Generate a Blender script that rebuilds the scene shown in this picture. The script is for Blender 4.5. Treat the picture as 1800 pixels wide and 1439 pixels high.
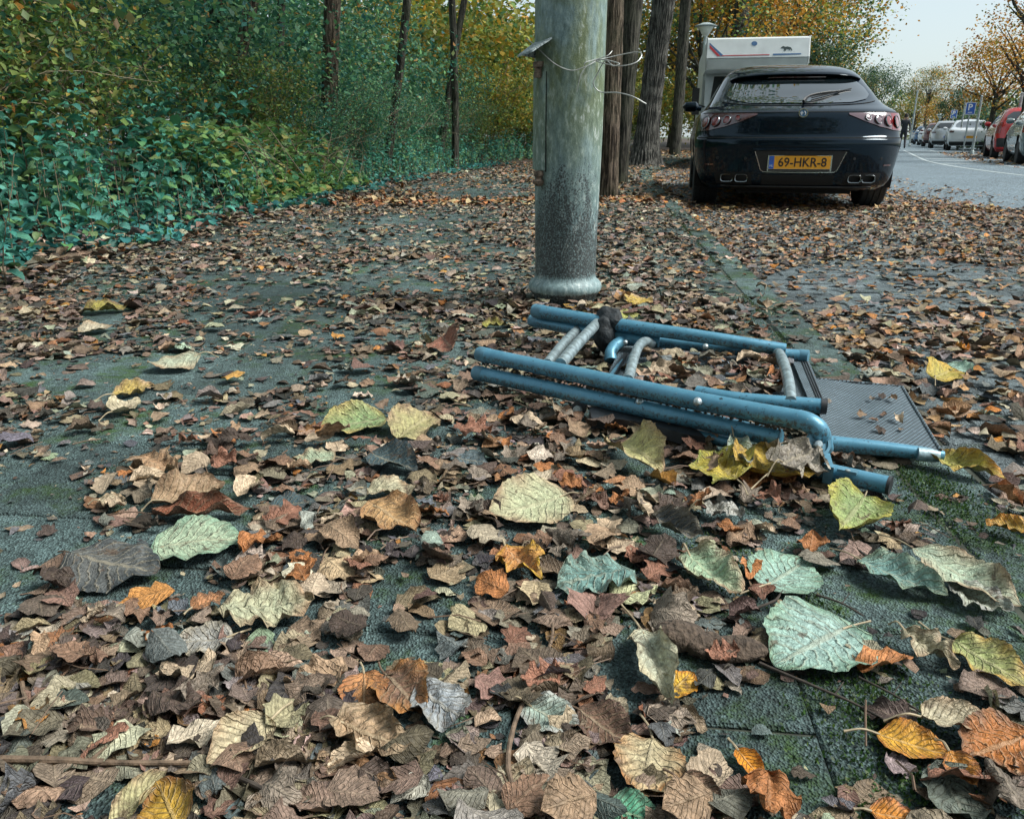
import bpy, bmesh, math, random
import numpy as np
from mathutils import Vector, Matrix

random.seed(7)
RNG = np.random.default_rng(7)
for o in list(bpy.data.objects):
    bpy.data.objects.remove(o)
scene = bpy.context.scene
COL = scene.collection

# ------------------------------------------------------------------ camera
CAM_H, FPX, CX, CY, HORIZON = 0.55, 1400.0, 900.0, 719.5, 240.0
PITCH = math.atan((CY - HORIZON) / FPX)
cam_data = bpy.data.cameras.new('camera')
cam = bpy.data.objects.new('camera', cam_data)
COL.objects.link(cam)
cam.location = (0, 0, CAM_H)
cam.rotation_euler = (math.pi / 2 - PITCH, 0, 0)
cam_data.sensor_width = 36.0
cam_data.lens = 36.0 * FPX / 1800.0
cam_data.clip_start, cam_data.clip_end = 0.02, 2000
scene.camera = cam

# ------------------------------------------------------------------ sky, sun, exposure
SUN_EL, SUN_AZ = math.radians(50), math.radians(96)      # azimuth from +Y towards +X
world = bpy.data.worlds.new('World')
scene.world = world
world.use_nodes = True
wn, wl = world.node_tree.nodes, world.node_tree.links
for n in list(wn):
    wn.remove(n)
sky = wn.new('ShaderNodeTexSky')
sky.sky_type = 'NISHITA'
sky.sun_disc = False
sky.sun_elevation = SUN_EL
sky.sun_rotation = SUN_AZ
sky.air_density, sky.dust_density, sky.ozone_density = 1.0, 2.2, 1.2
hsv = wn.new('ShaderNodeHueSaturation')
hsv.inputs['Saturation'].default_value = 1.0
wmix = wn.new('ShaderNodeMixRGB')
wmix.inputs[0].default_value = 0.72
wmix.inputs[2].default_value = (3.15, 3.65, 3.7, 1)
bg = wn.new('ShaderNodeBackground')
bg.inputs[1].default_value = 0.092
wo = wn.new('ShaderNodeOutputWorld')
wl.new(sky.outputs[0], hsv.inputs['Color'])
wl.new(hsv.outputs[0], wmix.inputs[1])
wl.new(wmix.outputs[0], bg.inputs[0])
wl.new(bg.outputs[0], wo.inputs[0])
sun_data = bpy.data.lights.new('sun', 'SUN')
sun_data.energy = 2.3
sun_data.angle = math.radians(26)
sun_data.color = (1.0, 0.975, 0.92)
sun = bpy.data.objects.new('sun', sun_data)
COL.objects.link(sun)
sun_dir = Vector((math.sin(SUN_AZ) * math.cos(SUN_EL), math.cos(SUN_AZ) * math.cos(SUN_EL), math.sin(SUN_EL)))
sun.rotation_euler = sun_dir.to_track_quat('Z', 'Y').to_euler()
sun.location = sun_dir * 60
vs = scene.view_settings
vs.view_transform, vs.look, vs.exposure, vs.gamma = 'Standard', 'None', 1.28, 1.0
vs.use_curve_mapping = False
scene.cycles.max_bounces = 4
scene.cycles.adaptive_threshold = 0.02
scene.cycles.diffuse_bounces = 2
scene.cycles.glossy_bounces = 3
scene.cycles.transmission_bounces = 3
scene.cycles.transparent_max_bounces = 4


# ------------------------------------------------------------------ geometry of the place
def ground(px, py, z=0.0):
    """the point at height z that the photograph shows at (px, py)"""
    a, b = (px - CX) / FPX, (CY - py) / FPX
    d = np.array([a, math.cos(PITCH) + b * math.sin(PITCH), -math.sin(PITCH) + b * math.cos(PITCH)])
    t = (z - CAM_H) / d[2]
    return Vector((d[0] * t, d[1] * t, z))


def at_depth(px, py, Y):
    a, b = (px - CX) / FPX, (CY - py) / FPX
    dy = math.cos(PITCH) + b * math.sin(PITCH)
    t = Y / dy
    return Vector((a * t, Y, CAM_H + t * (-math.sin(PITCH) + b * math.cos(PITCH))))


def project(P):
    P = np.asarray(P, dtype=float)
    x, y, z = P[..., 0], P[..., 1], P[..., 2] - CAM_H
    dep = y * math.cos(PITCH) - z * math.sin(PITCH)
    up = y * math.sin(PITCH) + z * math.cos(PITCH)
    dep = np.where(dep < 0.05, 0.05, dep)
    return CX + FPX * x / dep, CY - FPX * up / dep, dep


def kerb_x(Y):
    """x of the pavement's kerb edge at distance Y: straight, then bending to the right"""
    Y = np.asarray(Y, dtype=float)
    t = np.clip(Y - 10, 0, 14)
    return 0.874 + 0.11 * (Y - 1.925) + 0.0114 * t * t + 0.32 * np.clip(Y - 24, 0, None)


BAY_Z, ROAD_Z = -0.08, -0.08
BAY_W, ROAD_W, PATH_W = 2.65, 4.85, 3.2
HEAD = math.atan(0.11)                       # heading of the near street


# ------------------------------------------------------------------ helpers: objects
def link(o, parent=None):
    COL.objects.link(o)
    if parent is not None:
        o.parent = parent
    return o


def tag(o, label=None, cat=None, group=None, kind=None):
    if label: o['label'] = label
    if cat: o['category'] = cat
    if group: o['group'] = group
    if kind: o['kind'] = kind
    return o


def empty(name, loc=(0, 0, 0), rz=0.0, label=None, cat=None, group=None):
    o = bpy.data.objects.new(name, None)
    o.empty_display_size = 0.1
    link(o)
    o.location = loc
    o.rotation_euler = (0, 0, rz)
    return tag(o, label, cat, group)


def copy_tree(o, parent=None):
    c = o.copy()
    link(c)
    c.parent = parent
    for ch in list(o.children):
        copy_tree(ch, c)
    return c


class MB:
    """collects shapes into one mesh"""
    def __init__(self):
        self.v, self.f, self.m = [], [], []

    def add(self, vs, fs, mi=0):
        b = len(self.v)
        self.v += [tuple(p) for p in vs]
        self.f += [tuple(i + b for i in f) for f in fs]
        self.m += [mi] * len(fs)
        return self

    def box(self, c, s, rz=0.0, mi=0, M=None):
        vs = []
        for dx in (-.5, .5):
            for dy in (-.5, .5):
                for dz in (-.5, .5):
                    vs.append(Vector((dx * s[0], dy * s[1], dz * s[2])))
        R = M if M is not None else Matrix.Rotation(rz, 3, 'Z')
        vs = [R @ p + Vector(c) for p in vs]
        return self.add(vs, [(0, 1, 3, 2), (4, 6, 7, 5), (0, 4, 5, 1), (2, 3, 7, 6), (0, 2, 6, 4), (1, 5, 7, 3)], mi)

    def tube(self, pts, r, n=12, caps=True, mi=0, flat=1.0, up=None):
        pts = [Vector(p) for p in pts]
        rs = r if hasattr(r, '__len__') else [r] * len(pts)
        base = len(self.v)
        nrm = None
        for i, p in enumerate(pts):
            t = (pts[min(i + 1, len(pts) - 1)] - pts[max(i - 1, 0)])
            if t.length < 1e-9: t = Vector((0, 0, 1))
            t.normalize()
            if nrm is None:
                u = Vector(up) if up else (Vector((0, 0, 1)) if abs(t.z) < 0.9 else Vector((1, 0, 0)))
                nrm = (u - t * u.dot(t)).normalized()
            else:
                nrm = (nrm - t * nrm.dot(t)).normalized()
            bi = t.cross(nrm)
            for k in range(n):
                a = 2 * math.pi * k / n
                self.v.append(tuple(p + nrm * (math.cos(a) * rs[i]) + bi * (math.sin(a) * rs[i] * flat)))
        for i in range(len(pts) - 1):
            for k in range(n):
                a, b = base + i * n + k, base + i * n + (k + 1) % n
                self.f.append((a, b, b + n, a + n)); self.m.append(mi)
        if caps:
            self.f.append(tuple(base + k for k in reversed(range(n)))); self.m.append(mi)
            e = base + (len(pts) - 1) * n
            self.f.append(tuple(e + k for k in range(n))); self.m.append(mi)
        return self

    def lathe(self, prof, n=32, c=(0, 0, 0), axis=None, mi=0):
        """profile [(radius, height)] turned round z, or round an axis"""
        base = len(self.v)
        R = Vector(axis).to_track_quat('Z', 'Y').to_matrix() if axis is not None else Matrix.Identity(3)
        for (r, h) in prof:
            for k in range(n):
                a = 2 * math.pi * k / n
                self.v.append(tuple(R @ Vector((r * math.cos(a), r * math.sin(a), h)) + Vector(c)))
        for i in range(len(prof) - 1):
            for k in range(n):
                a, b = base + i * n + k, base + i * n + (k + 1) % n
                self.f.append((a, b, b + n, a + n)); self.m.append(mi)
        if prof[0][0] > 1e-6:
            self.f.append(tuple(base + k for k in reversed(range(n)))); self.m.append(mi)
        if prof[-1][0] > 1e-6:
            e = base + (len(prof) - 1) * n
            self.f.append(tuple(e + k for k in range(n))); self.m.append(mi)
        return self

    def prism(self, poly, d0, d1, axis='x', mi=0):
        """polygon extruded along an axis; poly gives the two other coordinates"""
        n = len(poly)
        def p3(a, b, d):
            return (d, a, b) if axis == 'x' else ((a, d, b) if axis == 'y' else (a, b, d))
        vs = [p3(a, b, d0) for a, b in poly] + [p3(a, b, d1) for a, b in poly]
        fs = [tuple(range(n)), tuple(range(2 * n - 1, n - 1, -1))]
        fs += [(i, i + n, (i + 1) % n + n, (i + 1) % n) for i in range(n)]
        return self.add(vs, fs, mi)

    def grid(self, P, mi=0, closed=False):
        P = np.asarray(P)
        a, b = P.shape[:2]
        fs = []
        for i in range(a - 1):
            for j in range(b if closed else b - 1):
                j2 = (j + 1) % b
                fs.append((i * b + j, i * b + j2, (i + 1) * b + j2, (i + 1) * b + j))
        return self.add(P.reshape(-1, 3).tolist(), fs, mi)

    def mesh(self, name, mats, smooth=False):
        me = bpy.data.meshes.new(name)
        me.from_pydata(self.v, [], self.f)
        for m in (mats if isinstance(mats, (list, tuple)) else [mats]):
            me.materials.append(m)
        me.polygons.foreach_set('material_index', self.m)
        bm = bmesh.new(); bm.from_mesh(me)
        bmesh.ops.recalc_face_normals(bm, faces=bm.faces)
        bm.to_mesh(me); bm.free()
        if smooth:
            me.polygons.foreach_set('use_smooth', [True] * len(me.polygons))
            try:
                me.set_sharp_from_angle(angle=math.radians(38 if smooth is True else smooth))
            except Exception:
                pass
        return me

    def build(self, name, mats, parent=None, smooth=False, loc=None):
        o = bpy.data.objects.new(name, self.mesh(name, mats, smooth))
        link(o, parent)
        if loc is not None: o.location = loc
        return o


def spline(pts, n=8):
    """Catmull-Rom through the points"""
    P = [Vector(p) for p in pts]
    P = [P[0] * 2 - P[1]] + P + [P[-1] * 2 - P[-2]]
    out = []
    for i in range(1, len(P) - 2):
        for k in range(n):
            t = k / n
            a, b, c, d = P[i - 1], P[i], P[i + 1], P[i + 2]
            out.append(0.5 * ((2 * b) + (c - a) * t + (2 * a - 5 * b + 4 * c - d) * t * t + (3 * b - a - 3 * c + d) * t ** 3))
    out.append(P[-2])
    return out


# ------------------------------------------------------------------ helpers: materials
def new_mat(name):
    m = bpy.data.materials.new(name)
    m.use_nodes = True
    nt = m.node_tree
    b = nt.nodes['Principled BSDF']
    return m, nt.nodes, nt.links, b


def simple(name, col, rough=0.5, metal=0.0, spec=0.5, coat=0.0, noise=0.0, scale=20, bump=0.0, emit=None, estr=0.0):
    m, N, L, b = new_mat(name)
    b.inputs['Base Color'].default_value = (*col, 1)
    b.inputs['Roughness'].default_value = rough
    b.inputs['Metallic'].default_value = metal
    b.inputs['Specular IOR Level'].default_value = spec
    b.inputs['Coat Weight'].default_value = coat
    b.inputs['Coat Roughness'].default_value = 0.015
    if noise or bump:
        tc = N.new('ShaderNodeTexCoord')
        nz = N.new('ShaderNodeTexNoise'); nz.inputs['Scale'].default_value = scale; nz.inputs['Detail'].default_value = 6
        L.new(tc.outputs['Object'], nz.inputs['Vector'])
        if noise:
            rp = N.new('ShaderNodeValToRGB')
            rp.color_ramp.elements[0].position, rp.color_ramp.elements[1].position = 0.3, 0.72
            rp.color_ramp.elements[0].color = (*[c * (1 - noise) for c in col], 1)
            rp.color_ramp.elements[1].color = (*[min(1, c * (1 + noise)) for c in col], 1)
            L.new(nz.outputs['Fac'], rp.inputs[0]); L.new(rp.outputs[0], b.inputs['Base Color'])
        if bump:
            bp = N.new('ShaderNodeBump'); bp.inputs['Strength'].default_value = bump; bp.inputs['Distance'].default_value = 0.01
            L.new(nz.outputs['Fac'], bp.inputs['Height']); L.new(bp.outputs[0], b.inputs['Normal'])
    if emit:
        b.inputs['Emission Color'].default_value = (*emit, 1)
        b.inputs['Emission Strength'].default_value = estr
    return m


def nnoise(N, L, vec, scale, detail=5, rough=0.6, dist=0.0):
    n = N.new('ShaderNodeTexNoise')
    n.inputs['Scale'].default_value = scale; n.inputs['Detail'].default_value = detail
    n.inputs['Roughness'].default_value = rough; n.inputs['Distortion'].default_value = dist
    if vec is not None: L.new(vec, n.inputs['Vector'])
    return n


def nramp(N, L, fac, stops):
    r = N.new('ShaderNodeValToRGB')
    e = r.color_ramp.elements
    while len(e) < len(stops): e.new(0.5)
    for i, (p, c) in enumerate(stops):
        e[i].position = p
        e[i].color = (c, c, c, 1) if not hasattr(c, '__len__') else (*c, 1)
    L.new(fac, r.inputs[0])
    return r


def nmath(N, L, op, a, b=None, clamp=False):
    m = N.new('ShaderNodeMath'); m.operation = op; m.use_clamp = clamp
    for i, x in enumerate((a, b)):
        if x is None: continue
        if isinstance(x, (int, float)): m.inputs[i].default_value = x
        else: L.new(x, m.inputs[i])
    return m.outputs[0]


def nmix(N, L, fac, a, b, mode='MIX'):
    m = N.new('ShaderNodeMixRGB'); m.blend_type = mode
    for i, x in enumerate((fac, a, b)):
        if isinstance(x, (int, float)): m.inputs[i].default_value = x
        elif isinstance(x, tuple): m.inputs[i].default_value = (*x, 1)
        else: L.new(x, m.inputs[i])
    return m.outputs[0]


def nbump(N, L, b, height, strength=0.5, dist=0.01):
    bp = N.new('ShaderNodeBump'); bp.inputs['Strength'].default_value = strength; bp.inputs['Distance'].default_value = dist
    L.new(height, bp.inputs['Height']); L.new(bp.outputs[0], b.inputs['Normal'])
    return bp


def mat_leaf(name, vein=(0.5), translucent=0.0, rough=0.6, mott=1.0, spec=0.3, bump=0.8, rot=0.0, crease=0.0):
    """leaf: own colour per leaf, veins along the leaf's own coordinates, mottling and brown spots"""
    m, N, L, b = new_mat(name)
    ca = N.new('ShaderNodeAttribute'); ca.attribute_name = 'leaf_colour'
    ua = N.new('ShaderNodeAttribute'); ua.attribute_name = 'leaf_uv'
    sp = N.new('ShaderNodeSeparateXYZ'); L.new(ua.outputs['Vector'], sp.inputs[0])
    u, v = sp.outputs[0], sp.outputs[1]
    av = nmath(N, L, 'ABSOLUTE', v)
    rib = nramp(N, L, av, [(0.0, 1.0), (0.045, 0.9), (0.085, 0.0)]).outputs[0]
    s1 = nmath(N, L, 'MULTIPLY', av, 0.30)
    geo = N.new('ShaderNodeNewGeometry')
    wob = nnoise(N, L, geo.outputs['Position'], 45, 3, 0.6)
    s2 = nmath(N, L, 'ADD', nmath(N, L, 'SUBTRACT', u, s1), nmath(N, L, 'MULTIPLY', wob.outputs['Fac'], 0.17))
    s3 = nmath(N, L, 'MULTIPLY', s2, 9.0)
    s4 = nmath(N, L, 'FRACT', s3)
    s5 = nmath(N, L, 'ABSOLUTE', nmath(N, L, 'SUBTRACT', s4, 0.5))
    side = nramp(N, L, s5, [(0.0, 1.0), (0.07, 0.55), (0.17, 0.0)]).outputs[0]
    veins = nmath(N, L, 'MAXIMUM', rib, side)
    n1 = nnoise(N, L, geo.outputs['Position'], 70, 6, 0.7)
    n2 = nnoise(N, L, geo.outputs['Position'], 260, 4, 0.7)
    mot = nramp(N, L, n1.outputs['Fac'], [(0.30, 0.42), (0.5, 1.0), (0.70, 1.5)]).outputs[0]
    fine = nramp(N, L, n2.outputs['Fac'], [(0.32, 0.5), (0.66, 1.35)]).outputs[0]
    c = nmix(N, L, 0.85 * mott, ca.outputs['Color'], mot, 'MULTIPLY')
    c = nmix(N, L, 0.8 * mott, c, fine, 'MULTIPLY')
    vc = nmix(N, L, 0.55, ca.outputs['Color'], (0.42, 0.36, 0.24))
    c = nmix(N, L, nmath(N, L, 'MULTIPLY', veins, vein), c, vc)
    if rot:
        rn = nnoise(N, L, geo.outputs['Position'], 38, 5, 0.7, 0.5)
        c = nmix(N, L, nramp(N, L, rn.outputs['Fac'], [(0.59, 0.0), (0.65, rot)]).outputs[0], c, (0.085, 0.055, 0.035))
    L.new(c, b.inputs['Base Color'])
    b.inputs['Roughness'].default_value = rough
    b.inputs['Specular IOR Level'].default_value = spec
    hgt = nmath(N, L, 'SUBTRACT', nmath(N, L, 'MULTIPLY', n1.outputs['Fac'], 0.5), nmath(N, L, 'MULTIPLY', veins, 0.6))
    cr = nnoise(N, L, geo.outputs['Position'], 75, 3, 0.55, 1.2)
    ridge = nramp(N, L, nmath(N, L, 'ABSOLUTE', nmath(N, L, 'SUBTRACT', cr.outputs['Fac'], 0.5)), [(0.0, 1.0), (0.035, 0.45), (0.12, 0.0)]).outputs[0]
    hgt = nmath(N, L, 'ADD', hgt, nmath(N, L, 'MULTIPLY', ridge, crease))
    nbump(N, L, b, hgt, bump, 0.004)
    if translucent > 0:
        out = N['Material Output']
        tr = N.new('ShaderNodeBsdfTranslucent')
        L.new(nmix(N, L, 0.35, c, (0.35, 0.40, 0.05), 'SCREEN') if False else c, tr.inputs[0])
        mx = N.new('ShaderNodeMixShader'); mx.inputs[0].default_value = translucent
        L.new(b.outputs[0], mx.inputs[1]); L.new(tr.outputs[0], mx.inputs[2])
        L.new(mx.outputs[0], out.inputs[0])
    return m


def mat_foliage(name, translucent=0.3, rough=0.55):
    """leaves some metres away: own colour per leaf only"""
    m, N, L, b = new_mat(name)
    ca = N.new('ShaderNodeAttribute'); ca.attribute_name = 'leaf_colour'
    L.new(ca.outputs['Color'], b.inputs['Base Color'])
    b.inputs['Roughness'].default_value = rough
    b.inputs['Specular IOR Level'].default_value = 0.35
    out = N['Material Output']
    tr = N.new('ShaderNodeBsdfTranslucent'); L.new(ca.outputs['Color'], tr.inputs[0])
    mx = N.new('ShaderNodeMixShader'); mx.inputs[0].default_value = translucent
    L.new(b.outputs[0], mx.inputs[1]); L.new(tr.outputs[0], mx.inputs[2]); L.new(mx.outputs[0], out.inputs[0])
    return m


M_LITTER = mat_leaf('dead_leaf', vein=0.18, rough=0.6, bump=0.7, crease=0.5)
M_FRESH = mat_leaf('fallen_leaf', vein=0.6, rough=0.52, mott=1.0, bump=0.8, rot=0.75, crease=0.35)
M_NETTLE = mat_leaf('nettle_leaf', vein=0.35, translucent=0.22, rough=0.45, mott=0.5)
M_FOL = mat_foliage('foliage')


# ------------------------------------------------------------------ leaves (vectorised)
def leaf_width(kind, u):
    if kind == 'heart': w = 0.49 * np.sin(np.pi * np.clip(u, 0, 1) ** 0.74) ** 0.62 * (1 - 0.30 * np.clip(u - 0.72, 0, 1) / 0.28)
    elif kind == 'oval': w = 0.34 * np.sin(np.pi * u ** 0.85) ** 0.8
    elif kind == 'lobed': w = 0.46 * np.sin(np.pi * u ** 0.7) ** 0.7 * (0.78 + 0.22 * np.cos(2 * np.pi * (u * 3.1 - 0.12)))
    elif kind == 'lance': w = 0.20 * np.sin(np.pi * u ** 0.75) ** 0.9
    else: w = 0.30 * np.sin(np.pi * u) ** 0.6
    return np.maximum(w, 0.006)


def leaves(kind, pos, yaw, size, col, edge=None, nu=7, nv=5, kx=0.0, ky=0.0, fold=0.0, crinkle=0.0, tilt=0.0, roll=0.0,
           serr=0.0, wid=1.0, settle=True, rng=None, twist=0.0, ragged=0.0):
    """arrays of vertices, faces, colours and leaf coordinates for many leaves.
    stem end at u=0, tip at u=1, midrib on v=0; kx, ky curl along and across, in radians over the leaf"""
    rng = rng or RNG
    pos = np.atleast_2d(np.asarray(pos, float)); n = len(pos)
    A = lambda x: np.broadcast_to(np.asarray(x, float), (n,)).astype(float).reshape(n, 1)
    yaw, size, kx, ky, fold, crinkle, tilt, roll, wid, twist = map(A, (yaw, size, kx, ky, fold, crinkle, tilt, roll, wid, twist))
    u = np.linspace(0, 1, nu); v = np.linspace(-1, 1, nv)
    U, V = np.meshgrid(u, v, indexing='ij'); U, V = U.ravel()[None], V.ravel()[None]
    W = leaf_width(kind, U)
    if serr: W = W * (1 + serr * ((np.arange(nu) % 2) - 0.5).repeat(nv)[None])
    if ragged:
        pr = rng.uniform(0, 6.28, (n, 3)); sd = np.sign(V)
        W = W * (1 + ragged * (np.sin(U * 9 + pr[:, :1] + sd * 2) + 0.8 * np.sin(U * 19 + pr[:, 1:2] - sd * 3) + 0.6 * np.sin(U * 31 + pr[:, 2:3] + sd)) * np.abs(V))
    x = (U - 0.5) + np.zeros((n, 1)); y = V * W * wid
    if kind == 'heart':                       # the two lobes reach back past the stem
        x = x - 0.10 * np.abs(V) ** 1.5 * np.clip(1 - U * 3.2, 0, 1)
    ph = rng.uniform(0, 6.28, (n, 4)); fr = rng.uniform(5, 13, (n, 4))
    z = fold * np.abs(y)
    z = z + crinkle * 0.28 * np.sin(fr[:, 1:2] * 3.3 * x + fr[:, :1] * 2.1 * y + ph[:, :1]) + crinkle * 0.22 * np.sin(fr[:, 2:3] * 4.1 * y - fr[:, 3:4] * 2.7 * x + ph[:, 1:2])
    z = z + crinkle * (np.sin(fr[:, :1] * x + ph[:, :1] + 4 * y) * 0.5 * (0.3 + np.abs(V)) + np.sin(fr[:, 1:2] * 1.7 * y + ph[:, 1:2] + 3 * x) * 0.5
                       + np.sin(fr[:, 2:3] * 1.8 * x + ph[:, 2:3]) * np.abs(V) ** 2 * 0.9)
    x = x + crinkle * 0.5 * np.sin(fr[:, 3:4] * y * 1.5 + ph[:, 3:4]) * np.abs(V)
    def curl(a, z, k, span):
        kk = np.where(np.abs(k) < 1e-3, 1e-3, k) / span
        th = kk * a
        return np.sin(th) / kk - z * np.sin(th), (1 - np.cos(th)) / kk + z * np.cos(th)
    y, z = curl(y, z, ky * (0.75 + 0.5 * U), 0.8)
    x, z = curl(x, z, kx, 1.0)
    tw = twist * (U - 0.4)
    y, z = y * np.cos(tw) - z * np.sin(tw), y * np.sin(tw) + z * np.cos(tw)
    y, z = y * np.cos(roll) - z * np.sin(roll), y * np.sin(roll) + z * np.cos(roll)
    x, z = x * np.cos(tilt) - z * np.sin(tilt), x * np.sin(tilt) + z * np.cos(tilt)
    x, y = x * np.cos(yaw) - y * np.sin(yaw), x * np.sin(yaw) + y * np.cos(yaw)
    if settle: z = z - z.min(axis=1, keepdims=True)
    P = np.stack([x, y, z], -1) * size[:, :, None] + pos[:, None, :]
    col = np.broadcast_to(np.asarray(col, float), (n, 3)); C = np.repeat(col[:, None, :], nu * nv, 1)
    if edge is not None:
        edge = np.broadcast_to(np.asarray(edge, float), (n, 3))
        f = np.clip(np.abs(V) ** 2 * 0.75 + np.clip(U - 0.55, 0, 1) * 1.0 + 0.25 * np.sin(fr[:, :1] * 2 * U + ph[:, 3:4]) * np.abs(V), 0, 1)[:, :, None]
        C = C * (1 - f) + edge[:, None, :] * f
    Q = np.array([(i * nv + j, i * nv + j + 1, (i + 1) * nv + j + 1, (i + 1) * nv + j) for i in range(nu - 1) for j in range(nv - 1)])
    F = (Q[None] + (np.arange(n) * nu * nv)[:, None, None]).reshape(-1, 4)
    UV = np.zeros((n, nu * nv, 3)); UV[:, :, 0] = U; UV[:, :, 1] = V
    return P.reshape(-1, 3), F, C.reshape(-1, 3), UV.reshape(-1, 3)


def leaf_mesh(name, batches, mat, smooth=True):
    Vs, Fs, Cs, Us, off = [], [], [], [], 0
    for (P, F, C, UV) in batches:
        if len(P) == 0: continue
        Vs.append(P); Fs.append(F + off); Cs.append(C); Us.append(UV); off += len(P)
    P, F, C, UV = np.concatenate(Vs), np.concatenate(Fs), np.concatenate(Cs), np.concatenate(Us)
    me = bpy.data.meshes.new(name)
    me.vertices.add(len(P)); me.vertices.foreach_set('co', P.astype(np.float32).ravel())
    me.loops.add(F.size); me.loops.foreach_set('vertex_index', F.astype(np.int32).ravel())
    me.polygons.add(len(F))
    me.polygons.foreach_set('loop_start', np.arange(0, F.size, 4, dtype=np.int32))
    me.polygons.foreach_set('loop_total', np.full(len(F), 4, dtype=np.int32))
    me.update(calc_edges=True)
    ca = me.attributes.new('leaf_colour', 'FLOAT_COLOR', 'POINT')
    ca.data.foreach_set('color', np.concatenate([C, np.ones((len(C), 1))], 1).astype(np.float32).ravel())
    ua = me.attributes.new('leaf_uv', 'FLOAT_VECTOR', 'POINT')
    ua.data.foreach_set('vector', UV.astype(np.float32).ravel())
    me.polygons.foreach_set('use_smooth', np.full(len(F), smooth))
    me.materials.append(mat)
    me.validate()
    return me


def leaf_obj(name, batches, mat, parent=None, smooth=True):
    o = bpy.data.objects.new(name, leaf_mesh(name, batches, mat, smooth))
    return link(o, parent)


def pick(pal, n, rng=None, jit=0.18):
    """n colours out of [(weight, (r,g,b))]"""
    rng = rng or RNG
    w = np.array([p[0] for p in pal], float); c = np.array([p[1] for p in pal], float)
    C = c[rng.choice(len(pal), n, p=w / w.sum())]
    return np.clip(C * rng.uniform(1 - jit, 1 + jit, (n, 1)) * rng.uniform(1 - jit * 0.4, 1 + jit * 0.4, (n, 3)), 0, 1)
# ================================================================== the setting: ground, path, bay, road
def mat_concrete(name, base, dark, moss=0.0, speck=1.0):
    m, N, L, b = new_mat(name)
    geo = N.new('ShaderNodeNewGeometry'); P = geo.outputs['Position']
    big = nnoise(N, L, P, 3.5, 6, 0.65)
    mid = nnoise(N, L, P, 28, 6, 0.7)
    grit = nnoise(N, L, P, 420, 3, 0.8)
    vor = N.new('ShaderNodeTexVoronoi'); vor.inputs['Scale'].default_value = 330; L.new(P, vor.inputs['Vector'])
    c = nmix(N, L, nramp(N, L, big.outputs['Fac'], [(0.3, 0.0), (0.7, 1.0)]).outputs[0], dark, base)
    c = nmix(N, L, 0.75, c, nramp(N, L, mid.outputs['Fac'], [(0.25, 0.5), (0.75, 1.35)]).outputs[0], 'MULTIPLY')
    c = nmix(N, L, 0.9 * speck, c, nramp(N, L, vor.outputs['Color'], [(0.1, 0.35), (0.5, 0.95), (0.93, 1.9)]).outputs[0], 'MULTIPLY')
    if moss > 0:
        mn = nnoise(N, L, P, 5.5, 7, 0.75)
        mm = nramp(N, L, mn.outputs['Fac'], [(0.56 - 0.1 * moss, 0.0), (0.66 - 0.1 * moss, 1.0)]).outputs[0]
        mg = nramp(N, L, grit.outputs['Fac'], [(0.35, (0.012, 0.03, 0.008)), (0.7, (0.07, 0.15, 0.02))]).outputs[0]
        c = nmix(N, L, nmath(N, L, 'MULTIPLY', mm, nramp(N, L, mid.outputs['Fac'], [(0.35, 0.0), (0.6, 0.9)]).outputs[0]), c, mg)
    oi = N.new('ShaderNodeObjectInfo')
    c = nmix(N, L, 1.0, c, nramp(N, L, oi.outputs['Random'], [(0.0, 0.72), (1.0, 1.22)]).outputs[0], 'MULTIPLY')
    st = nnoise(N, L, P, 1.7, 8, 0.75, 0.8)
    c = nmix(N, L, 0.8, c, nramp(N, L, st.outputs['Fac'], [(0.36, 0.55), (0.5, 1.0), (0.66, 1.12)]).outputs[0], 'MULTIPLY')
    L.new(c, b.inputs['Base Color'])
    b.inputs['Roughness'].default_value = 0.85
    b.inputs['Specular IOR Level'].default_value = 0.25
    h = nmath(N, L, 'ADD', nmath(N, L, 'MULTIPLY', vor.outputs['Distance'], 0.8), nmath(N, L, 'MULTIPLY', mid.outputs['Fac'], 0.6))
    nbump(N, L, b, h, 0.9, 0.006)
    return m


M_TILE = mat_concrete('pavement_concrete', (0.115, 0.172, 0.170), (0.052, 0.085, 0.086), moss=0.6)
M_KERB = mat_concrete('kerb_concrete', (0.125, 0.190, 0.185), (0.060, 0.092, 0.092), moss=0.9)
M_BRICK = mat_concrete('paving_brick', (0.18, 0.225, 0.24), (0.10, 0.13, 0.14), moss=0.05)
M_JOINT = simple('joint_sand_and_moss', (0.040, 0.048, 0.036), 0.95, noise=0.6, scale=40)
M_SOIL = simple('woodland_soil', (0.045, 0.032, 0.022), 0.95, noise=0.6, scale=9, bump=0.8)
M_GROUND = simple('grassy_ground', (0.06, 0.075, 0.035), 0.95, noise=0.5, scale=2)
M_PAINT = simple('road_paint', (0.36, 0.42, 0.43), 0.7, noise=0.35, scale=14)


def mat_asphalt():
    m, N, L, b = new_mat('asphalt')
    geo = N.new('ShaderNodeNewGeometry'); P = geo.outputs['Position']
    vor = N.new('ShaderNodeTexVoronoi'); vor.inputs['Scale'].default_value = 55; L.new(P, vor.inputs['Vector'])
    big = nnoise(N, L, P, 0.9, 5, 0.6)
    c = nramp(N, L, vor.outputs['Color'], [(0.05, (0.034, 0.05, 0.06)), (0.55, (0.10, 0.142, 0.168)), (0.95, (0.28, 0.37, 0.42))]).outputs[0]
    c = nmix(N, L, 0.8, c, nramp(N, L, big.outputs['Fac'], [(0.3, 0.75), (0.7, 1.2)]).outputs[0], 'MULTIPLY')
    L.new(c, b.inputs['Base Color']); b.inputs['Roughness'].default_value = 0.6
    nbump(N, L, b, vor.outputs['Distance'], 0.7, 0.01)
    return m


M_ASPHALT = mat_asphalt()


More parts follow.
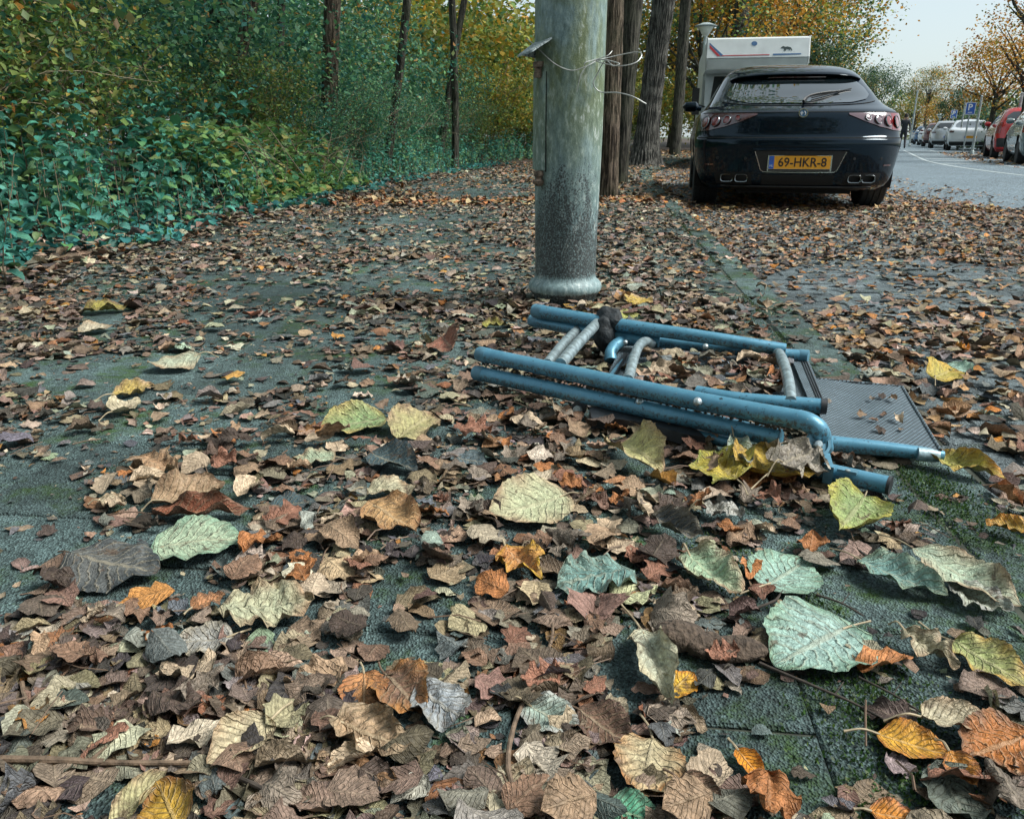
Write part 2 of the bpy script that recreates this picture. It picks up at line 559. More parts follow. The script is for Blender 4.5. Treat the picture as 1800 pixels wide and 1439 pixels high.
def strip(name, off0, off1, z, mat, ys, parent=None, na=2, zf=None):
    """a sheet that follows the kerb curve between two offsets"""
    P = np.zeros((len(ys), na, 3))
    for j, t in enumerate(np.linspace(0, 1, na)):
        P[:, j, 0] = kerb_x(ys) + (off0 + (off1 - off0) * t)
        P[:, j, 1] = ys
        P[:, j, 2] = z if zf is None else zf(P[:, j, 0] - kerb_x(ys), ys)
    mb = MB(); mb.grid(P)
    return mb.build(name, mat, parent, smooth=na > 2)


YS = np.concatenate([np.arange(-4, 30, 0.5), np.arange(30, 160, 4)])
mb = MB(); mb.add([(-500, -300, -0.16), (600, -300, -0.16), (600, 900, -0.16), (-500, 900, -0.16)], [(0, 1, 2, 3)])
tag(mb.build('ground', M_GROUND), kind='structure')
road = tag(strip('road', BAY_W, BAY_W + ROAD_W + 3.2, ROAD_Z, M_ASPHALT, YS), kind='structure')
far_pave = tag(strip('far_pavement', BAY_W + ROAD_W + 3.2, BAY_W + ROAD_W + 5.6, 0.0, M_TILE, YS), kind='structure')
mbk = MB()
for a, b_ in zip(YS[:-1], YS[1:]):
    o_ = BAY_W + ROAD_W + 3.2
    mbk.add([(kerb_x(a) + o_, a, -0.1), (kerb_x(b_) + o_, b_, -0.1), (kerb_x(b_) + o_, b_, 0.0), (kerb_x(a) + o_, a, 0.0)], [(0, 1, 2, 3)])
mbk.build('kerb_face', M_KERB, far_pave)

# painted marks at the far side of the road
for k in range(9):
    y0 = 20.2 + 2.25 * k
    off = BAY_W + ROAD_W
    def pt(y, d): return (float(kerb_x(y)) + off + d, y, ROAD_Z + 0.004)
    mb = MB()
    mb.add([pt(y0, -1.1), pt(y0 + 0.34, -1.1), pt(y0 + 0.34, 0), pt(y0, 0)], [(0, 1, 2, 3)])
    mb.build('road_marking', M_PAINT, road)
for d in (-1.26, 0.0):
    P = np.array([[(float(kerb_x(y)) + BAY_W + ROAD_W + d + e, y, ROAD_Z + 0.005) for e in (0, 0.10)] for y in np.arange(12, 41, 1.0)])
    mb = MB(); mb.grid(P); mb.build('road_marking', M_PAINT, road)

# pavement: base sheet with concrete tiles on it
pavement = tag(strip('pavement', -PATH_W, -0.04, -0.006, M_JOINT, YS), kind='structure')


def slab_mesh(name, sx, sy, h, bev, mat):
    a, b_ = sx / 2, sy / 2
    v = [(-a, -b_, -h), (a, -b_, -h), (a, b_, -h), (-a, b_, -h), (-a, -b_, -bev), (a, -b_, -bev), (a, b_, -bev), (-a, b_, -bev),
         (-a + bev, -b_ + bev, 0), (a - bev, -b_ + bev, 0), (a - bev, b_ - bev, 0), (-a + bev, b_ - bev, 0)]
    f = []
    for i in range(4):
        j = (i + 1) % 4
        f += [(i, j, j + 4, i + 4), (i + 4, j + 4, j + 8, i + 8)]
    f.append((8, 9, 10, 11))
    return v, f


TS = 0.30
tile_v, tile_f = slab_mesh('paving_tile', TS - 0.003, TS - 0.003, 0.04, 0.003, M_TILE)
tm = MB(); tm.add(tile_v, tile_f); tile_me = tm.mesh('paving_tile', M_TILE)
ca_, sa_ = math.cos(-HEAD), math.sin(-HEAD)
cands = []
for i in range(-12, 11):
    for j in range(0, 70):
        y = 0.35 + TS * j * 1.0
        base = float(kerb_x(y)) - 0.13 - TS / 2 - 0.004
        x = base - TS * (10 - i)
        if x < kerb_x(y) - PATH_W + 0.1 or x > base + 0.01: continue
        sh_ = TS / 2 if i % 2 else 0
        cands.append((x + float(kerb_x(y + sh_) - kerb_x(y)), y + sh_))
def slope_at(y): return math.atan(float(kerb_x(y + 0.1) - kerb_x(y - 0.1)) / 0.2)
scored = []
for (x, y) in cands:
    px, py, dp = project((x, y, 0))
    scored.append((0 if (-120 < px < 1920 and py < 1560) else 1, y, x))
scored.sort()
rest = MB()
for k, (s_, y, x) in enumerate(scored):
    rr = random.Random(k)
    dz, ax, ay = rr.uniform(-0.002, 0.001), rr.uniform(-.005, .005), rr.uniform(-.005, .005)
    if k < 290 and s_ == 0:
        o = bpy.data.objects.new('paving_tile', tile_me); link(o, pavement)
        o.location = (x, y, dz); o.rotation_euler = (ax, ay, -slope_at(y))
    else:
        R = Matrix.Rotation(-slope_at(y), 3, 'Z')
        rest.add([R @ Vector(v) + Vector((x, y, dz)) for v in tile_v], tile_f)
if rest.v: tag(rest.build('paving_tiles', M_TILE, pavement), kind='stuff')

# kerb stones
y = -0.4
k = 0
while y < 34:
    ln = 1.0 if y < 12 else 2.0
    v, f = slab_mesh('kerb_stone', 0.13, ln - 0.008, 0.16, 0.010, M_KERB)
    o = MB().add(v, f).build('kerb_stone', M_KERB, pavement)
    ym = y + ln / 2
    o.location = (float(kerb_x(ym)) - 0.065, ym, random.uniform(-.003, .004)); o.rotation_euler = (0, 0, -slope_at(ym))
    y += ln; k += 1

# parking bay of bricks
bay = tag(strip('parking_bay', 0.0, BAY_W, BAY_Z - 0.012, M_JOINT, YS), kind='structure')
bv, bf = slab_mesh('paving_brick', 0.206, 0.101, 0.05, 0.005, M_BRICK)
brick_me = MB().add(bv, bf).mesh('paving_brick', M_BRICK)
bl = []
for j in range(0, 130):
    y = 0.5 + 0.105 * j
    if y > 13: break
    for i in range(0, 13):
        x = float(kerb_x(y)) + 0.11 + 0.21 * i + (0.105 if j % 2 else 0)
        if x > kerb_x(y) + BAY_W - 0.05: continue
        px, py, dp = project((x, y, BAY_Z))
        vis = (1330 < px < 1850) and (425 < py < 600)
        bl.append((abs(py - 500) if vis else 999 + y, x, y))
bl.sort()
rest = MB()
for k, (s_, x, y) in enumerate(bl):
    rr = random.Random(k * 3 + 1)
    dz = BAY_Z + rr.uniform(-0.005, 0.003); ang = -slope_at(y) + rr.uniform(-.012, .012)
    if k < 290:
        o = bpy.data.objects.new('paving_brick', brick_me); link(o, bay)
        o.location = (x, y, dz); o.rotation_euler = (rr.uniform(-.012, .012), rr.uniform(-.012, .012), ang)
    else:
        R = Matrix.Rotation(ang, 3, 'Z')
        rest.add([R @ Vector(v) + Vector((x, y, dz)) for v in bv], bf)
tag(rest.build('paving_bricks', M_BRICK, bay), kind='stuff')
tag(strip('bay_surface', 0.0, BAY_W, BAY_Z - 0.004, M_BRICK, YS[YS > 13], bay))

# woodland floor, rising away from the path
def soil_z(off, y):
    t = np.clip(-(off + PATH_W - 0.05), 0, None)
    return 0.012 + 0.05 * np.clip(t, 0, 3) + 0.05 * np.sin(off * 2.1 + y * 1.3) * np.clip(t, 0, 1) * 0.6 + 0.02 * np.sin(off * 5 + y * 3.3) * np.clip(t * 2, 0, 1)
tag(strip('woodland_floor', -60, -PATH_W + 0.06, 0, M_SOIL, YS, na=60, zf=soil_z), kind='structure')
# ================================================================== lamp post in front
def mat_post():
    m, N, L, b = new_mat('weathered_post_paint')
    geo = N.new('ShaderNodeNewGeometry'); P = geo.outputs['Position']
    sep = N.new('ShaderNodeSeparateXYZ'); L.new(P, sep.inputs[0]); z, x = sep.outputs[2], sep.outputs[0]
    st = N.new('ShaderNodeMapping'); st.inputs['Scale'].default_value = (1, 1, 0.35); L.new(P, st.inputs[0])
    n1 = nnoise(N, L, st.outputs[0], 9, 7, 0.7, 0.4)
    n2 = nnoise(N, L, st.outputs[0], 75, 6, 0.75)
    n3 = nnoise(N, L, P, 190, 4, 0.7)
    c = nramp(N, L, n2.outputs['Fac'], [(0.30, (0.078, 0.128, 0.134)), (0.50, (0.185, 0.275, 0.285)), (0.72, (0.37, 0.475, 0.475))]).outputs[0]
    # green algae higher up
    am = nmath(N, L, 'MULTIPLY', nramp(N, L, n1.outputs['Fac'], [(0.36, 0.0), (0.54, 1.0)]).outputs[0],
               nramp(N, L, z, [(0.30, 0.0), (0.70, 0.92)]).outputs[0])
    c = nmix(N, L, am, c, nramp(N, L, n2.outputs['Fac'], [(0.3, (0.06, 0.09, 0.035)), (0.7, (0.20, 0.24, 0.10))]).outputs[0])
    # pale lichen streaks
    lich = nramp(N, L, n2.outputs['Fac'], [(0.54, 0.0), (0.60, 0.9)]).outputs[0]
    c = nmix(N, L, nmath(N, L, 'MULTIPLY', lich, nramp(N, L, n1.outputs['Fac'], [(0.45, 0.0), (0.6, 1.0)]).outputs[0]), c, (0.46, 0.52, 0.50))
    # splashed dirt near the foot
    h = nmath(N, L, 'ADD', z, nmath(N, L, 'MULTIPLY', nmath(N, L, 'SUBTRACT', n1.outputs['Fac'], 0.5), 0.75))
    dz = nramp(N, L, h, [(0.10, 0.46), (0.30, 0.44), (0.46, 0.20), (0.60, 0.0)]).outputs[0]
    dz = nmath(N, L, 'MULTIPLY', dz, nramp(N, L, z, [(0.050, 1.0), (0.060, 0.45), (0.092, 0.45), (0.115, 1.0)]).outputs[0])
    dm = nramp(N, L, nmath(N, L, 'ADD', nmath(N, L, 'MULTIPLY', n3.outputs['Fac'], 0.62), nmath(N, L, 'MULTIPLY', dz, 0.62)), [(0.50, 0.0), (0.60, 0.94)]).outputs[0]
    c = nmix(N, L, dm, c, (0.022, 0.022, 0.022))
    L.new(c, b.inputs['Base Color'])
    b.inputs['Roughness'].default_value = 0.5
    b.inputs['Specular IOR Level'].default_value = 0.5
    nbump(N, L, b, nmath(N, L, 'ADD', n2.outputs['Fac'], n3.outputs['Fac']), 0.35, 0.004)
    return m


M_POST = mat_post()
M_RUST = simple('rusty_fitting', (0.16, 0.12, 0.09), 0.7, metal=0.2, noise=0.7, scale=90, bump=0.5)
M_DARKGAP = simple('dark_gap', (0.008, 0.009, 0.009), 0.9)
M_WIRE = simple('galvanised_wire', (0.42, 0.44, 0.43), 0.45, metal=0.6, noise=0.3, scale=120)
M_CAPMETAL = simple('weathered_metal_cap', (0.30, 0.36, 0.37), 0.55, metal=0.2, noise=0.7, scale=160, bump=0.5)

pb = ground(996, 547)
PR = 0.110
post = empty('lamp_post', (pb.x, pb.y + PR, 0), 0, 'thick pale grey weathered lamp post with green algae in front of the trees', 'lamp post')
mb = MB()
prof = [(0.094, -0.03), (0.096, 0.0), (0.101, 0.015), (0.107, 0.034), (0.117, 0.047), (0.123, 0.056), (0.125, 0.066), (0.123, 0.077), (0.115, 0.086),
        (0.105, 0.095), (0.1025, 0.108), (0.104, 0.25), (0.107, 0.40), (0.110, 0.55), (0.111, 0.75), (0.111, 1.1), (0.110, 1.6), (0.108, 1.75), (0.09, 1.85), (0.065, 1.9), (0.06, 3.0), (0.05, 4.6)]
mb.lathe(prof, 72)
mb.build('shaft', M_POST, post, smooth=60)
mb = MB(); mb.lathe([(0.05, 4.6), (0.30, 4.72), (0.32, 4.76), (0.20, 4.86), (0.03, 4.92), (0.0, 4.92)], 40); mb.build('lamp_head', M_CAPMETAL, post, smooth=True)
# hatch on the left flank
TH = math.radians(206)
def on_post(th, z, r=0.0): return Vector((math.cos(th) * (0.111 + r), math.sin(th) * (0.111 + r), z))
def curved_plate(th0, th1, z0, z1, r0, r1, n=10):
    mb = MB(); P = []
    for zz in (z0, z1):
        P.append([on_post(t, zz, r1) for t in np.linspace(th0, th1, n)])
    inn = [[on_post(t, zz, r0) for t in np.linspace(th0, th1, n)] for zz in (z0, z1)]
    mb.grid(np.array([[list(p) for p in row] for row in (inn[0], P[0], P[1], inn[1])]))
    mb.add([inn[0][0], P[0][0], P[1][0], inn[1][0]], [(0, 1, 2, 3)]); mb.add([inn[0][-1], P[0][-1], P[1][-1], inn[1][-1]], [(0, 1, 2, 3)])
    return mb
hz0, hz1 = at_depth(938, 318, pb.y + 0.08).z, at_depth(938, 128, pb.y + 0.08).z
hatch = curved_plate(TH - 0.50, TH + 0.36, hz0 + 0.035, hz1, -0.01, 0.003).build('hatch', M_POST, post, smooth=True)
curved_plate(TH + 0.36, TH + 0.375, hz0 + 0.03, hz1, -0.004, 0.0012, 3).build('gap', M_DARKGAP, hatch)
# little roof and catch above the hatch, catch below
mb = MB()
c0 = on_post(TH + 0.06, hz1 + 0.045, 0.02)
R = Matrix.Rotation(TH + 0.06, 3, 'Z')
loc = lambda x, y, z: R @ Vector((x, y, z))
tops = [(-0.03, -0.045, 0.045), (0.035, -0.04, 0.004), (0.035, 0.05, 0.012), (-0.03, 0.055, 0.05)]
vs_ = [c0 + loc(*t) for t in tops] + [c0 + loc(t[0], t[1], t[2] - 0.006) for t in tops]
mb.add(vs_, [(0, 1, 2, 3), (7, 6, 5, 4), (0, 4, 5, 1), (1, 5, 6, 2), (2, 6, 7, 3), (3, 7, 4, 0)])
mb.add([c0 + loc(-0.03, -0.04, 0.035), c0 + loc(0.03, -0.037, 0.004), c0 + loc(-0.03, -0.037, -0.004), c0 + loc(-0.03, -0.036, 0.035), c0 + loc(0.03, -0.033, 0.004), c0 + loc(-0.03, -0.033, -0.004)],
       [(0, 1, 2), (5, 4, 3), (0, 3, 4, 1), (1, 4, 5, 2), (2, 5, 3, 0)])
mb.build('hatch_roof', M_CAPMETAL, post)
mb = MB()
mb.lathe([(0.0, -0.022), (0.012, -0.022), (0.013, -0.006), (0.011, -0.004), (0.011, 0.004), (0.016, 0.008), (0.016, 0.02), (0.0, 0.02)], 10, on_post(TH + 0.10, hz1 + 0.005, 0.008))
mb.box(on_post(TH + 0.1, hz1 + 0.022, 0.004), (0.026, 0.03, 0.014), TH); mb.build('catch', M_RUST, post, smooth=True)
mb = MB()
mb.lathe([(0.0, -0.024), (0.009, -0.022), (0.017, -0.014), (0.018, -0.006), (0.011, 0.0), (0.011, 0.006), (0.016, 0.010), (0.016, 0.024), (0.0, 0.026)], 12, on_post(TH + 0.16, hz0 + 0.008, 0.007))
mb.build('catch', M_RUST, post, smooth=True)
mb = MB()
for k, zz in enumerate((hz0 - 0.055, hz0 - 0.07)):
    mb.tube(spline([on_post(TH + 0.18, zz, 0.001), on_post(TH + 0.27, zz + 0.004, 0.002), on_post(TH + 0.30, zz - 0.008, 0.002), on_post(TH + 0.2, zz - 0.01, 0.001)], 4), 0.0016, 6)
mb.build('cast_mark', M_POST, post, smooth=True)

# tangled wire tied round the post
wy = pb.y
W = lambda px, py, Y: at_depth(px, py, Y)
wire = MB()
wire.tube(spline([W(926, 68, wy + .10), W(945, 85, wy + .045), W(975, 112, wy + 0.005), W(1004, 124, wy - .006), W(1030, 117, wy - .004), W(1050, 107, wy + .02),
                  W(1085, 98, wy + .03), W(1118, 92, wy + .02), W(1128, 97, wy), W(1118, 110, wy - .02), W(1092, 116, wy - .02), W(1066, 113, wy), W(1048, 107, wy + .004), W(1062, 105, wy - .01),
                  W(1088, 112, wy - .02), W(1078, 116, wy - .02), W(1064, 107, wy - .004), W(1050, 130, wy + .0), W(1043, 148, wy - .004), W(1056, 162, wy), W(1085, 163, wy - .03), W(1112, 170, wy - .05), W(1136, 183, wy - .06)], 8), 0.0017, 6)
wire.tube(spline([W(1047, 106, wy), W(1030, 118, wy - .008), W(1020, 135, wy - .012), W(1014, 162, wy - .006)], 6), 0.0013, 6)
wire.tube(spline([W(1028, 116, wy - .01), W(1029, 110, wy - .013), W(1050, 104, wy), W(1068, 98, wy), W(1076, 90, wy + .01)], 6), 0.0014, 6)
tag(wire.build('wire', M_WIRE, smooth=True), 'thin bent grey wire tangled around the lamp post', 'wire')

# ================================================================== folding chair frame on the ground
def mat_frame():
    m, N, L, b = new_mat('blue_grey_lacquered_tube')
    geo = N.new('ShaderNodeNewGeometry'); P = geo.outputs['Position']
    n1 = nnoise(N, L, P, 26, 6, 0.7); n2 = nnoise(N, L, P, 170, 5, 0.75); n3 = nnoise(N, L, P, 60, 4, 0.8)
    c = nramp(N, L, n1.outputs['Fac'], [(0.3, (0.065, 0.215, 0.315)), (0.7, (0.11, 0.30, 0.42))]).outputs[0]
    spots = nramp(N, L, n3.outputs['Fac'], [(0.34, 0.9), (0.39, 0.0)]).outputs[0]
    c = nmix(N, L, spots, c, (0.02, 0.028, 0.032))
    c = nmix(N, L, nramp(N, L, n2.outputs['Fac'], [(0.62, 0.0), (0.68, 0.8)]).outputs[0], c, (0.30, 0.40, 0.43))
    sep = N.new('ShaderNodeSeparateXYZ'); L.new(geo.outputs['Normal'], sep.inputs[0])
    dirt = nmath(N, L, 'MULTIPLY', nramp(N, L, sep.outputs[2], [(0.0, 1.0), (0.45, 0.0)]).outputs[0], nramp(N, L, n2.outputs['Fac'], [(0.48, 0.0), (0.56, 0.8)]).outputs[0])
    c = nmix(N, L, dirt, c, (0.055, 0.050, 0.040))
    L.new(c, b.inputs['Base Color'])
    b.inputs['Metallic'].default_value = 0.25
    L.new(nramp(N, L, n2.outputs['Fac'], [(0.3, 0.30), (0.7, 0.5)]).outputs[0], b.inputs['Roughness'])
    nbump(N, L, b, n2.outputs['Fac'], 0.15, 0.002)
    return m


def mat_mesh_cloth():
    m, N, L, b = new_mat('woven_mesh_cloth')
    tc = N.new('ShaderNodeTexCoord')
    mp = N.new('ShaderNodeMapping'); mp.inputs['Rotation'].default_value = (0, 0, 0.16); L.new(tc.outputs['Object'], mp.inputs[0])
    br = N.new('ShaderNodeTexBrick'); br.inputs['Scale'].default_value = 1.0
    br.inputs['Brick Width'].default_value = 0.0085; br.inputs['Row Height'].default_value = 0.0062; br.inputs['Mortar Size'].default_value = 0.0016
    br.inputs['Color1'].default_value = (0.20, 0.28, 0.33, 1); br.inputs['Color2'].default_value = (0.14, 0.21, 0.25, 1); br.inputs['Mortar'].default_value = (0.018, 0.025, 0.03, 1)
    L.new(mp.outputs[0], br.inputs['Vector'])
    n1 = nnoise(N, L, tc.outputs['Object'], 30, 5, 0.7)
    c = nmix(N, L, 0.7, br.outputs['Color'], nramp(N, L, n1.outputs['Fac'], [(0.3, 0.7), (0.7, 1.3)]).outputs[0], 'MULTIPLY')
    L.new(c, b.inputs['Base Color']); b.inputs['Roughness'].default_value = 0.6
    nbump(N, L, b, br.outputs['Fac'], 0.5, -0.001)
    return m


M_FRAME, M_CLOTH = mat_frame(), mat_mesh_cloth()
M_CAP = simple('blue_plastic_cap', (0.075, 0.20, 0.28), 0.5, noise=0.3, scale=60)
M_BARE = simple('worn_aluminium_tube', (0.30, 0.38, 0.40), 0.4, metal=0.55, noise=0.45, scale=70, bump=0.15)
M_BOLT = simple('zinc_bolt', (0.42, 0.50, 0.52), 0.35, metal=0.7, noise=0.4, scale=300)
M_BLACKP = simple('black_plastic', (0.02, 0.024, 0.028), 0.5, noise=0.4, scale=60)
M_SCRAPE = simple('scraped_metal', (0.34, 0.46, 0.50), 0.4, metal=0.4, noise=0.4, scale=160)

G3 = lambda px, py, z: ground(px, py, z)
c0 = G3(1150, 690, 0.0)
chair = empty('folding_chair_frame', (0, 0, 0), 0, 'broken blue metal folding chair frame lying flat in the leaves by the lamp post', 'chair frame')


def tube_part(name, pts, r, mat=None, n=16, sp=6, flat=1.0, parent=chair):
    return MB().tube(spline(pts, sp), r, n, flat=flat).build(name, mat or M_FRAME, parent, smooth=True)


def end_cap(p_end, p_in, r, ln=0.03, parent=chair, mat=None, cut=0.5):
    """plug on a tube's end with a slanted mouth"""
    p, q = Vector(p_end), Vector(p_in); d = (p - q).normalized()
    mb = MB(); n = 16
    mb.tube([p - d * ln, p - d * 0.003, p + d * 0.003, p + d * 0.006], [r * 1.05, r * 1.05, r * 0.95, r * 0.55], n)
    return mb.build('end_cap', mat or M_CAP, parent, smooth=True)


RT = 0.0168
# near pair of rails
pA = [G3(843, 622, .078), G3(1030, 662, .082), G3(1225, 704, .088), G3(1408, 738, .094)]
railA = tube_part('rail', pA, RT)
end_cap(pA[0], pA[1], RT, 0.028, railA)
pB = [G3(837, 655, .036), G3(1030, 697, .042), G3(1225, 738, .048), G3(1372, 771, .050)]
railB = tube_part('rail', pB, RT)
end_cap(pB[0], pB[1], RT, 0.026, railB)
# moulded elbow on the upper near rail
elbow = MB().tube(spline([G3(1402, 736.6, .094), G3(1422, 743, .092), G3(1438, 755, .082), G3(1444, 772, .062), G3(1447, 790, .042)], 5), [0.0172] * 21, 16).build('elbow', M_FRAME, chair, smooth=True)
MB().lathe([(0.0, -0.006), (0.021, -0.006), (0.021, 0.006), (0.016, 0.006), (0.016, 0.003), (0.0, 0.003)], 24, G3(1437, 780, .060), axis=(0.1, -1, 0.55)).build('hinge_disc', M_CAP, elbow, smooth=True)
MB().lathe([(0.0, 0.0), (0.007, 0.0), (0.007, 0.008), (0.004, 0.011), (0.0, 0.011)], 16, G3(1436, 782, .060), axis=(0.1, -1, 0.55)).build('bolt', M_BOLT, elbow, smooth=True)
# far pair of rails
pC = [G3(940, 546, .098), G3(1090, 571, .094), G3(1250, 594, .084), G3(1380, 614, .066)]
railC = MB().tube(spline(pC, 6), list(np.linspace(0.0185, 0.0145, 19)), 16).build('rail', M_FRAME, chair, smooth=True)
end_cap(pC[0], pC[1], 0.0185, 0.028, railC)
pD = [G3(935, 563, .064), G3(1050, 586, .062), G3(1160, 603, .056)]
railD = MB().tube(spline(pD, 6), 0.0172, 16).build('rail', M_FRAME, chair, smooth=True)
end_cap(pD[0], pD[1], 0.0172, 0.026, railD)
# inner frame
tube_part('inner_tube', [G3(1074, 634, .022), G3(1074, 618, .040), G3(1086, 604, .052), G3(1112, 598, .056), G3(1240, 609, .054), G3(1340, 620, .052), G3(1418, 626, .050)], 0.0150)
MB().tube([G3(1405, 625, .050), G3(1421, 627, .050)], 0.0163, 16).build('end_cap', M_CAP, chair, smooth=True)
MB().lathe([(0, -0.006), (0.014, -0.006), (0.015, 0.002), (0.013, 0.006), (0, 0.006)], 20, G3(1072, 629, .022), axis=(-0.2, -1, 0.3)).build('roller', M_CAP, chair, smooth=True)
pE = [G3(1225, 690, .052), G3(1300, 702, .054), G3(1450, 714, .056)]
tE = tube_part('inner_tube', pE, 0.0148)
MB().tube([G3(1442, 713.4, .056), G3(1453, 714.3, .056)], 0.0158, 16).build('end_cap', M_BLACKP, tE, smooth=True)
# cross bars, worn to bare metal
tube_part('cross_bar', [G3(1018, 577, .064), G3(990, 605, .064), G3(962, 640, .068)], 0.0125, M_BARE)
tube_part('cross_bar', [G3(1054, 564, .094), G3(1022, 597, .088), G3(985, 640, .082)], 0.0135, M_BARE)
tube_part('cross_bar', [G3(1146, 605, .056), G3(1135, 600, .068), G3(1124, 607, .074), G3(1114, 630, .074), G3(1104, 668, .076)], 0.0115, M_BARE)
tube_part('cross_bar', [G3(1362, 620, .054), G3(1370, 622, .062), G3(1378, 640, .066), G3(1386, 670, .066), G3(1390, 706, .062)], 0.0118, M_BARE)
# bolts
for (px, py, z, r, ax) in [(1124, 706, .060, .0075, (0, -1, .9)), (1226, 706, .102, .0078, (0, -1, .8)), (1240, 609, .068, .007, (0, -1, 1.2)), (1099, 602, .066, .006, (0, -1, .6))]:
    MB().lathe([(r * .9, -0.004), (r, 0.0), (r, .003), (r * .8, .0055), (r * .3, .007), (0, .007)], 16, G3(px, py, z), axis=ax).build('bolt', M_BOLT, chair, smooth=True)
MB().lathe([(0, -0.012), (0.0095, -0.012), (0.0095, 0.004), (0.008, 0.007), (0, 0.0075)], 18, G3(1015, 721, .018), axis=(-0.25, -1, 0.35)).build('bolt', M_BOLT, chair, smooth=True)
MB().lathe([(0.012, -0.006), (0.0155, -0.006), (0.0155, 0.002), (0.012, 0.002)], 20, G3(1018, 717, .020), axis=(-0.25, -1, 0.35)).build('washer', M_BLACKP, chair, smooth=True)
# moulded arm below the near rail
def slab_between(poly_px, z, th, name, mat, parent=chair):
    top = [G3(px, py, z) for px, py in poly_px]
    n = len(top); vs = [(p.x, p.y, z) for p in top] + [(p.x, p.y, z - th) for p in top]
    fs = [tuple(range(n)), tuple(range(2 * n - 1, n - 1, -1))] + [(i, i + n, (i + 1) % n + n, (i + 1) % n) for i in range(n)]
    return MB().add(vs, fs).build(name, mat, parent)
slab_between([(1036, 716), (1080, 712), (1135, 722), (1215, 745), (1240, 768), (1200, 762), (1130, 741), (1075, 735), (1040, 735)], .030, .022, 'moulded_arm', M_BLACKP)
tube_part('inner_tube', [G3(1170, 752, .018), G3(1230, 766, .018), G3(1300, 782, .018)], 0.011)
# foot tube and its latch
pF = [G3(1350, 806, .022), G3(1440, 826, .024), G3(1563, 853, .024)]
tF = tube_part('foot_tube', pF, 0.0148)
MB().tube([G3(1560, 852.3, .024), G3(1566, 853.7, .024)], [0.0154, 0.0150], 16).build('end_cap', M_BLACKP, tF, smooth=True)
dF = (pF[2] - pF[1]).normalized(); aF = math.atan2(dF.y, dF.x)
MB().box(G3(1490, 827.5, .0400), (0.030, 0.013, 0.005), aF).build('latch', M_CAP, tF)
MB().lathe([(0.004, 0), (0.004, .002), (0, .003)], 10, G3(1490, 827.5, .0424)).build('bolt', M_BOLT, tF, smooth=True)
# hinge plate that joins the foot tube
slab_between([(1446, 793), (1459, 797), (1466, 822), (1449, 818)], .045, .03, 'hinge_plate', M_CAP)
# mesh panels
def cloth(name, quad, zs, sag=0.0, nu=14, nv=12, th=0.004):
    p = [G3(*q, z) for q, z in zip(quad, zs)]
    top = np.zeros((nu, nv, 3))
    for i, s in enumerate(np.linspace(0, 1, nu)):
        for j, t in enumerate(np.linspace(0, 1, nv)):
            q = (p[0] * (1 - s) + p[1] * s) * (1 - t) + (p[3] * (1 - s) + p[2] * s) * t
            q.z += -sag * 4 * t * (1 - t) * (0.6 + 0.4 * math.sin(s * 5)) + 0.0015 * math.sin(s * 9 + t * 4)
            top[i, j] = q
    mb = MB(); mb.grid(top); bot = top.copy(); bot[:, :, 2] -= th; mb.grid(bot)
    for e_t, e_b in ((top[0], bot[0]), (top[-1], bot[-1]), (top[:, 0], bot[:, 0]), (top[:, -1], bot[:, -1])):
        mb.grid(np.stack([e_t, e_b]))
    return mb.build(name, M_CLOTH, chair, smooth=True)
cloth('mesh_panel', [(1428, 666), (1586, 680), (1652, 791), (1450, 764)], [.030, .030, .034, .036], .006)
MB().tube([G3(1428, 665, .031), G3(1506, 672, .030), G3(1586, 679.5, .031)], 0.0028, 8).build('hem', M_CLOTH, chair, smooth=True)
MB().tube([G3(1586, 679.5, .031), G3(1620, 736, .030), G3(1653, 791, .035)], 0.0028, 8).build('hem', M_CLOTH, chair, smooth=True)
cloth('mesh_panel', [(1092, 606), (1396, 634), (1432, 712), (1060, 672)], [.034, .032, .032, .030], .010)
pG = [G3(1452, 779, .026), G3(1540, 787, .026), G3(1620, 796, .024), G3(1658, 801, .022)]
tG = MB().tube(spline(pG, 6), list(np.linspace(0.0155, 0.0095, 19)), 14).build('panel_tube', M_FRAME, chair, smooth=True)
MB().tube([G3(1612, 797.5, .0242), G3(1632, 799.5, .0235), G3(1650, 801.5, .0228)], [0.0120, 0.0122, 0.0108], 14).build('scraped_tip', M_SCRAPE, tG, smooth=True)
# ribbed strap beside the right cross bar
strap = slab_between([(1392, 631), (1422, 634), (1452, 706), (1424, 708)], .040, .006, 'ribbed_strap', M_CLOTH)
for t in (0.55, 0.70, 0.85):
    a = G3(1392 + 30 * t, 631 + 3 * t, .041); b_ = G3(1424 + 28 * t, 708 - 2 * t, .041)
    MB().tube([a, b_], 0.0016, 6).build('rib', M_BLACKP, strap, smooth=True)
mbp = slab_between([(1082, 640), (1096, 620), (1104, 621), (1080, 660), (1066, 660)], .034, .010, 'ribbed_strap', M_BLACKP)
for t in (0.3, 0.6, 0.85):
    MB().tube([G3(1084 + 14 * t - 2, 640 - 15 * t + 4, .035), G3(1068 + 10 * t, 659, .035)], 0.0014, 6).build('rib', M_CAP, mbp, smooth=True)
# grit packed between the near rails
gv = MB(); rr = random.Random(4)
for k in range(420):
    t = rr.random() ** 0.8
    a = pA[0].lerp(pA[-1], t) if True else None
    bq = pB[0].lerp(pB[-1], t)
    s = rr.uniform(0.35, 0.72)
    p = a.lerp(bq, s) + Vector((0, 0, rr.uniform(-.004, .004) - 0.002)) ; r = rr.uniform(.0015, .0042)
    gv.box(p, (r, r * 1.4, r), rr.uniform(0, 3))
tag(gv.build('dirt', simple('packed_dirt', (0.055, 0.048, 0.036), 0.95, noise=0.6, scale=200), chair), kind='stuff')

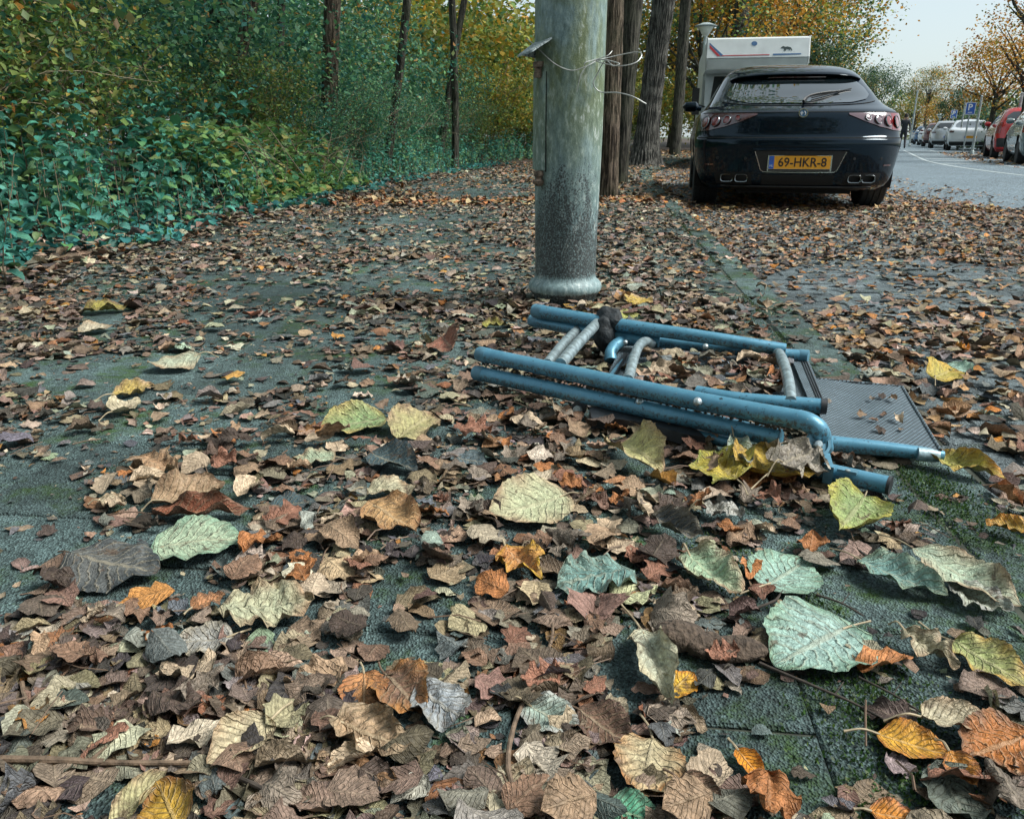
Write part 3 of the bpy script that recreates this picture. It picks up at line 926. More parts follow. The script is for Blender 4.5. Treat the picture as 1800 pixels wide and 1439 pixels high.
# the dark rag over the far rail
def lump(name, c, r, mat, seed, sub=4, amp=0.25, freq=3.0, parent=None, rz=0.0, flatten=None):
    bm = bmesh.new(); bmesh.ops.create_icosphere(bm, subdivisions=sub, radius=1.0)
    rn = random.Random(seed); ph = [(Vector((rn.uniform(-1, 1), rn.uniform(-1, 1), rn.uniform(-1, 1))).normalized() * freq * rn.uniform(.6, 2.2), rn.uniform(0, 6.3)) for _ in range(9)]
    for v in bm.verts:
        d = sum(math.sin(v.co.dot(k) + p) / (0.7 + k.length / freq) for k, p in ph) / 4
        v.co *= 1 + amp * d
        v.co = Vector((v.co.x * r[0], v.co.y * r[1], v.co.z * r[2]))
        if flatten is not None and v.co.z < flatten: v.co.z = flatten
    bmesh.ops.rotate(bm, verts=bm.verts, cent=(0, 0, 0), matrix=Matrix.Rotation(rz, 3, 'Z'))
    me = bpy.data.meshes.new(name); bm.to_mesh(me); bm.free()
    me.polygons.foreach_set('use_smooth', [True] * len(me.polygons)); me.materials.append(mat)
    o = bpy.data.objects.new(name, me); link(o, parent); o.location = c
    return o


M_RAG = simple('black_cloth', (0.016, 0.022, 0.026), 0.75, noise=0.5, scale=90, bump=0.6)
rgo = empty('cloth_rag', tuple(G3(1066, 572, .085)), 0, 'crumpled black rag draped over the far rail of the blue chair frame', 'rag')
lump('drape', (.006, -.006, 0.016), (.030, .042, .036), M_RAG, 5, 5, .30, 3.0, rgo, .5)
lump('drape', (-.008, -.030, -.016), (.026, .026, .050), M_RAG, 9, 5, .32, 3.6, rgo, .3)


def rebase(o, loc):
    """move a thing's origin to its base without moving its parts"""
    loc = Vector(loc)
    d = loc - o.location
    o.location = loc
    for ch in o.children: ch.location = ch.location - d


rebase(chair, (c0.x, c0.y, 0))
# ================================================================== vehicles
M_BLACKPAINT = simple('black_car_paint', (0.002, 0.005, 0.010), 0.06, spec=0.42)
M_BLACKPAINT.node_tree.nodes['Principled BSDF'].inputs['Specular Tint'].default_value = (0.66, 0.86, 1.0, 1)
M_WHITEPAINT = simple('white_car_paint', (0.62, 0.66, 0.68), 0.2, coat=0.8)
M_REDPAINT = simple('red_car_paint', (0.45, 0.018, 0.018), 0.2, coat=0.8)
M_GREYPAINT = simple('grey_green_car_paint', (0.16, 0.21, 0.22), 0.22, coat=0.8)
M_BLUEPAINT = simple('blue_car_paint', (0.06, 0.14, 0.26), 0.22, coat=0.8)
M_SILVER = simple('silver_car_paint', (0.45, 0.47, 0.48), 0.25, metal=0.4, coat=0.8)
M_MAROON = simple('dark_red_car_paint', (0.13, 0.04, 0.035), 0.2, coat=0.8)
M_GLASS = simple('dark_car_glass', (0.006, 0.010, 0.012), 0.03, spec=0.9, coat=1.0)
M_TRIM = simple('black_trim', (0.012, 0.013, 0.014), 0.45, noise=0.3, scale=30)
M_UNDER = simple('underbody', (0.008, 0.008, 0.008), 0.9)
M_TYRE = simple('tyre_rubber', (0.022, 0.025, 0.027), 0.8, noise=0.4, scale=60, bump=0.2)
M_RIM = simple('alloy_rim', (0.35, 0.36, 0.37), 0.3, metal=0.8)
M_CHROME = simple('chrome', (0.62, 0.66, 0.68), 0.12, metal=1.0)
M_DARKCHROME = simple('dark_chrome', (0.20, 0.22, 0.23), 0.25, metal=1.0)
M_LAMPRED = simple('red_lamp_lens', (0.20, 0.012, 0.012), 0.08, spec=0.8, coat=1.0)
M_LAMPDARK = simple('smoked_lamp_lens', (0.055, 0.012, 0.014), 0.06, spec=0.8, coat=1.0)
M_LAMPSKYTINT = simple('clear_lens_sky_tint', (0.13, 0.075, 0.09), 0.12, spec=0.8, coat=1.0)  # pinkish tone is a sky reflection put into the lens colour
M_PLATE = simple('yellow_plate', (0.80, 0.36, 0.02), 0.4)
M_PLATEBLUE = simple('plate_blue_band', (0.03, 0.12, 0.50), 0.4)
M_INK = simple('black_print', (0.01, 0.01, 0.012), 0.5)
M_WHITE = simple('white_print', (0.75, 0.76, 0.76), 0.5)


def pchip(xs, ys, x):
    xs, ys = np.asarray(xs, float), np.asarray(ys, float)
    h = np.diff(xs); d = np.diff(ys) / h
    m = np.zeros_like(ys); m[0], m[-1] = d[0], d[-1]
    for i in range(1, len(xs) - 1):
        if d[i - 1] * d[i] > 0:
            w1, w2 = 2 * h[i] + h[i - 1], h[i] + 2 * h[i - 1]
            m[i] = (w1 + w2) / (w1 / d[i - 1] + w2 / d[i])
    x = np.clip(np.asarray(x, float), xs[0], xs[-1]); i = np.clip(np.searchsorted(xs, x) - 1, 0, len(h) - 1)
    t = (x - xs[i]) / h[i]
    return ((1 + 2 * t) * (1 - t) ** 2 * ys[i] + t * (1 - t) ** 2 * h[i] * m[i] + t * t * (3 - 2 * t) * ys[i + 1] + t * t * (t - 1) * h[i] * m[i + 1])


class Shell:
    """car body as level outlines: rear and front end, half width and corner depth for each height.
    local axes: x to the right, y forward from the rear bumper, z up"""
    def __init__(self, rows, p=2.7):
        self.z, self.yr, self.yf, self.w, self.R, self.Rf = [np.array(c, float) for c in zip(*rows)]
        self.p = p

    def par(self, z):
        return [pchip(self.z, a, z) for a in (self.yr, self.yf, self.w, self.R, self.Rf)]

    def rear(self, s, z, off=0.0):
        """s in -1..1 round the rear end"""
        yr, yf, w, R, Rf = self.par(z); a = s * math.pi / 2; e = 2 / self.p
        x = w * np.sign(np.sin(a)) * np.abs(np.sin(a)) ** e; y = yr + R * (1 - np.abs(np.cos(a)) ** e)
        if off:
            nx, ny = np.sin(a), -np.cos(a)
            dz = 0.01
            yr2, _, w2, R2, _ = self.par(z + dz)
            slope = ((yr2 - yr) * np.cos(a) - (w2 - w) * abs(np.sin(a))) / dz
            n = Vector((float(nx), float(ny), float(np.clip(slope, -1.5, 4)))).normalized()
            return Vector((float(x), float(y), float(z))) + n * off
        return Vector((float(x), float(y), float(z)))

    def s_of_x(self, x, z):
        w = float(self.par(z)[2]); r = min(abs(x) / w, 1.0)
        return math.copysign(math.asin(r ** (self.p / 2)) / (math.pi / 2), x)

    def rear_x(self, x, z, off=0.0):
        return self.rear(self.s_of_x(x, z), z, off)

    def ring(self, z, nr=40, nsd=36, nf=28):
        yr, yf, w, R, Rf = self.par(z); e = 2 / self.p; pts = []
        for s in np.linspace(-1, 1, nr):
            a = s * math.pi / 2
            pts.append((w * np.sign(np.sin(a)) * abs(np.sin(a)) ** e, yr + R * (1 - abs(np.cos(a)) ** e)))
        for t in np.linspace(0, 1, nsd + 2)[1:-1]: pts.append((w, yr + R + (yf - Rf - yr - R) * t))
        for s in np.linspace(1, -1, nf):
            a = s * math.pi / 2
            pts.append((w * np.sign(np.sin(a)) * abs(np.sin(a)) ** e, yf - Rf * (1 - abs(np.cos(a)) ** e)))
        for t in np.linspace(1, 0, nsd + 2)[1:-1]: pts.append((-w, yr + R + (yf - Rf - yr - R) * t))
        return [(float(x), float(y), float(z)) for x, y in pts]

    def body(self, name, mat, parent, nz=46, wheels=(), ra=0.36, rw=0.31, q=1):
        zs = np.unique(np.concatenate([np.linspace(self.z[0], self.z[-1], nz), self.z]))
        rings = [self.ring(z, 40 // q, 36 // q, 28 // q) for z in zs]
        n = len(rings[0]); mb = MB(); V = [p for r in rings for p in r]; F = []
        for i in range(len(rings) - 1):
            for j in range(n):
                j2 = (j + 1) % n
                f = (i * n + j, i * n + j2, (i + 1) * n + j2, (i + 1) * n + j)
                c = np.mean([V[k] for k in f], axis=0)
                if any(math.hypot(c[1] - wy_, c[2] - rw) < ra and abs(c[0]) > 0.55 for wy_ in wheels): continue
                F.append(f)
        top = len(V); zt = float(zs[-1]); ctr = np.mean(rings[-1], axis=0); V.append((0, ctr[1], zt + 0.004))
        F += [((len(rings) - 1) * n + j, (len(rings) - 1) * n + (j + 1) % n, top) for j in range(n)]
        mb.add(V, F)
        o = mb.build(name, mat, parent, smooth=42)
        w0 = float(self.w.max()) - 0.02
        mb = MB()
        ylo, yhi = float(self.yr[0]) + 0.08, float(self.yf[0]) - 0.1
        mb.box((0, (ylo + yhi) / 2, float(self.z[0]) + 0.05), (w0 * 1.3, yhi - ylo, 0.06))
        mb.build('underbody', M_UNDER, parent)
        for wy_ in wheels:                                   # wheel housings
            for sd in (-1, 1):
                mb = MB(); P = []
                for xx in (w0 * 0.70, w0 * 0.992):
                    P.append([(sd * xx, wy_ + math.cos(a) * ra * 1.02, rw + math.sin(a) * ra * 1.02) for a in np.linspace(-0.35, math.pi + 0.35, 26)])
                mb.grid(np.array(P)); mb.add(P[0], [tuple(range(26))]); mb.build('wheel_housing', M_UNDER, parent)
        return o

    def rear_patch(self, name, s0, s1, lo, hi, off, mat, parent, ns=20, nz=6, skirt=0.02):
        """raised panel on the rear: s-range and height limits lo(s), hi(s)"""
        P = []
        for s in np.linspace(s0, s1, ns):
            a, b_ = lo(s), hi(s)
            P.append([self.rear(s, a + (b_ - a) * t, off) for t in np.linspace(0, 1, nz)])
        Q = np.array([[list(p) for p in r] for r in P]); mb = MB(); mb.grid(Q)
        if skirt:
            edge = list(P[0]) + [r[-1] for r in P[1:]] + list(reversed(P[-1][:-1])) + [r[0] for r in reversed(P[1:-1])]
            cen = sum(edge, Vector()) / len(edge)
            inn = [p + Vector((0, skirt, 0)) for p in edge]; n = len(edge)
            mb.add(edge + inn, [(i, (i + 1) % n, (i + 1) % n + n, i + n) for i in range(n)])
        return mb.build(name, mat, parent, smooth=40)

    def side_patch(self, name, side, pts, mat, parent, off=0.006, nseg=10):
        """panel on a flank: outline lower and upper edge [(y, zlow, zhigh)]"""
        ys = [p[0] for p in pts]; P = []
        for y in np.linspace(ys[0], ys[-1], nseg):
            lo, hi = np.interp(y, ys, [p[1] for p in pts]), np.interp(y, ys, [p[2] for p in pts])
            row = []
            for t in np.linspace(0, 1, 6):
                z = lo + (hi - lo) * t; yr, yf, w, R, Rf = self.par(z); x = w
                if y < yr + R: x = w * max(0.0, 1 - abs(1 - (y - yr) / R) ** self.p) ** (1 / self.p) if y > yr else 0
                if y > yf - Rf: x = w * max(0.0, 1 - abs(1 - (yf - y) / Rf) ** self.p) ** (1 / self.p) if y < yf else 0
                row.append((side * (float(x) + off), float(y), float(z + off * 0.4)))
            P.append(row)
        return MB().grid(np.array(P)).build(name, mat, parent, smooth=True)


def wheel(parent, x, y, r, w, side, spokes=5, tread=True):
    """wheel > tyre, rim; tyre with grooves all round"""
    prof = [(r * 0.66, -w / 2), (r * 0.80, -w / 2 - 0.004), (r * 0.94, -w / 2 + 0.004), (r * 0.985, -w * 0.42)]
    if tread:
        for k in range(4):
            c = -w * 0.33 + k * w * 0.22
            prof += [(r, c - w * 0.085), (r, c + w * 0.085), (r * 0.972, c + w * 0.092), (r * 0.972, c + w * 0.128)]
        prof = prof[:-2]
    prof += [(r * 0.985, w * 0.42), (r * 0.94, w / 2 - 0.004), (r * 0.80, w / 2 + 0.004), (r * 0.66, w / 2)]
    o = MB().lathe(prof, 44, (0, 0, 0), axis=(1, 0, 0)).build('wheel', M_TYRE, parent, smooth=30)
    o.location = (x, y, r)
    mb = MB(); f = side * w * 0.42
    mb.lathe([(r * 0.66, -w * 0.45), (r * 0.67, w * 0.46)], 40, axis=(1, 0, 0))
    mb.lathe([(0.0, f - side * .02), (r * .14, f - side * .01), (r * .14, f), (0, f + side * .004)], 20, axis=(1, 0, 0))
    for k in range(spokes):
        a = 2 * math.pi * k / spokes + 0.3
        mb.box((f - side * 0.012, math.cos(a) * r * .38, math.sin(a) * r * .38), (0.02, r * .56, r * .15), M=Matrix.Rotation(a, 3, 'X'))
    mb.build('rim', M_RIM, o, smooth=35)
    return o


def text_mesh(txt, size, mat, parent, name, M, ext=0.001, squeeze=1.0, font_off=0.0):
    cu = bpy.data.curves.new('t', 'FONT'); cu.body = txt; cu.size = size; cu.extrude = ext; cu.align_x = 'CENTER'; cu.align_y = 'CENTER'; cu.offset = font_off
    cu.resolution_u = 3
    ob = bpy.data.objects.new('t', cu); COL.objects.link(ob)
    bpy.context.view_layer.update()
    me = bpy.data.meshes.new_from_object(ob.evaluated_get(bpy.context.evaluated_depsgraph_get()))
    bpy.data.objects.remove(ob)
    me.transform(Matrix.Diagonal((squeeze, 1, 1, 1))); me.materials.clear(); me.materials.append(mat)
    o = bpy.data.objects.new(name, me); link(o, parent); o.matrix_local = M
    return o


FACE_REAR = Matrix.Rotation(math.pi / 2, 4, 'X')          # text standing up, read from behind the car


def plate(parent, x, y, z, w, h, txt, tilt=0.0):
    o = MB().box((0, 0, 0), (w, 0.006, h)).build('number_plate', M_PLATE, parent)
    o.location = (x, y, z); o.rotation_euler = (tilt, 0, 0)
    MB().box((-w / 2 + 0.021, -0.0045, 0), (0.042, 0.004, h * 0.98)).build('blue_band', M_PLATEBLUE, o)
    if txt:
        text_mesh(txt, h * 0.98, M_INK, o, 'lettering', Matrix.Translation((0.022, -0.0042, -0.002)) @ FACE_REAR, squeeze=0.90, font_off=0.0012)
        text_mesh('NL', h * 0.24, M_WHITE, o, 'lettering', Matrix.Translation((-w / 2 + 0.021, -0.0072, -h * .27)) @ FACE_REAR, squeeze=0.9)
        st = MB()
        for k in range(12):
            a = k * math.pi / 6; st.box((-w / 2 + 0.021 + math.cos(a) * .011, -0.0075, h * .2 + math.sin(a) * .011), (.003, .001, .003))
        st.build('star_ring', M_LAMPSKYTINT, o)
    return o


# ---------------------------------------------------------------- the black coupe
#      z     rear  front  half-w  rear corner, front corner depth
rows = [(0.19, 0.16, 4.20, 0.800, 0.40, 0.55), (0.24, 0.07, 4.32, 0.845, 0.46, 0.6), (0.30, 0.035, 4.38, 0.870, 0.50, 0.6),
        (0.40, 0.020, 4.40, 0.893, 0.52, 0.6), (0.52, 0.005, 4.40, 0.910, 0.54, 0.6), (0.60, 0.000, 4.36, 0.917, 0.55, 0.6), (0.635, 0.010, 4.32, 0.917, 0.55, 0.6),
        (0.655, 0.045, 4.28, 0.915, 0.55, 0.6), (0.74, 0.075, 4.10, 0.905, 0.55, 0.8), (0.82, 0.100, 3.80, 0.893, 0.54, 0.8), (0.865, 0.125, 3.50, 0.878, 0.53, 0.7),
        (0.895, 0.185, 3.25, 0.850, 0.52, 0.6), (0.93, 0.30, 3.10, 0.812, 0.52, 0.6), (0.98, 0.43, 2.98, 0.775, 0.52, 0.6), (1.08, 0.62, 2.76, 0.725, 0.50, 0.6),
        (1.17, 0.79, 2.56, 0.680, 0.48, 0.6), (1.24, 0.92, 2.40, 0.640, 0.46, 0.6), (1.30, 1.08, 2.26, 0.585, 0.46, 0.55), (1.345, 1.30, 2.12, 0.500, 0.40, 0.42), (1.372, 1.52, 1.95, 0.340, 0.20, 0.22)]
coupe_shell = Shell(rows, p=2.7)
CAR_HEAD = math.atan(0.20)
cl = ground(1396, 362, BAY_Z)
car_y = 7.22
car_c = at_depth(1404, 300, car_y)
coupe = empty('black_coupe', (car_c.x, car_y, BAY_Z), -CAR_HEAD, 'glossy black coupe parked at the kerb seen from behind with a yellow plate', 'car')
coupe.scale = (0.98, 0.98, 0.955)
WHEELS = (0.83, 3.36)
body = coupe_shell.body('body', M_BLACKPAINT, coupe, nz=60, wheels=WHEELS, ra=0.37, rw=0.325)
for wy_ in WHEELS:
    for sd in (-1, 1): wheel(coupe, sd * 0.775, wy_, 0.325, 0.235, sd)
# rear window and hatch
sx = coupe_shell
def zlin(points):
    xs, zs_ = zip(*points)
    return lambda s: float(np.interp(abs(s), xs, zs_))
rw_ = sx.rear_patch('rear_window', -0.60, 0.60, zlin([(0, 0.945), (0.3, 0.955), (0.5, 0.99), (0.6, 1.035)]), zlin([(0, 1.215), (0.35, 1.21), (0.52, 1.18), (0.6, 1.10)]), 0.006, M_GLASS, coupe, 36, 12)
for sd in (-1, 1):
    sx.side_patch('side_window', sd, [(1.02, 1.0, 1.04), (1.25, 0.955, 1.17), (1.7, 0.94, 1.235), (2.2, 0.925, 1.235), (2.62, 0.925, 1.05), (2.8, 0.92, 0.95)], M_GLASS, coupe, 0.005, 16)
# roof spoiler lip above the window
sp = MB(); P = []
for s in np.linspace(-0.66, 0.66, 33):
    b0 = sx.rear(s, 1.215 - 0.06 * abs(s) ** 2, 0.004); k = 1 - (abs(s) / 0.70) ** 4
    P.append([list(b0 + Vector((0, 0.10, 0.045 * k))), list(b0 + Vector((0, -0.01 - 0.05 * k, 0.030 * k + 0.004))), list(b0 + Vector((0, -0.02 - 0.06 * k, 0.012 * k))), list(b0 + Vector((0, -0.005, -0.012))), list(b0 + Vector((0, 0.03, -0.02)))])
sp.grid(np.array(P)); spoiler = sp.build('roof_spoiler', M_BLACKPAINT, coupe, smooth=50)
MB().tube([sx.rear_x(x, 1.20, 0.004) + Vector((0, -0.035, 0.0)) for x in np.linspace(-0.26, 0.26, 9)], 0.006, 6).build('brake_light', M_LAMPDARK, spoiler, smooth=True)
# wiper
wb = sx.rear_x(0.02, 0.945, 0.02)
wp = MB(); wp.tube(spline([wb, sx.rear_x(0.08, 0.985, 0.035), sx.rear_x(0.22, 1.02, 0.03), sx.rear_x(0.36, 1.045, 0.022)], 4), [0.02] * 3 + [0.012] * 7 + [0.008] * 3, 8, flat=0.6)
wp.tube(spline([sx.rear_x(0.10, 0.985, 0.018), sx.rear_x(0.28, 1.03, 0.016), sx.rear_x(0.47, 1.075, 0.016)], 4), 0.006, 6)
wp.build('wiper', M_TRIM, coupe, smooth=True)
# lid seam
MB().tube([sx.rear(s, 0.868, 0.0) for s in np.linspace(-0.80, 0.80, 41)], 0.0045, 6).build('seam', M_DARKGAP, coupe, smooth=True)
MB().tube([sx.rear(s, 0.646, 0.001) for s in np.linspace(-0.80, 0.80, 41)], 0.005, 6).build('seam', M_DARKGAP, coupe, smooth=True)
MB().tube([sx.rear(s, 0.928 + .03 * (s / .5) ** 2, 0.003) for s in np.linspace(-0.62, 0.62, 31)], 0.003, 6).build('seam', M_DARKGAP, coupe, smooth=True)
# tail lamps: pointed inwards, wrapped round the corner
for sd in (-1, 1):
    lo = lambda s: float(np.interp(abs(s), [0.21, 0.32, 0.45, 0.62, 0.84], [0.842, 0.786, 0.742, 0.712, 0.702]))
    hi = lambda s: float(np.interp(abs(s), [0.21, 0.5, 0.84], [0.855, 0.858, 0.858]))
    a, b_ = (0.21, 0.84) if sd > 0 else (-0.84, -0.21)
    lamp = sx.rear_patch('tail_lamp', a, b_, lo, hi, 0.008, M_LAMPDARK if sd < 0 else M_LAMPSKYTINT, coupe, 30, 8, 0.03)  # right lens paler than the left: reflected sky painted into its colour
    for k, (sc, rr_, mt) in enumerate([(0.69, 0.060, M_LAMPRED), (0.555, 0.053, M_LAMPRED), (0.44, 0.043, M_LAMPRED if sd < 0 else M_LAMPSKYTINT), (0.345, 0.030, M_LAMPRED if sd < 0 else M_LAMPSKYTINT)]):
        zc = (lo(sc) + hi(sc)) / 2
        p = sx.rear(sd * sc, zc, 0.012); n = (sx.rear(sd * sc, zc, 0.05) - p).normalized()
        MB().lathe([(0.0, 0.003), (rr_ * .55, 0.004), (rr_ * .82, 0.0)], 24, p, axis=n).build('bulb_lens', mt, lamp, smooth=True)
        MB().lathe([(rr_ * .82, -0.002), (rr_ * .86, 0.004), (rr_ * .97, 0.004), (rr_, -0.002)], 28, p, axis=n).build('lens_ring', M_DARKCHROME, lamp, smooth=True)
    if sd > 0:
        sx.rear_patch('reflector', 0.60, 0.835, lambda s: lo(s) + 0.006, lambda s: hi(s) - .004, 0.0095, M_LAMPRED, lamp, 12, 6, 0)
# round emblem
pe = sx.rear_x(0.0, 0.852, 0.010); ne = Vector((0, -1, 0.25))
em = MB().lathe([(0.0, 0.004), (0.030, 0.004), (0.031, 0.0)], 32, pe, axis=ne).build('emblem', simple('emblem_blue', (0.04, 0.12, 0.22), 0.25), coupe, smooth=True)
MB().lathe([(0.030, 0.0), (0.031, 0.008), (0.041, 0.008), (0.043, -0.002)], 36, pe, axis=ne).build('ring', M_CHROME, em, smooth=True)
mbe = MB(); mbe.box(pe + Vector((-0.014, -0.006, 0.0)), (0.008, 0.004, 0.034)); mbe.box(pe + Vector((-0.014, -0.006, 0.002)), (0.026, 0.004, 0.008))
mbe.build('cross', M_WHITE, em)
mbe = MB(); mbe.tube(spline([pe + Vector((0.012 + .006 * math.sin(t * 4), -0.007, -0.018 + 0.036 * t)) for t in np.linspace(0, 1, 7)], 3), 0.003, 6); mbe.build('serpent', M_WHITE, em)
# plate with its chrome-edged recess
ry = lambda x, z: sx.rear_x(x, z).y
rec = MB(); poly = [(-0.40, 0.545), (0.40, 0.545), (0.315, 0.355), (-0.315, 0.355)]
rec.tube([sx.rear_x(x, z, 0.004) for x, z in [(-0.385, 0.53), (-0.35, 0.44), (-0.325, 0.37), (-0.30, 0.352), (-0.1, 0.348), (0.1, 0.348), (0.30, 0.352), (0.325, 0.37), (0.35, 0.44), (0.385, 0.53)]], 0.005, 6)
rec.build('recess_edge', M_CHROME, coupe, smooth=True)
rp = MB(); rp.grid(np.array([[list(sx.rear_x(x * (1 + 0.22 * (z - .36) / .18), z, 0.0022)) for x in np.linspace(-0.325, 0.325, 13)] for z in np.linspace(0.355, 0.545, 6)])); rp.build('plate_recess', M_TRIM, coupe, smooth=True)
MB().tube([sx.rear_x(x, 0.548, 0.010) for x in np.linspace(-0.40, 0.40, 15)], 0.011, 8, flat=1.0).build('recess_lip', M_BLACKPAINT, coupe, smooth=True)
plt_y = ry(0.27, 0.45) - 0.004
holder = MB().box((0, plt_y - 0.004, 0.428), (0.545, 0.012, 0.138)).build('plate_holder', M_CHROME, coupe)
MB().box((0, plt_y - 0.0115, 0.3685), (0.52, 0.004, 0.016)).build('plate_strip', M_TRIM, coupe)
plate(coupe, 0, plt_y - 0.014, 0.436, 0.52, 0.113, '69-HKR-8')
# bumper: exhaust recesses, pipes, grille, lip
for sd in (-1, 1):
    a, b_ = sorted((sd * sx.s_of_x(0.395, 0.30), sd * sx.s_of_x(0.71, 0.30)))
    ex = sx.rear_patch('exhaust_recess', a, b_, lambda s: 0.238, lambda s: 0.348 - 0.02 * abs(abs(s) - 0.4), 0.003, M_UNDER, coupe, 14, 5, 0)
    for k in (0, 1):
        cx_ = sd * (0.485 + 0.125 * k)
        c = sx.rear_x(cx_, 0.293, 0.0); yy = c.y - 0.02
        out, inn = [], []
        for t in np.linspace(0, 2 * math.pi, 33)[:-1]:
            q = 2 / 4.0
            ux, uz = math.copysign(abs(math.cos(t)) ** q, math.cos(t)), math.copysign(abs(math.sin(t)) ** q, math.sin(t))
            out.append((ux, uz))
        rows_ = []
        for (rx, rz, dy) in [(0.058, 0.038, 0.06), (0.058, 0.038, 0.0), (0.055, 0.035, -0.004), (0.049, 0.029, 0.0), (0.047, 0.027, 0.06)]:
            rows_.append([(cx_ + ux * rx, yy + dy, 0.293 + uz * rz) for ux, uz in out])
        MB().grid(np.array(rows_), closed=True).build('exhaust_pipe', M_DARKCHROME, coupe, smooth=50)
        MB().add([(cx_ + ux * .048, yy + 0.05, 0.293 + uz * .028) for ux, uz in out], [tuple(range(32))]).build('exhaust_mouth', M_UNDER, coupe)
    # parking sensors
    for xx in (0.46, 0.70):
        p = sx.rear_x(sd * xx, 0.47, 0.003)
        MB().lathe([(0, 0.002), (0.011, 0.002), (0.012, 0.0)], 16, p, axis=(sd * .3, -1, 0)).build('parking_sensor', M_TRIM, coupe, smooth=True)
    sx.rear_patch('bumper_reflector', *sorted((sd * 0.55, sd * 0.67)), lambda s: 0.405, lambda s: 0.418, 0.004, M_LAMPDARK, coupe, 8, 2, 0.01)
gs = sx.s_of_x(0.31, 0.30)
sx.rear_patch('bumper_grille', -gs, gs, lambda s: 0.238, lambda s: 0.325, 0.003, M_UNDER, coupe, 16, 4, 0)
MB().tube([sx.rear(s, 0.228, 0.012) for s in np.linspace(-0.50, 0.50, 31)], 0.009, 8).build('bumper_lip', M_TRIM, coupe, smooth=True)
sx.rear_patch('diffuser', -0.42, 0.42, lambda s: 0.192, lambda s: 0.222, 0.010, M_TRIM, coupe, 20, 3, 0.05)
p_ = sx.rear_x(0.20, 0.338, 0.006)
MB().lathe([(0.016, -0.002), (0.017, 0.003), (0.019, 0.003), (0.020, -0.002)], 20, p_, axis=(0, -1, 0)).build('tow_cover', M_TRIM, coupe, smooth=True)
MB().box((0, 0.42, 0.20), (1.0, 0.36, 0.10)).build('silencer', M_UNDER, coupe)
for sd in (-1, 1):                                           # door mirrors
    mb = MB(); mb.tube([(sd * 0.83, 2.62, 0.98), (sd * 0.93, 2.60, 0.99)], [0.03, 0.03], 10)
    mb.lathe([(0, -0.10), (0.055, -0.07), (0.062, 0.0), (0.06, 0.05), (0.03, 0.08), (0, 0.085)], 14, (sd * 0.945, 2.60, 1.0), axis=(1, 0.1, 0)); mb.build('mirror', M_BLACKPAINT, coupe, smooth=True)


# ---------------------------------------------------------------- other parked cars
def shell_for(kind, L, Wd, Hh):
    w = Wd / 2
    if kind == 'sedan':
        r = [(0.20, 0.14, L - .20, w * .88, .4, .5), (0.30, 0.04, L - .06, w * .95, .45, .6), (0.50, 0.0, L, w * .99, .5, .6), (0.66, 0.03, L - .10, w, .5, .7), (0.80, 0.05, L - .5, w * .985, .5, .8),
             (0.90, 0.09, L - .95, w * .96, .5, .7), (0.97, 0.22, L - 1.25, w * .93, .5, .6), (1.02, 0.55, L - 1.45, w * .86, .5, .6), (1.12, 0.85, L - 1.7, w * .80, .5, .6), (1.25, 1.15, L - 2.0, w * .73, .5, .6),
             (Hh - .10, 1.4, L - 2.25, w * .67, .5, .6), (Hh - .03, 1.75, L - 2.5, w * .55, .4, .4), (Hh, 2.1, L - 2.8, w * .38, .2, .2)]
    else:
        r = [(0.20, 0.12, L - .20, w * .88, .4, .5), (0.30, 0.03, L - .06, w * .95, .42, .6), (0.50, 0.0, L, w * .99, .45, .6), (0.66, 0.03, L - .10, w, .45, .7), (0.85, 0.07, L - .5, w * .985, .45, .8),
             (0.96, 0.10, L - .95, w * .955, .45, .7), (1.04, 0.15, L - 1.2, w * .91, .45, .6), (1.15, 0.22, L - 1.4, w * .86, .45, .6), (1.28, 0.34, L - 1.65, w * .79, .45, .6),
             (Hh - .10, 0.42, L - 1.9, w * .73, .45, .6), (Hh - .03, 0.62, L - 2.1, w * .62, .4, .4), (Hh, 1.1, L - 2.5, w * .42, .2, .2)]
    return Shell(r, p=2.8)


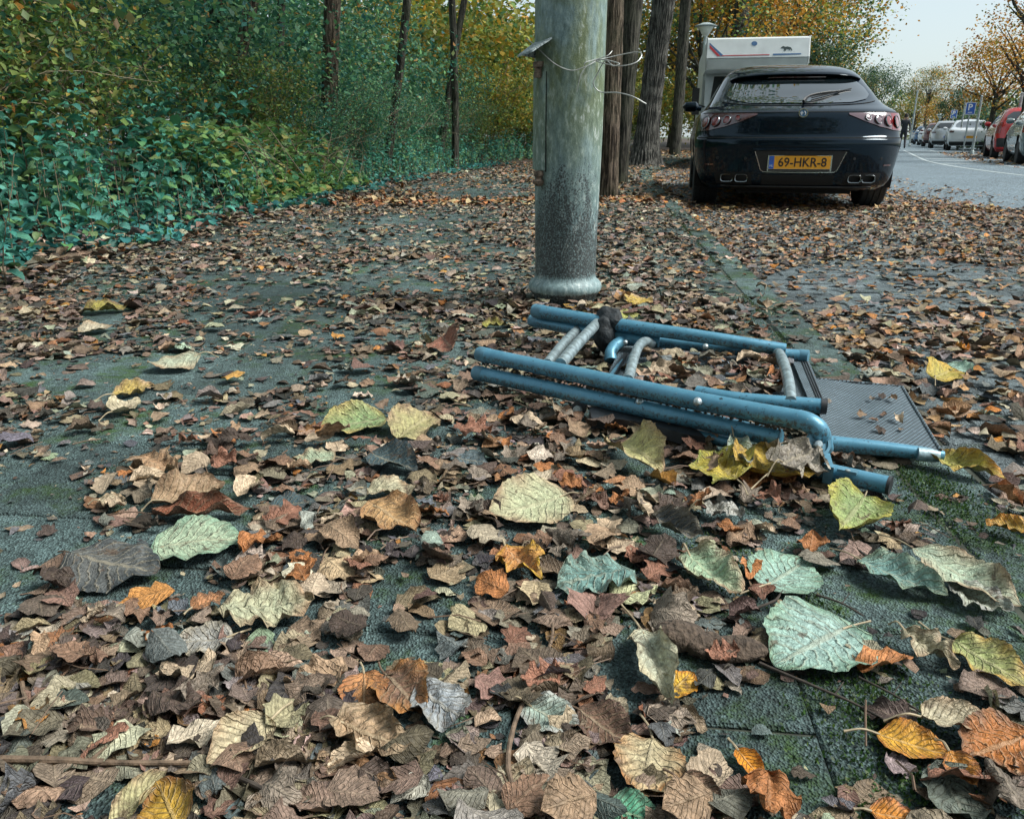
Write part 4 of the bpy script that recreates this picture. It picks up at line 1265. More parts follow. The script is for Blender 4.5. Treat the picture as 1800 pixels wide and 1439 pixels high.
def parked_car(name, label, group, kind, L, Wd, Hh, paint, loc, head, plate_txt='', tint=None, dark_low=False, q=2, lamps='wide', rear_glass=True):
    sh = shell_for(kind, L, Wd, Hh); wl_ = (0.85, L - 0.88)
    c = empty(name, loc, -head, label, 'car', group)
    sh.body('body', paint, c, nz=30, wheels=wl_, ra=0.37, rw=0.32, q=q)
    for wy_ in wl_:
        for sd in (-1, 1): wheel(c, sd * (Wd / 2 - 0.13), wy_, 0.32, 0.20, sd, tread=False)
    gb = 1.02 if kind == 'sedan' else 1.06
    s_top = Hh - 0.13
    sh.rear_patch('rear_window', -0.58, 0.58, zlin([(0, gb), (0.45, gb + .01), (0.58, gb + .07)]), zlin([(0, s_top), (0.45, s_top - .02), (0.58, s_top - .12)]), 0.008, tint or M_GLASS, c, 18, 6)
    y0, y1 = (1.35, L - 1.75) if kind == 'sedan' else (0.75, L - 1.45)
    for sd in (-1, 1):
        sh.side_patch('side_window', sd, [(y0, gb, gb + .06), (y0 + .45, gb - .03, s_top), (y1 - .9, gb - .04, s_top + .01), (y1 - .1, gb - .04, gb + .08)], M_GLASS, c, 0.008, 12)
        lz = (0.80, 0.88) if lamps == 'wide' else (0.72, 1.02)
        a = (0.48, 0.86) if lamps == 'wide' else (0.60, 0.88)
        sh.rear_patch('tail_lamp', *sorted((sd * a[0], sd * a[1])), lambda s: lz[0] - .03 * (abs(s) - a[0]), lambda s: lz[1], 0.01, M_LAMPDARK if lamps == 'wide' else M_LAMPRED, c, 10, 4, 0.03)
        mb = MB(); mb.lathe([(0, -0.11), (0.06, -0.08), (0.07, 0.0), (0.05, 0.07), (0, 0.09)], 12, (sd * (Wd / 2 + 0.06), L - 1.85, 1.0), axis=(1, 0.1, 0)); mb.build('mirror', paint, c, smooth=True)
    sh.rear_patch('bumper', -0.72, 0.72, lambda s: 0.24, lambda s: 0.40 if not dark_low else 0.58, 0.006, M_TRIM, c, 20, 4, 0.02)
    pz = 0.60 if not dark_low else 0.66
    plate(c, 0, float(sh.rear_x(0.2, pz).y) - 0.012, pz, 0.52, 0.11, plate_txt)
    return c


def lane_point(px, y): return at_depth(px, 240, y).x
H2 = math.atan(0.46)
def curve_head(y): return math.atan(float(kerb_x(y + 1) - kerb_x(y - 1)) / 2)
y = 39.0; parked_car('white_saloon', 'white saloon car parked across the road with an orange plate', 'cars parked across the road', 'sedan', 4.65, 1.87, 1.44, M_WHITEPAINT, (lane_point(1706, y), y, ROAD_Z), math.atan(.47), tint=None)
y = 24.3; parked_car('red_hatchback', 'red hatchback parked across the road beside the grey car', 'cars parked across the road', 'hatch', 4.1, 1.78, 1.46, M_REDPAINT, (lane_point(1812, y), y, ROAD_Z), math.atan(0.46), lamps='tall', dark_low=True)
y = 18.9; parked_car('grey_hatchback', 'dark grey car cut off by the right edge of the picture', 'cars parked across the road', 'hatch', 4.2, 1.80, 1.45, M_GREYPAINT, (lane_point(1880, y), y, ROAD_Z), math.atan(0.46), lamps='tall', dark_low=True)
for (nm, lb, paint, px, y, kd) in [('silver_car', 'silver car just behind the white saloon in the row across the road', M_SILVER, 1668, 46.5, 'hatch'), ('maroon_car', 'dark red car second behind the white saloon across the road', M_MAROON, 1650, 54, 'hatch'),
                               ('pale_car', 'pale car third behind the white saloon across the road', M_WHITEPAINT, 1638, 62, 'sedan'), ('blue_car', 'small blue car at the far end of the row across the road', M_BLUEPAINT, 1627, 71, 'hatch'), ('silver_car', 'farthest tiny silver car in the row across the road', M_SILVER, 1618, 82, 'sedan')]:
    parked_car(nm, lb, 'cars parked across the road', kd, 4.2, 1.78, 1.47, paint, (lane_point(px, y), y, ROAD_Z), H2, q=4)

# ---------------------------------------------------------------- camper van facing us
M_CAMPER = simple('camper_white', (0.60, 0.64, 0.64), 0.4, noise=0.12, scale=3, coat=0.2)
M_CAMPERLOW = simple('camper_grey', (0.48, 0.51, 0.50), 0.45, noise=0.15, scale=3)
M_STRIPE_R = simple('red_stripe', (0.42, 0.03, 0.04), 0.4)
M_STRIPE_B = simple('blue_stripe', (0.06, 0.14, 0.28), 0.4)
M_EMB = simple('dark_emblem', (0.03, 0.05, 0.05), 0.5)
cy_ = 16.6
cxm = at_depth(1322, 200, cy_).x
camper = empty('camper_van', (cxm, cy_, BAY_Z), -math.atan(0.19), 'white camper van with overcab bunk and red and blue stripe parked behind the black car', 'camper van')
CW = 0.94
# local: x right, y away from us (van's rear), z up; the nose of the bunk at y = 0
def zpx(py): return at_depth(1327, py, cy_).z - BAY_Z
zt, zs, zb = zpx(62) - 0.02, zpx(101), zpx(121)
mb = MB(); mb.prism([(0.0, zs), (0.05, zs - 0.02), (0.14, zb), (1.6, zb), (1.6, 0.55), (5.6, 0.55), (5.6, zt), (0.16, zt), (0.10, zt - .03)], -CW, CW, 'x'); mb.build('body', M_CAMPER, camper)
mb = MB(); mb.prism([(0.002 - 0.02, zs + 0.005), (0.12, zb + 0.0), (0.12, zs + 0.01)], -CW * .995, CW * .995, 'x')
mb = MB(); mb.box((0, 0.055, (zs + zb) / 2), (CW * 1.96, 0.02, (zs - zb) * 0.9), M=Matrix.Rotation(0.28, 3, 'X')); mb.build('bunk_underside', M_CAMPERLOW, camper)
for sd in (-1, 1):
    mb = MB(); mb.tube([(sd * CW, 0.16, zt), (sd * CW, 0.02, zs), (sd * CW, 0.14, zb)], 0.022, 8); mb.build('edge_trim', M_CAMPERLOW, camper, smooth=True)
# cab
mb = MB(); mb.prism([(0.0 + .1, 0.35), (-0.05 + .1, 0.75), (0.12, 1.02), (0.75, 1.18), (1.30, zb + .02), (1.75, zb + .02), (1.75, 0.35)], -0.90, 0.90, 'x'); mb.build('cab', M_CAMPER, camper)
mb = MB(); mb.add([(-0.80, 0.735, 1.20), (0.80, 0.735, 1.20), (0.72, 1.245, zb - 0.05), (-0.72, 1.245, zb - 0.05)], [(0, 1, 2, 3)])
mb.add([(-0.80, 0.75, 1.20), (0.80, 0.75, 1.20), (0.72, 1.26, zb - 0.05), (-0.72, 1.26, zb - 0.05)], [(0, 1, 2, 3)]); mb.build('windscreen', M_GLASS, camper)
for sd in (-1, 1):
    mb = MB(); mb.add([(sd * 0.906, 0.95, 1.2), (sd * 0.906, 1.65, 1.2), (sd * 0.906, 1.65, zb - 0.1), (sd * 0.906, 1.3, zb - 0.1)], [(0, 1, 2, 3)]); mb.build('side_window', M_GLASS, camper)
    mb = MB(); mb.box((sd * 1.09, 0.55, 1.40), (0.14, 0.10, 0.30)); mb.box((sd * 1.07, 0.55, 1.12), (0.14, 0.09, 0.15)); mb.tube([(sd * 0.88, 0.8, 1.2), (sd * 1.05, 0.58, 1.24)], 0.02, 8); mb.build('mirror', M_TRIM, camper)
    for wy_ in (0.9, 4.3): wheel(camper, sd * 0.85, wy_, 0.33, 0.2, sd, tread=False)
    mb = MB(); mb.lathe([(0, -0.02), (0.1, -0.01), (0.11, 0.02)], 18, (sd * 0.62, 0.06, 0.72), axis=(0, -1, 0)); mb.build('headlamp', M_LAMPSKYTINT, camper, smooth=True)
MB().box((0, 0.05, 0.62), (0.9, 0.03, 0.18)).build('grille', M_TRIM, camper)
MB().box((0, 0.06, 0.42), (1.8, 0.12, 0.20)).build('bumper', M_TRIM, camper)
# stripe and emblems on the bunk front (front plane leans back a little)
def bunk(px, py, off=0.004):
    x = at_depth(px, py, cy_).x - cxm; z = zpx(py); t = (z - zs) / (zt - .03 - zs)
    return Vector((x, 0.10 * t - off, z))
def decal(name, poly, mat, off=0.006):
    q = [bunk(px, py, off) for px, py in poly]; n = len(q); c = [p + Vector((0, 0.004, 0)) for p in q]
    return MB().add(q + c, [tuple(range(n)), tuple(range(2 * n - 1, n - 1, -1))] + [(i, (i + 1) % n, (i + 1) % n + n, i + n) for i in range(n)]).build(name, mat, camper)
decal('red_stripe', [(1250, 77), (1250, 83), (1263, 98), (1268, 98)], M_STRIPE_R)
decal('blue_stripe', [(1250, 73), (1250, 76), (1269, 98), (1273, 96)], M_STRIPE_B)
decal('blue_stripe', [(1268, 98), (1352, 97.5), (1352, 96), (1269, 96.5)], M_STRIPE_R)
decal('blue_stripe', [(1358, 98), (1405, 97), (1405, 95), (1358, 95)], M_STRIPE_B)
decal('roundel', [(1327 + 5 * math.cos(a), 76 + 4.2 * math.sin(a)) for a in np.linspace(0, 6.28, 17)[:-1]], M_STRIPE_B)
decal('elk_emblem', [(1373, 83), (1376, 81.5), (1379, 83), (1383, 82.5), (1388, 84), (1390, 87), (1390.5, 90), (1389.5, 90), (1388.5, 87.5), (1386.5, 87.5), (1386, 90), (1385, 90), (1384.8, 87.5), (1380.5, 87), (1379.5, 90.5), (1378.5, 90.5), (1378.5, 87),
                     (1377.3, 90.5), (1376.4, 90.5), (1377, 86.5), (1375, 85.5), (1372.5, 85.5), (1371.5, 84.5)], M_EMB)
MB().box((0, 2.2, zt + 0.05), (0.5, 0.6, 0.12)).build('roof_vent', M_CAMPERLOW, camper)
# ================================================================== trees, shrubs, herbs
def mat_bark(name, dark, light, scale=1.0, green=0.0):
    m, N, L, b = new_mat(name)
    tc = N.new('ShaderNodeTexCoord')
    mp = N.new('ShaderNodeMapping'); mp.inputs['Scale'].default_value = (38 * scale, 38 * scale, 4.2 * scale); L.new(tc.outputs['Object'], mp.inputs[0])
    n1 = nnoise(N, L, mp.outputs[0], 1.0, 7, 0.65, 0.6); n2 = nnoise(N, L, tc.outputs['Object'], 60, 5, 0.7); n3 = nnoise(N, L, tc.outputs['Object'], 2.5, 4, 0.6)
    c = nramp(N, L, n1.outputs['Fac'], [(0.43, dark), (0.50, tuple((a + b) * .42 for a, b in zip(dark, light))), (0.60, light)]).outputs[0]
    c = nmix(N, L, 0.7, c, nramp(N, L, n2.outputs['Fac'], [(0.3, 0.6), (0.7, 1.3)]).outputs[0], 'MULTIPLY')
    if green: c = nmix(N, L, nmath(N, L, 'MULTIPLY', nramp(N, L, n3.outputs['Fac'], [(0.45, 0.0), (0.7, 1.0)]).outputs[0], green), c, (0.05, 0.075, 0.03))
    L.new(c, b.inputs['Base Color']); b.inputs['Roughness'].default_value = 0.9; b.inputs['Specular IOR Level'].default_value = 0.2
    nbump(N, L, b, n1.outputs['Fac'], 1.0, 0.03)
    return m


M_BARK_GREY = mat_bark('grey_furrowed_bark', (0.026, 0.026, 0.024), (0.165, 0.160, 0.142))
M_BARK_BROWN = mat_bark('brown_furrowed_bark', (0.030, 0.024, 0.019), (0.215, 0.170, 0.130), green=0.35)
M_BARK_DARK = mat_bark('dark_bark', (0.020, 0.020, 0.017), (0.105, 0.100, 0.082), green=0.3)
M_STEM = simple('thin_stem', (0.16, 0.13, 0.085), 0.8, noise=0.5, scale=30)
M_DRYSTEM = simple('dry_pale_stem', (0.30, 0.25, 0.17), 0.8, noise=0.4, scale=30)


def trunk_obj(name, parent, base, top, r0, r1, mat, n=48, rows=70, ridge=0.06, flare=0.5, bow=(0, 0), ridges=14, seed=1):
    """trunk from base to top (relative to the thing), furrowed, flared at the foot"""
    base, top = np.array(base, float), np.array(top, float)
    t = np.linspace(0, 1, rows)[:, None]; a = np.linspace(0, 2 * np.pi, n, endpoint=False)[None]
    rg = np.random.default_rng(seed); ph = rg.uniform(0, 6.3, 8)
    ln = np.linalg.norm(top - base); z = t * ln
    r = r0 + (r1 - r0) * t + r0 * flare * np.exp(-z / (r0 * 1.6))
    warp = 0.5 * np.sin(z * 2.2 / (r0 * 4) + ph[0] + a) + 0.35 * np.sin(z * 5.1 / (r0 * 4) + ph[1] + 2 * a)
    f = np.abs(np.sin(ridges / 2 * a + warp + ph[2])) ** 0.7 * 0.6 + 0.4 * np.abs(np.sin(ridges * a * 0.5 + ridges * 0.5 + warp * 1.7 + z * 9 + ph[3]))
    lob = 1 + 0.04 * np.sin(2 * a + ph[4]) + 0.05 * np.sin(3 * a + ph[5] + z) + 0.10 * np.exp(-z / (r0 * 2)) * np.sin(5 * a + ph[6])
    R = r * lob * (1 + ridge * (f - 0.5))
    ctr = base + (top - base) * t[:, :, None].reshape(rows, 1, 1).reshape(rows, 1) + np.array([bow[0], bow[1], 0]) * (np.sin(np.pi * t))
    P = np.zeros((rows, n, 3)); P[:, :, 0] = ctr[:, :1] + R * np.cos(a); P[:, :, 1] = ctr[:, 1:2] + R * np.sin(a); P[:, :, 2] = ctr[:, 2:3]
    mb = MB(); mb.grid(P, closed=True)
    return mb.build(name, mat, parent, smooth=75)


def twig_paths(rng, base, height, spread, nstem, sub=4, lean=(0, 0)):
    """stems that rise and arch outwards, each with side shoots"""
    stems, shoots = [], []
    for k in range(nstem):
        az = rng.uniform(0, 6.28); out = spread * rng.uniform(0.25, 1.0); h = height * rng.uniform(0.65, 1.05)
        b0 = np.array(base) + np.array([math.cos(az), math.sin(az), 0]) * rng.uniform(0, 0.15) * spread
        pts = []
        for t in np.linspace(0, 1, 7):
            w = rng.normal(0, 0.03 * spread, 2)
            pts.append(b0 + np.array([math.cos(az) * out * t ** 1.7 + lean[0] * t * h + w[0], math.sin(az) * out * t ** 1.7 + lean[1] * t * h + w[1], h * (t - 0.12 * t ** 3)]))
        stems.append(pts)
        for s in range(sub):
            i = rng.integers(2, 6); a2 = az + rng.uniform(-1.6, 1.6); ln = spread * rng.uniform(0.3, 0.75)
            p0 = pts[i]
            shoots.append([p0 + np.array([math.cos(a2) * ln * t, math.sin(a2) * ln * t, ln * rng.uniform(0.2, 0.7) * t - 0.25 * ln * t * t + rng.normal(0, .01)]) for t in np.linspace(0, 1, 5)])
    return stems, shoots


def foliage_on(rng, paths, n, size, pal, jit, kind='oval', nu=3, nv=3, droop=0.25, lo=0.25, big=1.9, ky=0.8, fold=0.35):
    pts = np.array([p for path in paths for p in path]).reshape(-1, 3)
    segs = [(np.array(path[i]), np.array(path[i + 1])) for path in paths for i in range(len(path) - 1) if (i + 1) / len(path) > lo]
    A = np.array([s[0] for s in segs]); B = np.array([s[1] for s in segs])
    idx = rng.integers(0, len(segs), n); t = rng.random((n, 1))
    pos = A[idx] * (1 - t) + B[idx] * t + rng.normal(0, jit, (n, 3)) * np.array([1, 1, 0.8])
    keep = pos[:, 2] > 0.03; pos = pos[keep]; n = len(pos)
    col = pick(pal, n, rng, 0.28); sz = size * rng.uniform(0.45, 1.0, n) * np.where(rng.random(n) < .12, big, 1.15)
    return leaves(kind, pos, rng.uniform(0, 6.28, n), sz, col, None, nu, nv, kx=rng.normal(0.5, 0.4, n), ky=rng.normal(0, ky, n), fold=fold, tilt=rng.normal(-droop, 0.55, n), roll=rng.normal(0, 0.6, n), settle=False, rng=rng)


TEAL = [(5, (0.022, 0.135, 0.105)), (4, (0.030, 0.175, 0.135)), (3, (0.015, 0.085, 0.065)), (2, (0.060, 0.200, 0.110)), (1, (0.012, 0.055, 0.050))]
OLIVE = [(6, (0.121, 0.205, 0.054)), (5, (0.205, 0.280, 0.072)), (4, (0.072, 0.157, 0.059)), (2, (0.250, 0.250, 0.059)), (0.5, (0.350, 0.170, 0.030)), (2, (0.048, 0.146, 0.097)), (1.2, (0.260, 0.220, 0.100))]
DARKG = [(6, (0.043, 0.144, 0.084)), (5, (0.084, 0.224, 0.116)), (3, (0.144, 0.305, 0.128)), (2, (0.038, 0.160, 0.134)), (1, (0.267, 0.320, 0.133)), (0.25, (0.300, 0.160, 0.030))]
YELLOW = [(6, (0.282, 0.298, 0.049)), (5, (0.140, 0.215, 0.047)), (4, (0.300, 0.240, 0.035)), (3, (0.067, 0.149, 0.049)), (2, (0.420, 0.250, 0.030))]
ORANGE = [(6, (0.42, 0.20, 0.022)), (5, (0.52, 0.29, 0.04)), (3, (0.30, 0.12, 0.02)), (3, (0.22, 0.20, 0.04)), (2, (0.10, 0.12, 0.03))]
GREENFAR = [(5, (0.042, 0.102, 0.054)), (4, (0.072, 0.132, 0.054)), (2, (0.156, 0.180, 0.048)), (2, (0.024, 0.072, 0.054))]


def shrub_proto(seed, name, pal, h, spread, nstem, nleaf, size, jit=0.10, nu=3, nv=3, dry=4, kind='oval'):
    rg = np.random.default_rng(seed)
    st, sh = twig_paths(rg, (0, 0, 0), h, spread, nstem, 5)
    root = empty(name)
    mb = MB()
    for p in st: mb.tube(p, list(np.linspace(0.012, 0.004, 7) * (0.6 + h * 0.25)), 5, caps=False)
    for p in sh: mb.tube(p, list(np.linspace(0.005, 0.0015, 5)), 4, caps=False)
    tag(mb.build('branches', M_STEM if dry else M_BARK_DARK, root, smooth=True), kind='stuff')
    if dry:
        m2 = MB(); st2, sh2 = twig_paths(rg, (0, 0, 0), h * 0.8, spread * 1.15, dry, 3)
        for p in st2: m2.tube(p, list(np.linspace(0.009, 0.003, 7)), 4, caps=False)
        for p in sh2: m2.tube(p, list(np.linspace(0.003, 0.0015, 5)), 4, caps=False)
        tag(m2.build('dry_stems', M_DRYSTEM, root, smooth=True), kind='stuff')
    bt = foliage_on(rg, st + sh, nleaf, size, pal, jit, kind, nu, nv)
    tag(leaf_obj('foliage', [bt], M_FOL, root), kind='stuff')
    return root, foliage_on(rg, st + sh, 2700, size * 1.35, pal, jit * 1.1, kind, 3, 2, big=1.25)


def placed(batch, loc, rz, sc):
    P, F, C, UV = batch; c_, s_ = math.cos(rz), math.sin(rz)
    S = np.array(sc if hasattr(sc, '__len__') else (sc,) * 3); Q = P * S
    return np.stack([Q[:, 0] * c_ - Q[:, 1] * s_, Q[:, 0] * s_ + Q[:, 1] * c_, Q[:, 2]], 1) + np.array(loc), F, C, UV


ORD = ['nearest', 'second', 'third', 'fourth', 'fifth', 'sixth', 'seventh', 'eighth', 'ninth', 'tenth', 'eleventh', 'twelfth', 'thirteenth', 'fourteenth', 'fifteenth', 'sixteenth', 'seventeenth', 'eighteenth', 'nineteenth', 'twentieth']


def put(proto, used, loc, rz, sc, label, cat, group):
    o = proto if not used[0] else copy_tree(proto)
    used[0] = True
    o.location = loc; o.rotation_euler = (0, 0, rz); o.scale = (sc, sc, sc) if not hasattr(sc, '__len__') else sc
    return tag(o, label, cat, group)


def soil_at(x, y):
    off = x - float(kerb_x(y))
    return float(soil_z(np.array(off), np.array(y))) if off < -PATH_W + 0.05 else 0.0


# ---- shrubs of the wood's edge
protos = {
    'olive': [(shrub_proto(11, 'hazel_shrub', OLIVE, 2.4, 1.25, 14, 7000, 0.064, 0.13, dry=9), [False]), (shrub_proto(12, 'hazel_shrub', OLIVE, 2.1, 1.2, 13, 7000, 0.056, 0.13, dry=9), [False])],
    'dark': [(shrub_proto(13, 'evergreen_shrub', DARKG, 2.5, 1.3, 14, 8500, 0.056, 0.14, dry=6), [False]), (shrub_proto(14, 'evergreen_shrub', DARKG, 2.2, 1.3, 13, 8500, 0.050, 0.14, dry=6), [False])],
    'yellow': [(shrub_proto(15, 'yellowing_shrub', YELLOW, 3.0, 1.5, 13, 7500, 0.085, 0.17), [False])],
}
rg = np.random.default_rng(5)
FRONT, BACK = [], []
for y in np.arange(4.3, 17.5, 1.05): FRONT.append((-3.95 - .6 * (y < 9.2), y, 'olive' if y < 6.8 else ('dark' if rg.random() < .6 else 'olive'), .55 if y > 6 else .78))
for y in np.arange(19, 31, 2.2): FRONT.append((-4.2, y, 'yellow', .9))
for y in np.arange(4.0, 11.5, 0.95): BACK.append((-5.2, y, 'olive' if y < 6.2 else 'dark', 1.0))
for y in np.arange(9.5, 18, 1.1): BACK.append((-4.9, y, 'dark', 0.95))
for y in np.arange(5, 18, 1.3): BACK.append((-6.8, y, 'dark' if rg.random() < .65 else 'olive', 1.3))
for y in np.arange(12, 34, 2.0): BACK.append((-6.4, y, 'yellow' if y > 19 else 'dark', 1.5))
for y in np.arange(8, 40, 2.4): BACK.append((-9.8, y, 'dark' if y < 22 else 'yellow', 2.0))
for y in np.arange(16, 34, 1.1): BACK.append((-4.6, y, 'dark' if rg.random() < .5 else 'yellow', .6))
for y in np.arange(30, 48, 3.0): BACK.append((-4.2, y, 'yellow', 1.3))
cnt = {}
for k, (off, y, kd, sc) in enumerate(FRONT):
    yy = y + rg.normal(0, .2); x = float(kerb_x(yy)) + off + rg.normal(0, .12)
    pr = protos[kd][k % len(protos[kd])]; s = sc * rg.uniform(.88, 1.15); i = cnt.get(kd, 0); cnt[kd] = i + 1
    what = {'olive': 'olive green leafy shrub at the wood edge, %s of its kind from the camera', 'dark': 'dark green small leaved shrub at the wood edge, %s of its kind from the camera', 'yellow': 'yellowing autumn shrub behind the tree trunks, %s of its kind from the camera'}[kd] % ORD[i]
    put(pr[0][0], pr[1], (x, yy, soil_at(x, yy) - 0.02), rg.uniform(0, 6.28), (s, s, s * rg.uniform(.9, 1.15)), what, 'shrub', 'shrubs along the wood edge')
bats = []
for k, (off, y, kd, sc) in enumerate(BACK):
    yy = y + rg.normal(0, .25); x = float(kerb_x(yy)) + off + rg.normal(0, .2); s = sc * rg.uniform(.88, 1.15)
    bats.append(placed(protos[kd][k % len(protos[kd])][0][1], (x, yy, soil_at(x, yy) - .02), rg.uniform(0, 6.28), s))
tag(leaf_obj('woodland_thicket', bats, M_FOL), 'dense thicket of green and yellow undergrowth filling the wood behind the path', 'thicket', kind='stuff')


# ---- nettles along the path
def nettle_proto(seed, h, npair, size, pal, lean):
    rg = np.random.default_rng(seed); root = empty('nettle_plant')
    az = rg.uniform(0, 6.28)
    pts = [np.array([math.cos(az) * lean * t ** 2, math.sin(az) * lean * t ** 2, h * t]) + np.append(rg.normal(0, .006, 2), 0) for t in np.linspace(0, 1, 8)]
    mb = MB(); mb.tube(pts, list(np.linspace(.0045, .002, 8)), 6, caps=False); mb.build('stem', M_STEM, root, smooth=True)
    pos, yaw, sz, tl = [], [], [], []
    for k in range(npair):
        t = 0.22 + 0.78 * k / (npair - 1); p = np.array([np.interp(t, np.linspace(0, 1, 8), [q[i] for q in pts]) for i in range(3)])
        L_ = size * (1.0 - 0.55 * max(0, t - 0.55) / 0.45) * rg.uniform(.8, 1.15); a = k * math.pi / 2 + rg.normal(0, .25)
        for s in (0, math.pi):
            d = a + s; tilt = -0.35 + rg.normal(0, .2) + 0.9 * max(0, t - 0.8)
            pos.append(p + np.array([math.cos(d), math.sin(d), 0]) * (L_ * 0.62 * math.cos(tilt)) + np.array([0, 0, L_ * 0.55 * math.sin(tilt) + .01]))
            yaw.append(d); sz.append(L_); tl.append(tilt)
    n = len(pos); cols = pick(pal, n, rg, .25); kys, rls = rg.normal(0.2, .4, n), rg.normal(0, .3, n)
    bt = [leaves('oval', [pos[i]], yaw[i], sz[i], cols[i], None, 9, 5, kx=-0.9, ky=kys[i], fold=0.38, crinkle=0.018, tilt=tl[i], roll=rls[i], serr=0.16, settle=False, rng=rg, wid=1.05) for i in range(n)]
    for b1 in bt: leaf_obj('leaf', [b1], M_NETTLE, root)
    lod = [leaves('oval', [pos[i]], yaw[i], sz[i], cols[i], None, 5, 3, kx=-0.9, ky=kys[i], fold=0.38, tilt=tl[i], roll=rls[i], settle=False, rng=rg, wid=1.05) for i in range(n)]
    off = 0; Vs, Fs, Cs, Us = [], [], [], []
    for (P, F, C, UV) in lod: Vs.append(P); Fs.append(F + off); Cs.append(C); Us.append(UV); off += len(P)
    return root, (np.concatenate(Vs), np.concatenate(Fs), np.concatenate(Cs), np.concatenate(Us))


NETTLE = [(5, (0.055, 0.27, 0.20)), (4, (0.085, 0.33, 0.25)), (3, (0.03, 0.17, 0.125)), (2, (0.12, 0.29, 0.12)), (1, (0.20, 0.33, 0.14))]
nprotos = [(nettle_proto(31 + i, h, n_, s_, NETTLE, l_), [False]) for i, (h, n_, s_, l_) in enumerate([(0.62, 9, 0.105, .16), (0.48, 8, 0.095, .12), (0.75, 10, 0.10, .25), (0.36, 7, 0.085, .1), (0.55, 9, .09, .3)])]
rg = np.random.default_rng(8)
hero = [(30, 480, 0), (10, 505, 3), (120, 458, 3), (75, 448, 1), (165, 440, 1), (45, 425, 2), (215, 425, 4), (140, 420, 1), (280, 412, 0), (95, 398, 4), (340, 402, 3), (400, 395, 1), (240, 392, 2), (330, 380, 0), (440, 372, 1), (480, 358, 0)]
for k, (px, py, pi) in enumerate(hero):
    p = ground(px, py); pr = nprotos[pi]
    put(pr[0][0], pr[1], (p.x, p.y, soil_at(p.x, p.y)), rg.uniform(0, 6.28), .78 if k < 6 else .72, 'teal green nettle with toothed leaves at the left path edge, %s from the camera' % ORD[k], 'nettle', 'nettles along the left edge of the path')
bats = []; stm = MB()
for k in range(760):
    y = 3.3 + 12.5 * rg.random() ** 1.3 if k < 430 else rg.uniform(8.5, 22); d = rg.random() ** 1.1
    x = float(kerb_x(y)) - PATH_W - 0.06 - d * (1.5 if y < 8 else 0.75)
    if y < 4.4 and d < 0.2: continue
    sc = (0.5 + (1.35 if 4.2 < y < 8 else .8) * d) * rg.uniform(.75, 1.25) * (1.0 if y < 7.5 else 0.85)
    bats.append(placed(nprotos[rg.integers(0, 5)][0][1], (x, y, soil_at(x, y) - .01), rg.uniform(0, 6.28), sc))
    stm.tube([(x, y, 0), (x, y, .45 * sc)], [.004, .002], 4, caps=False)
bed = empty('nettle_bed', (float(kerb_x(7)) - PATH_W - .5, 7, 0), 0, 'bed of teal green nettles and herbs between path and wood', 'nettle bed'); bed['kind'] = 'stuff'
o = leaf_obj('foliage', bats, M_NETTLE, bed); o.location = -bed.location; tag(o, kind='stuff')
o = stm.build('stems', M_STEM, bed); o.location = -bed.location; tag(o, kind='stuff')

# ---- ivy over the soil at the path's edge
rg = np.random.default_rng(21); n = 9000
yv = 2.6 + 14 * rg.random(n) ** 1.6; d = rg.random(n) ** 1.3
xv = kerb_x(yv) - PATH_W + 0.10 - d * 1.7 + 0.12 * np.sin(yv * 3.1) + 0.07 * np.sin(yv * 7.7)
zv = soil_z(xv - kerb_x(yv), yv) + rg.uniform(0.0, 0.10, n) * (0.3 + d) + 0.01
IVY = [(5, (0.033, 0.170, 0.155)), (4, (0.057, 0.252, 0.235)), (2, (0.081, 0.308, 0.277)), (3, (0.019, 0.098, 0.081)), (1, (0.098, 0.244, 0.098))]
b_ = leaves('heart', np.stack([xv, yv, zv], 1), rg.uniform(0, 6.28, n), rg.uniform(.028, .062, n), pick(IVY, n, rg), None, 4, 3, kx=rg.normal(.4, .4, n), ky=rg.normal(0, .5, n), fold=.25, tilt=rg.normal(0, .45, n), roll=rg.normal(0, .45, n), settle=False, rng=rg)
tag(leaf_obj('ground_ivy', [b_], M_FOL), 'dark blue green ivy creeping over the soil along the path edge', 'ivy', kind='stuff')
# pale bramble leaves around the bend
n = 2600
yv = rg.uniform(6.2, 9.2, n); d = rg.random(n)
xv = kerb_x(yv) - PATH_W - 0.05 - d * 0.9; zv = soil_z(xv - kerb_x(yv), yv) + (0.05 + 0.55 * np.sin(np.clip(d, 0, 1) * 2.2)) * rg.random(n) ** 0.5
LIGHTG = [(5, (0.161, 0.299, 0.086)), (4, (0.230, 0.368, 0.138)), (3, (0.057, 0.196, 0.092)), (1, (0.360, 0.340, 0.120)), (0.4, (0.450, 0.220, 0.030))]
b_ = leaves('heart', np.stack([xv, yv, zv], 1), rg.uniform(0, 6.28, n), rg.uniform(.04, .095, n), pick(LIGHTG, n, rg), None, 4, 3, kx=rg.normal(.4, .3, n), fold=.25, tilt=rg.normal(-.2, .4, n), roll=rg.normal(0, .4, n), settle=False, rng=rg)
br = empty('bramble_thicket', (float(kerb_x(7.6)) - PATH_W - .4, 7.6, 0), 0, 'pale green bramble thicket at the bend of the path beside the nettles', 'bramble')
lf = tag(leaf_obj('foliage', [b_], M_FOL, br), kind='stuff'); lf.location = -br.location
mb = MB()
for k in range(40):
    y0 = rg.uniform(6.3, 9.1); x0 = float(kerb_x(y0)) - PATH_W - rg.uniform(.1, .9)
    mb.tube(spline([(x0, y0, 0), (x0 + rg.normal(0, .1), y0 + rg.normal(0, .1), .35), (x0 + rg.normal(.15, .15), y0 + rg.normal(0, .2), rg.uniform(.4, .65)), (x0 + rg.normal(.35, .15), y0 + rg.normal(0, .3), rg.uniform(.1, .4))], 4), .003, 4, caps=False)
st = tag(mb.build('stems', M_STEM, br, smooth=True), kind='stuff'); st.location = -br.location


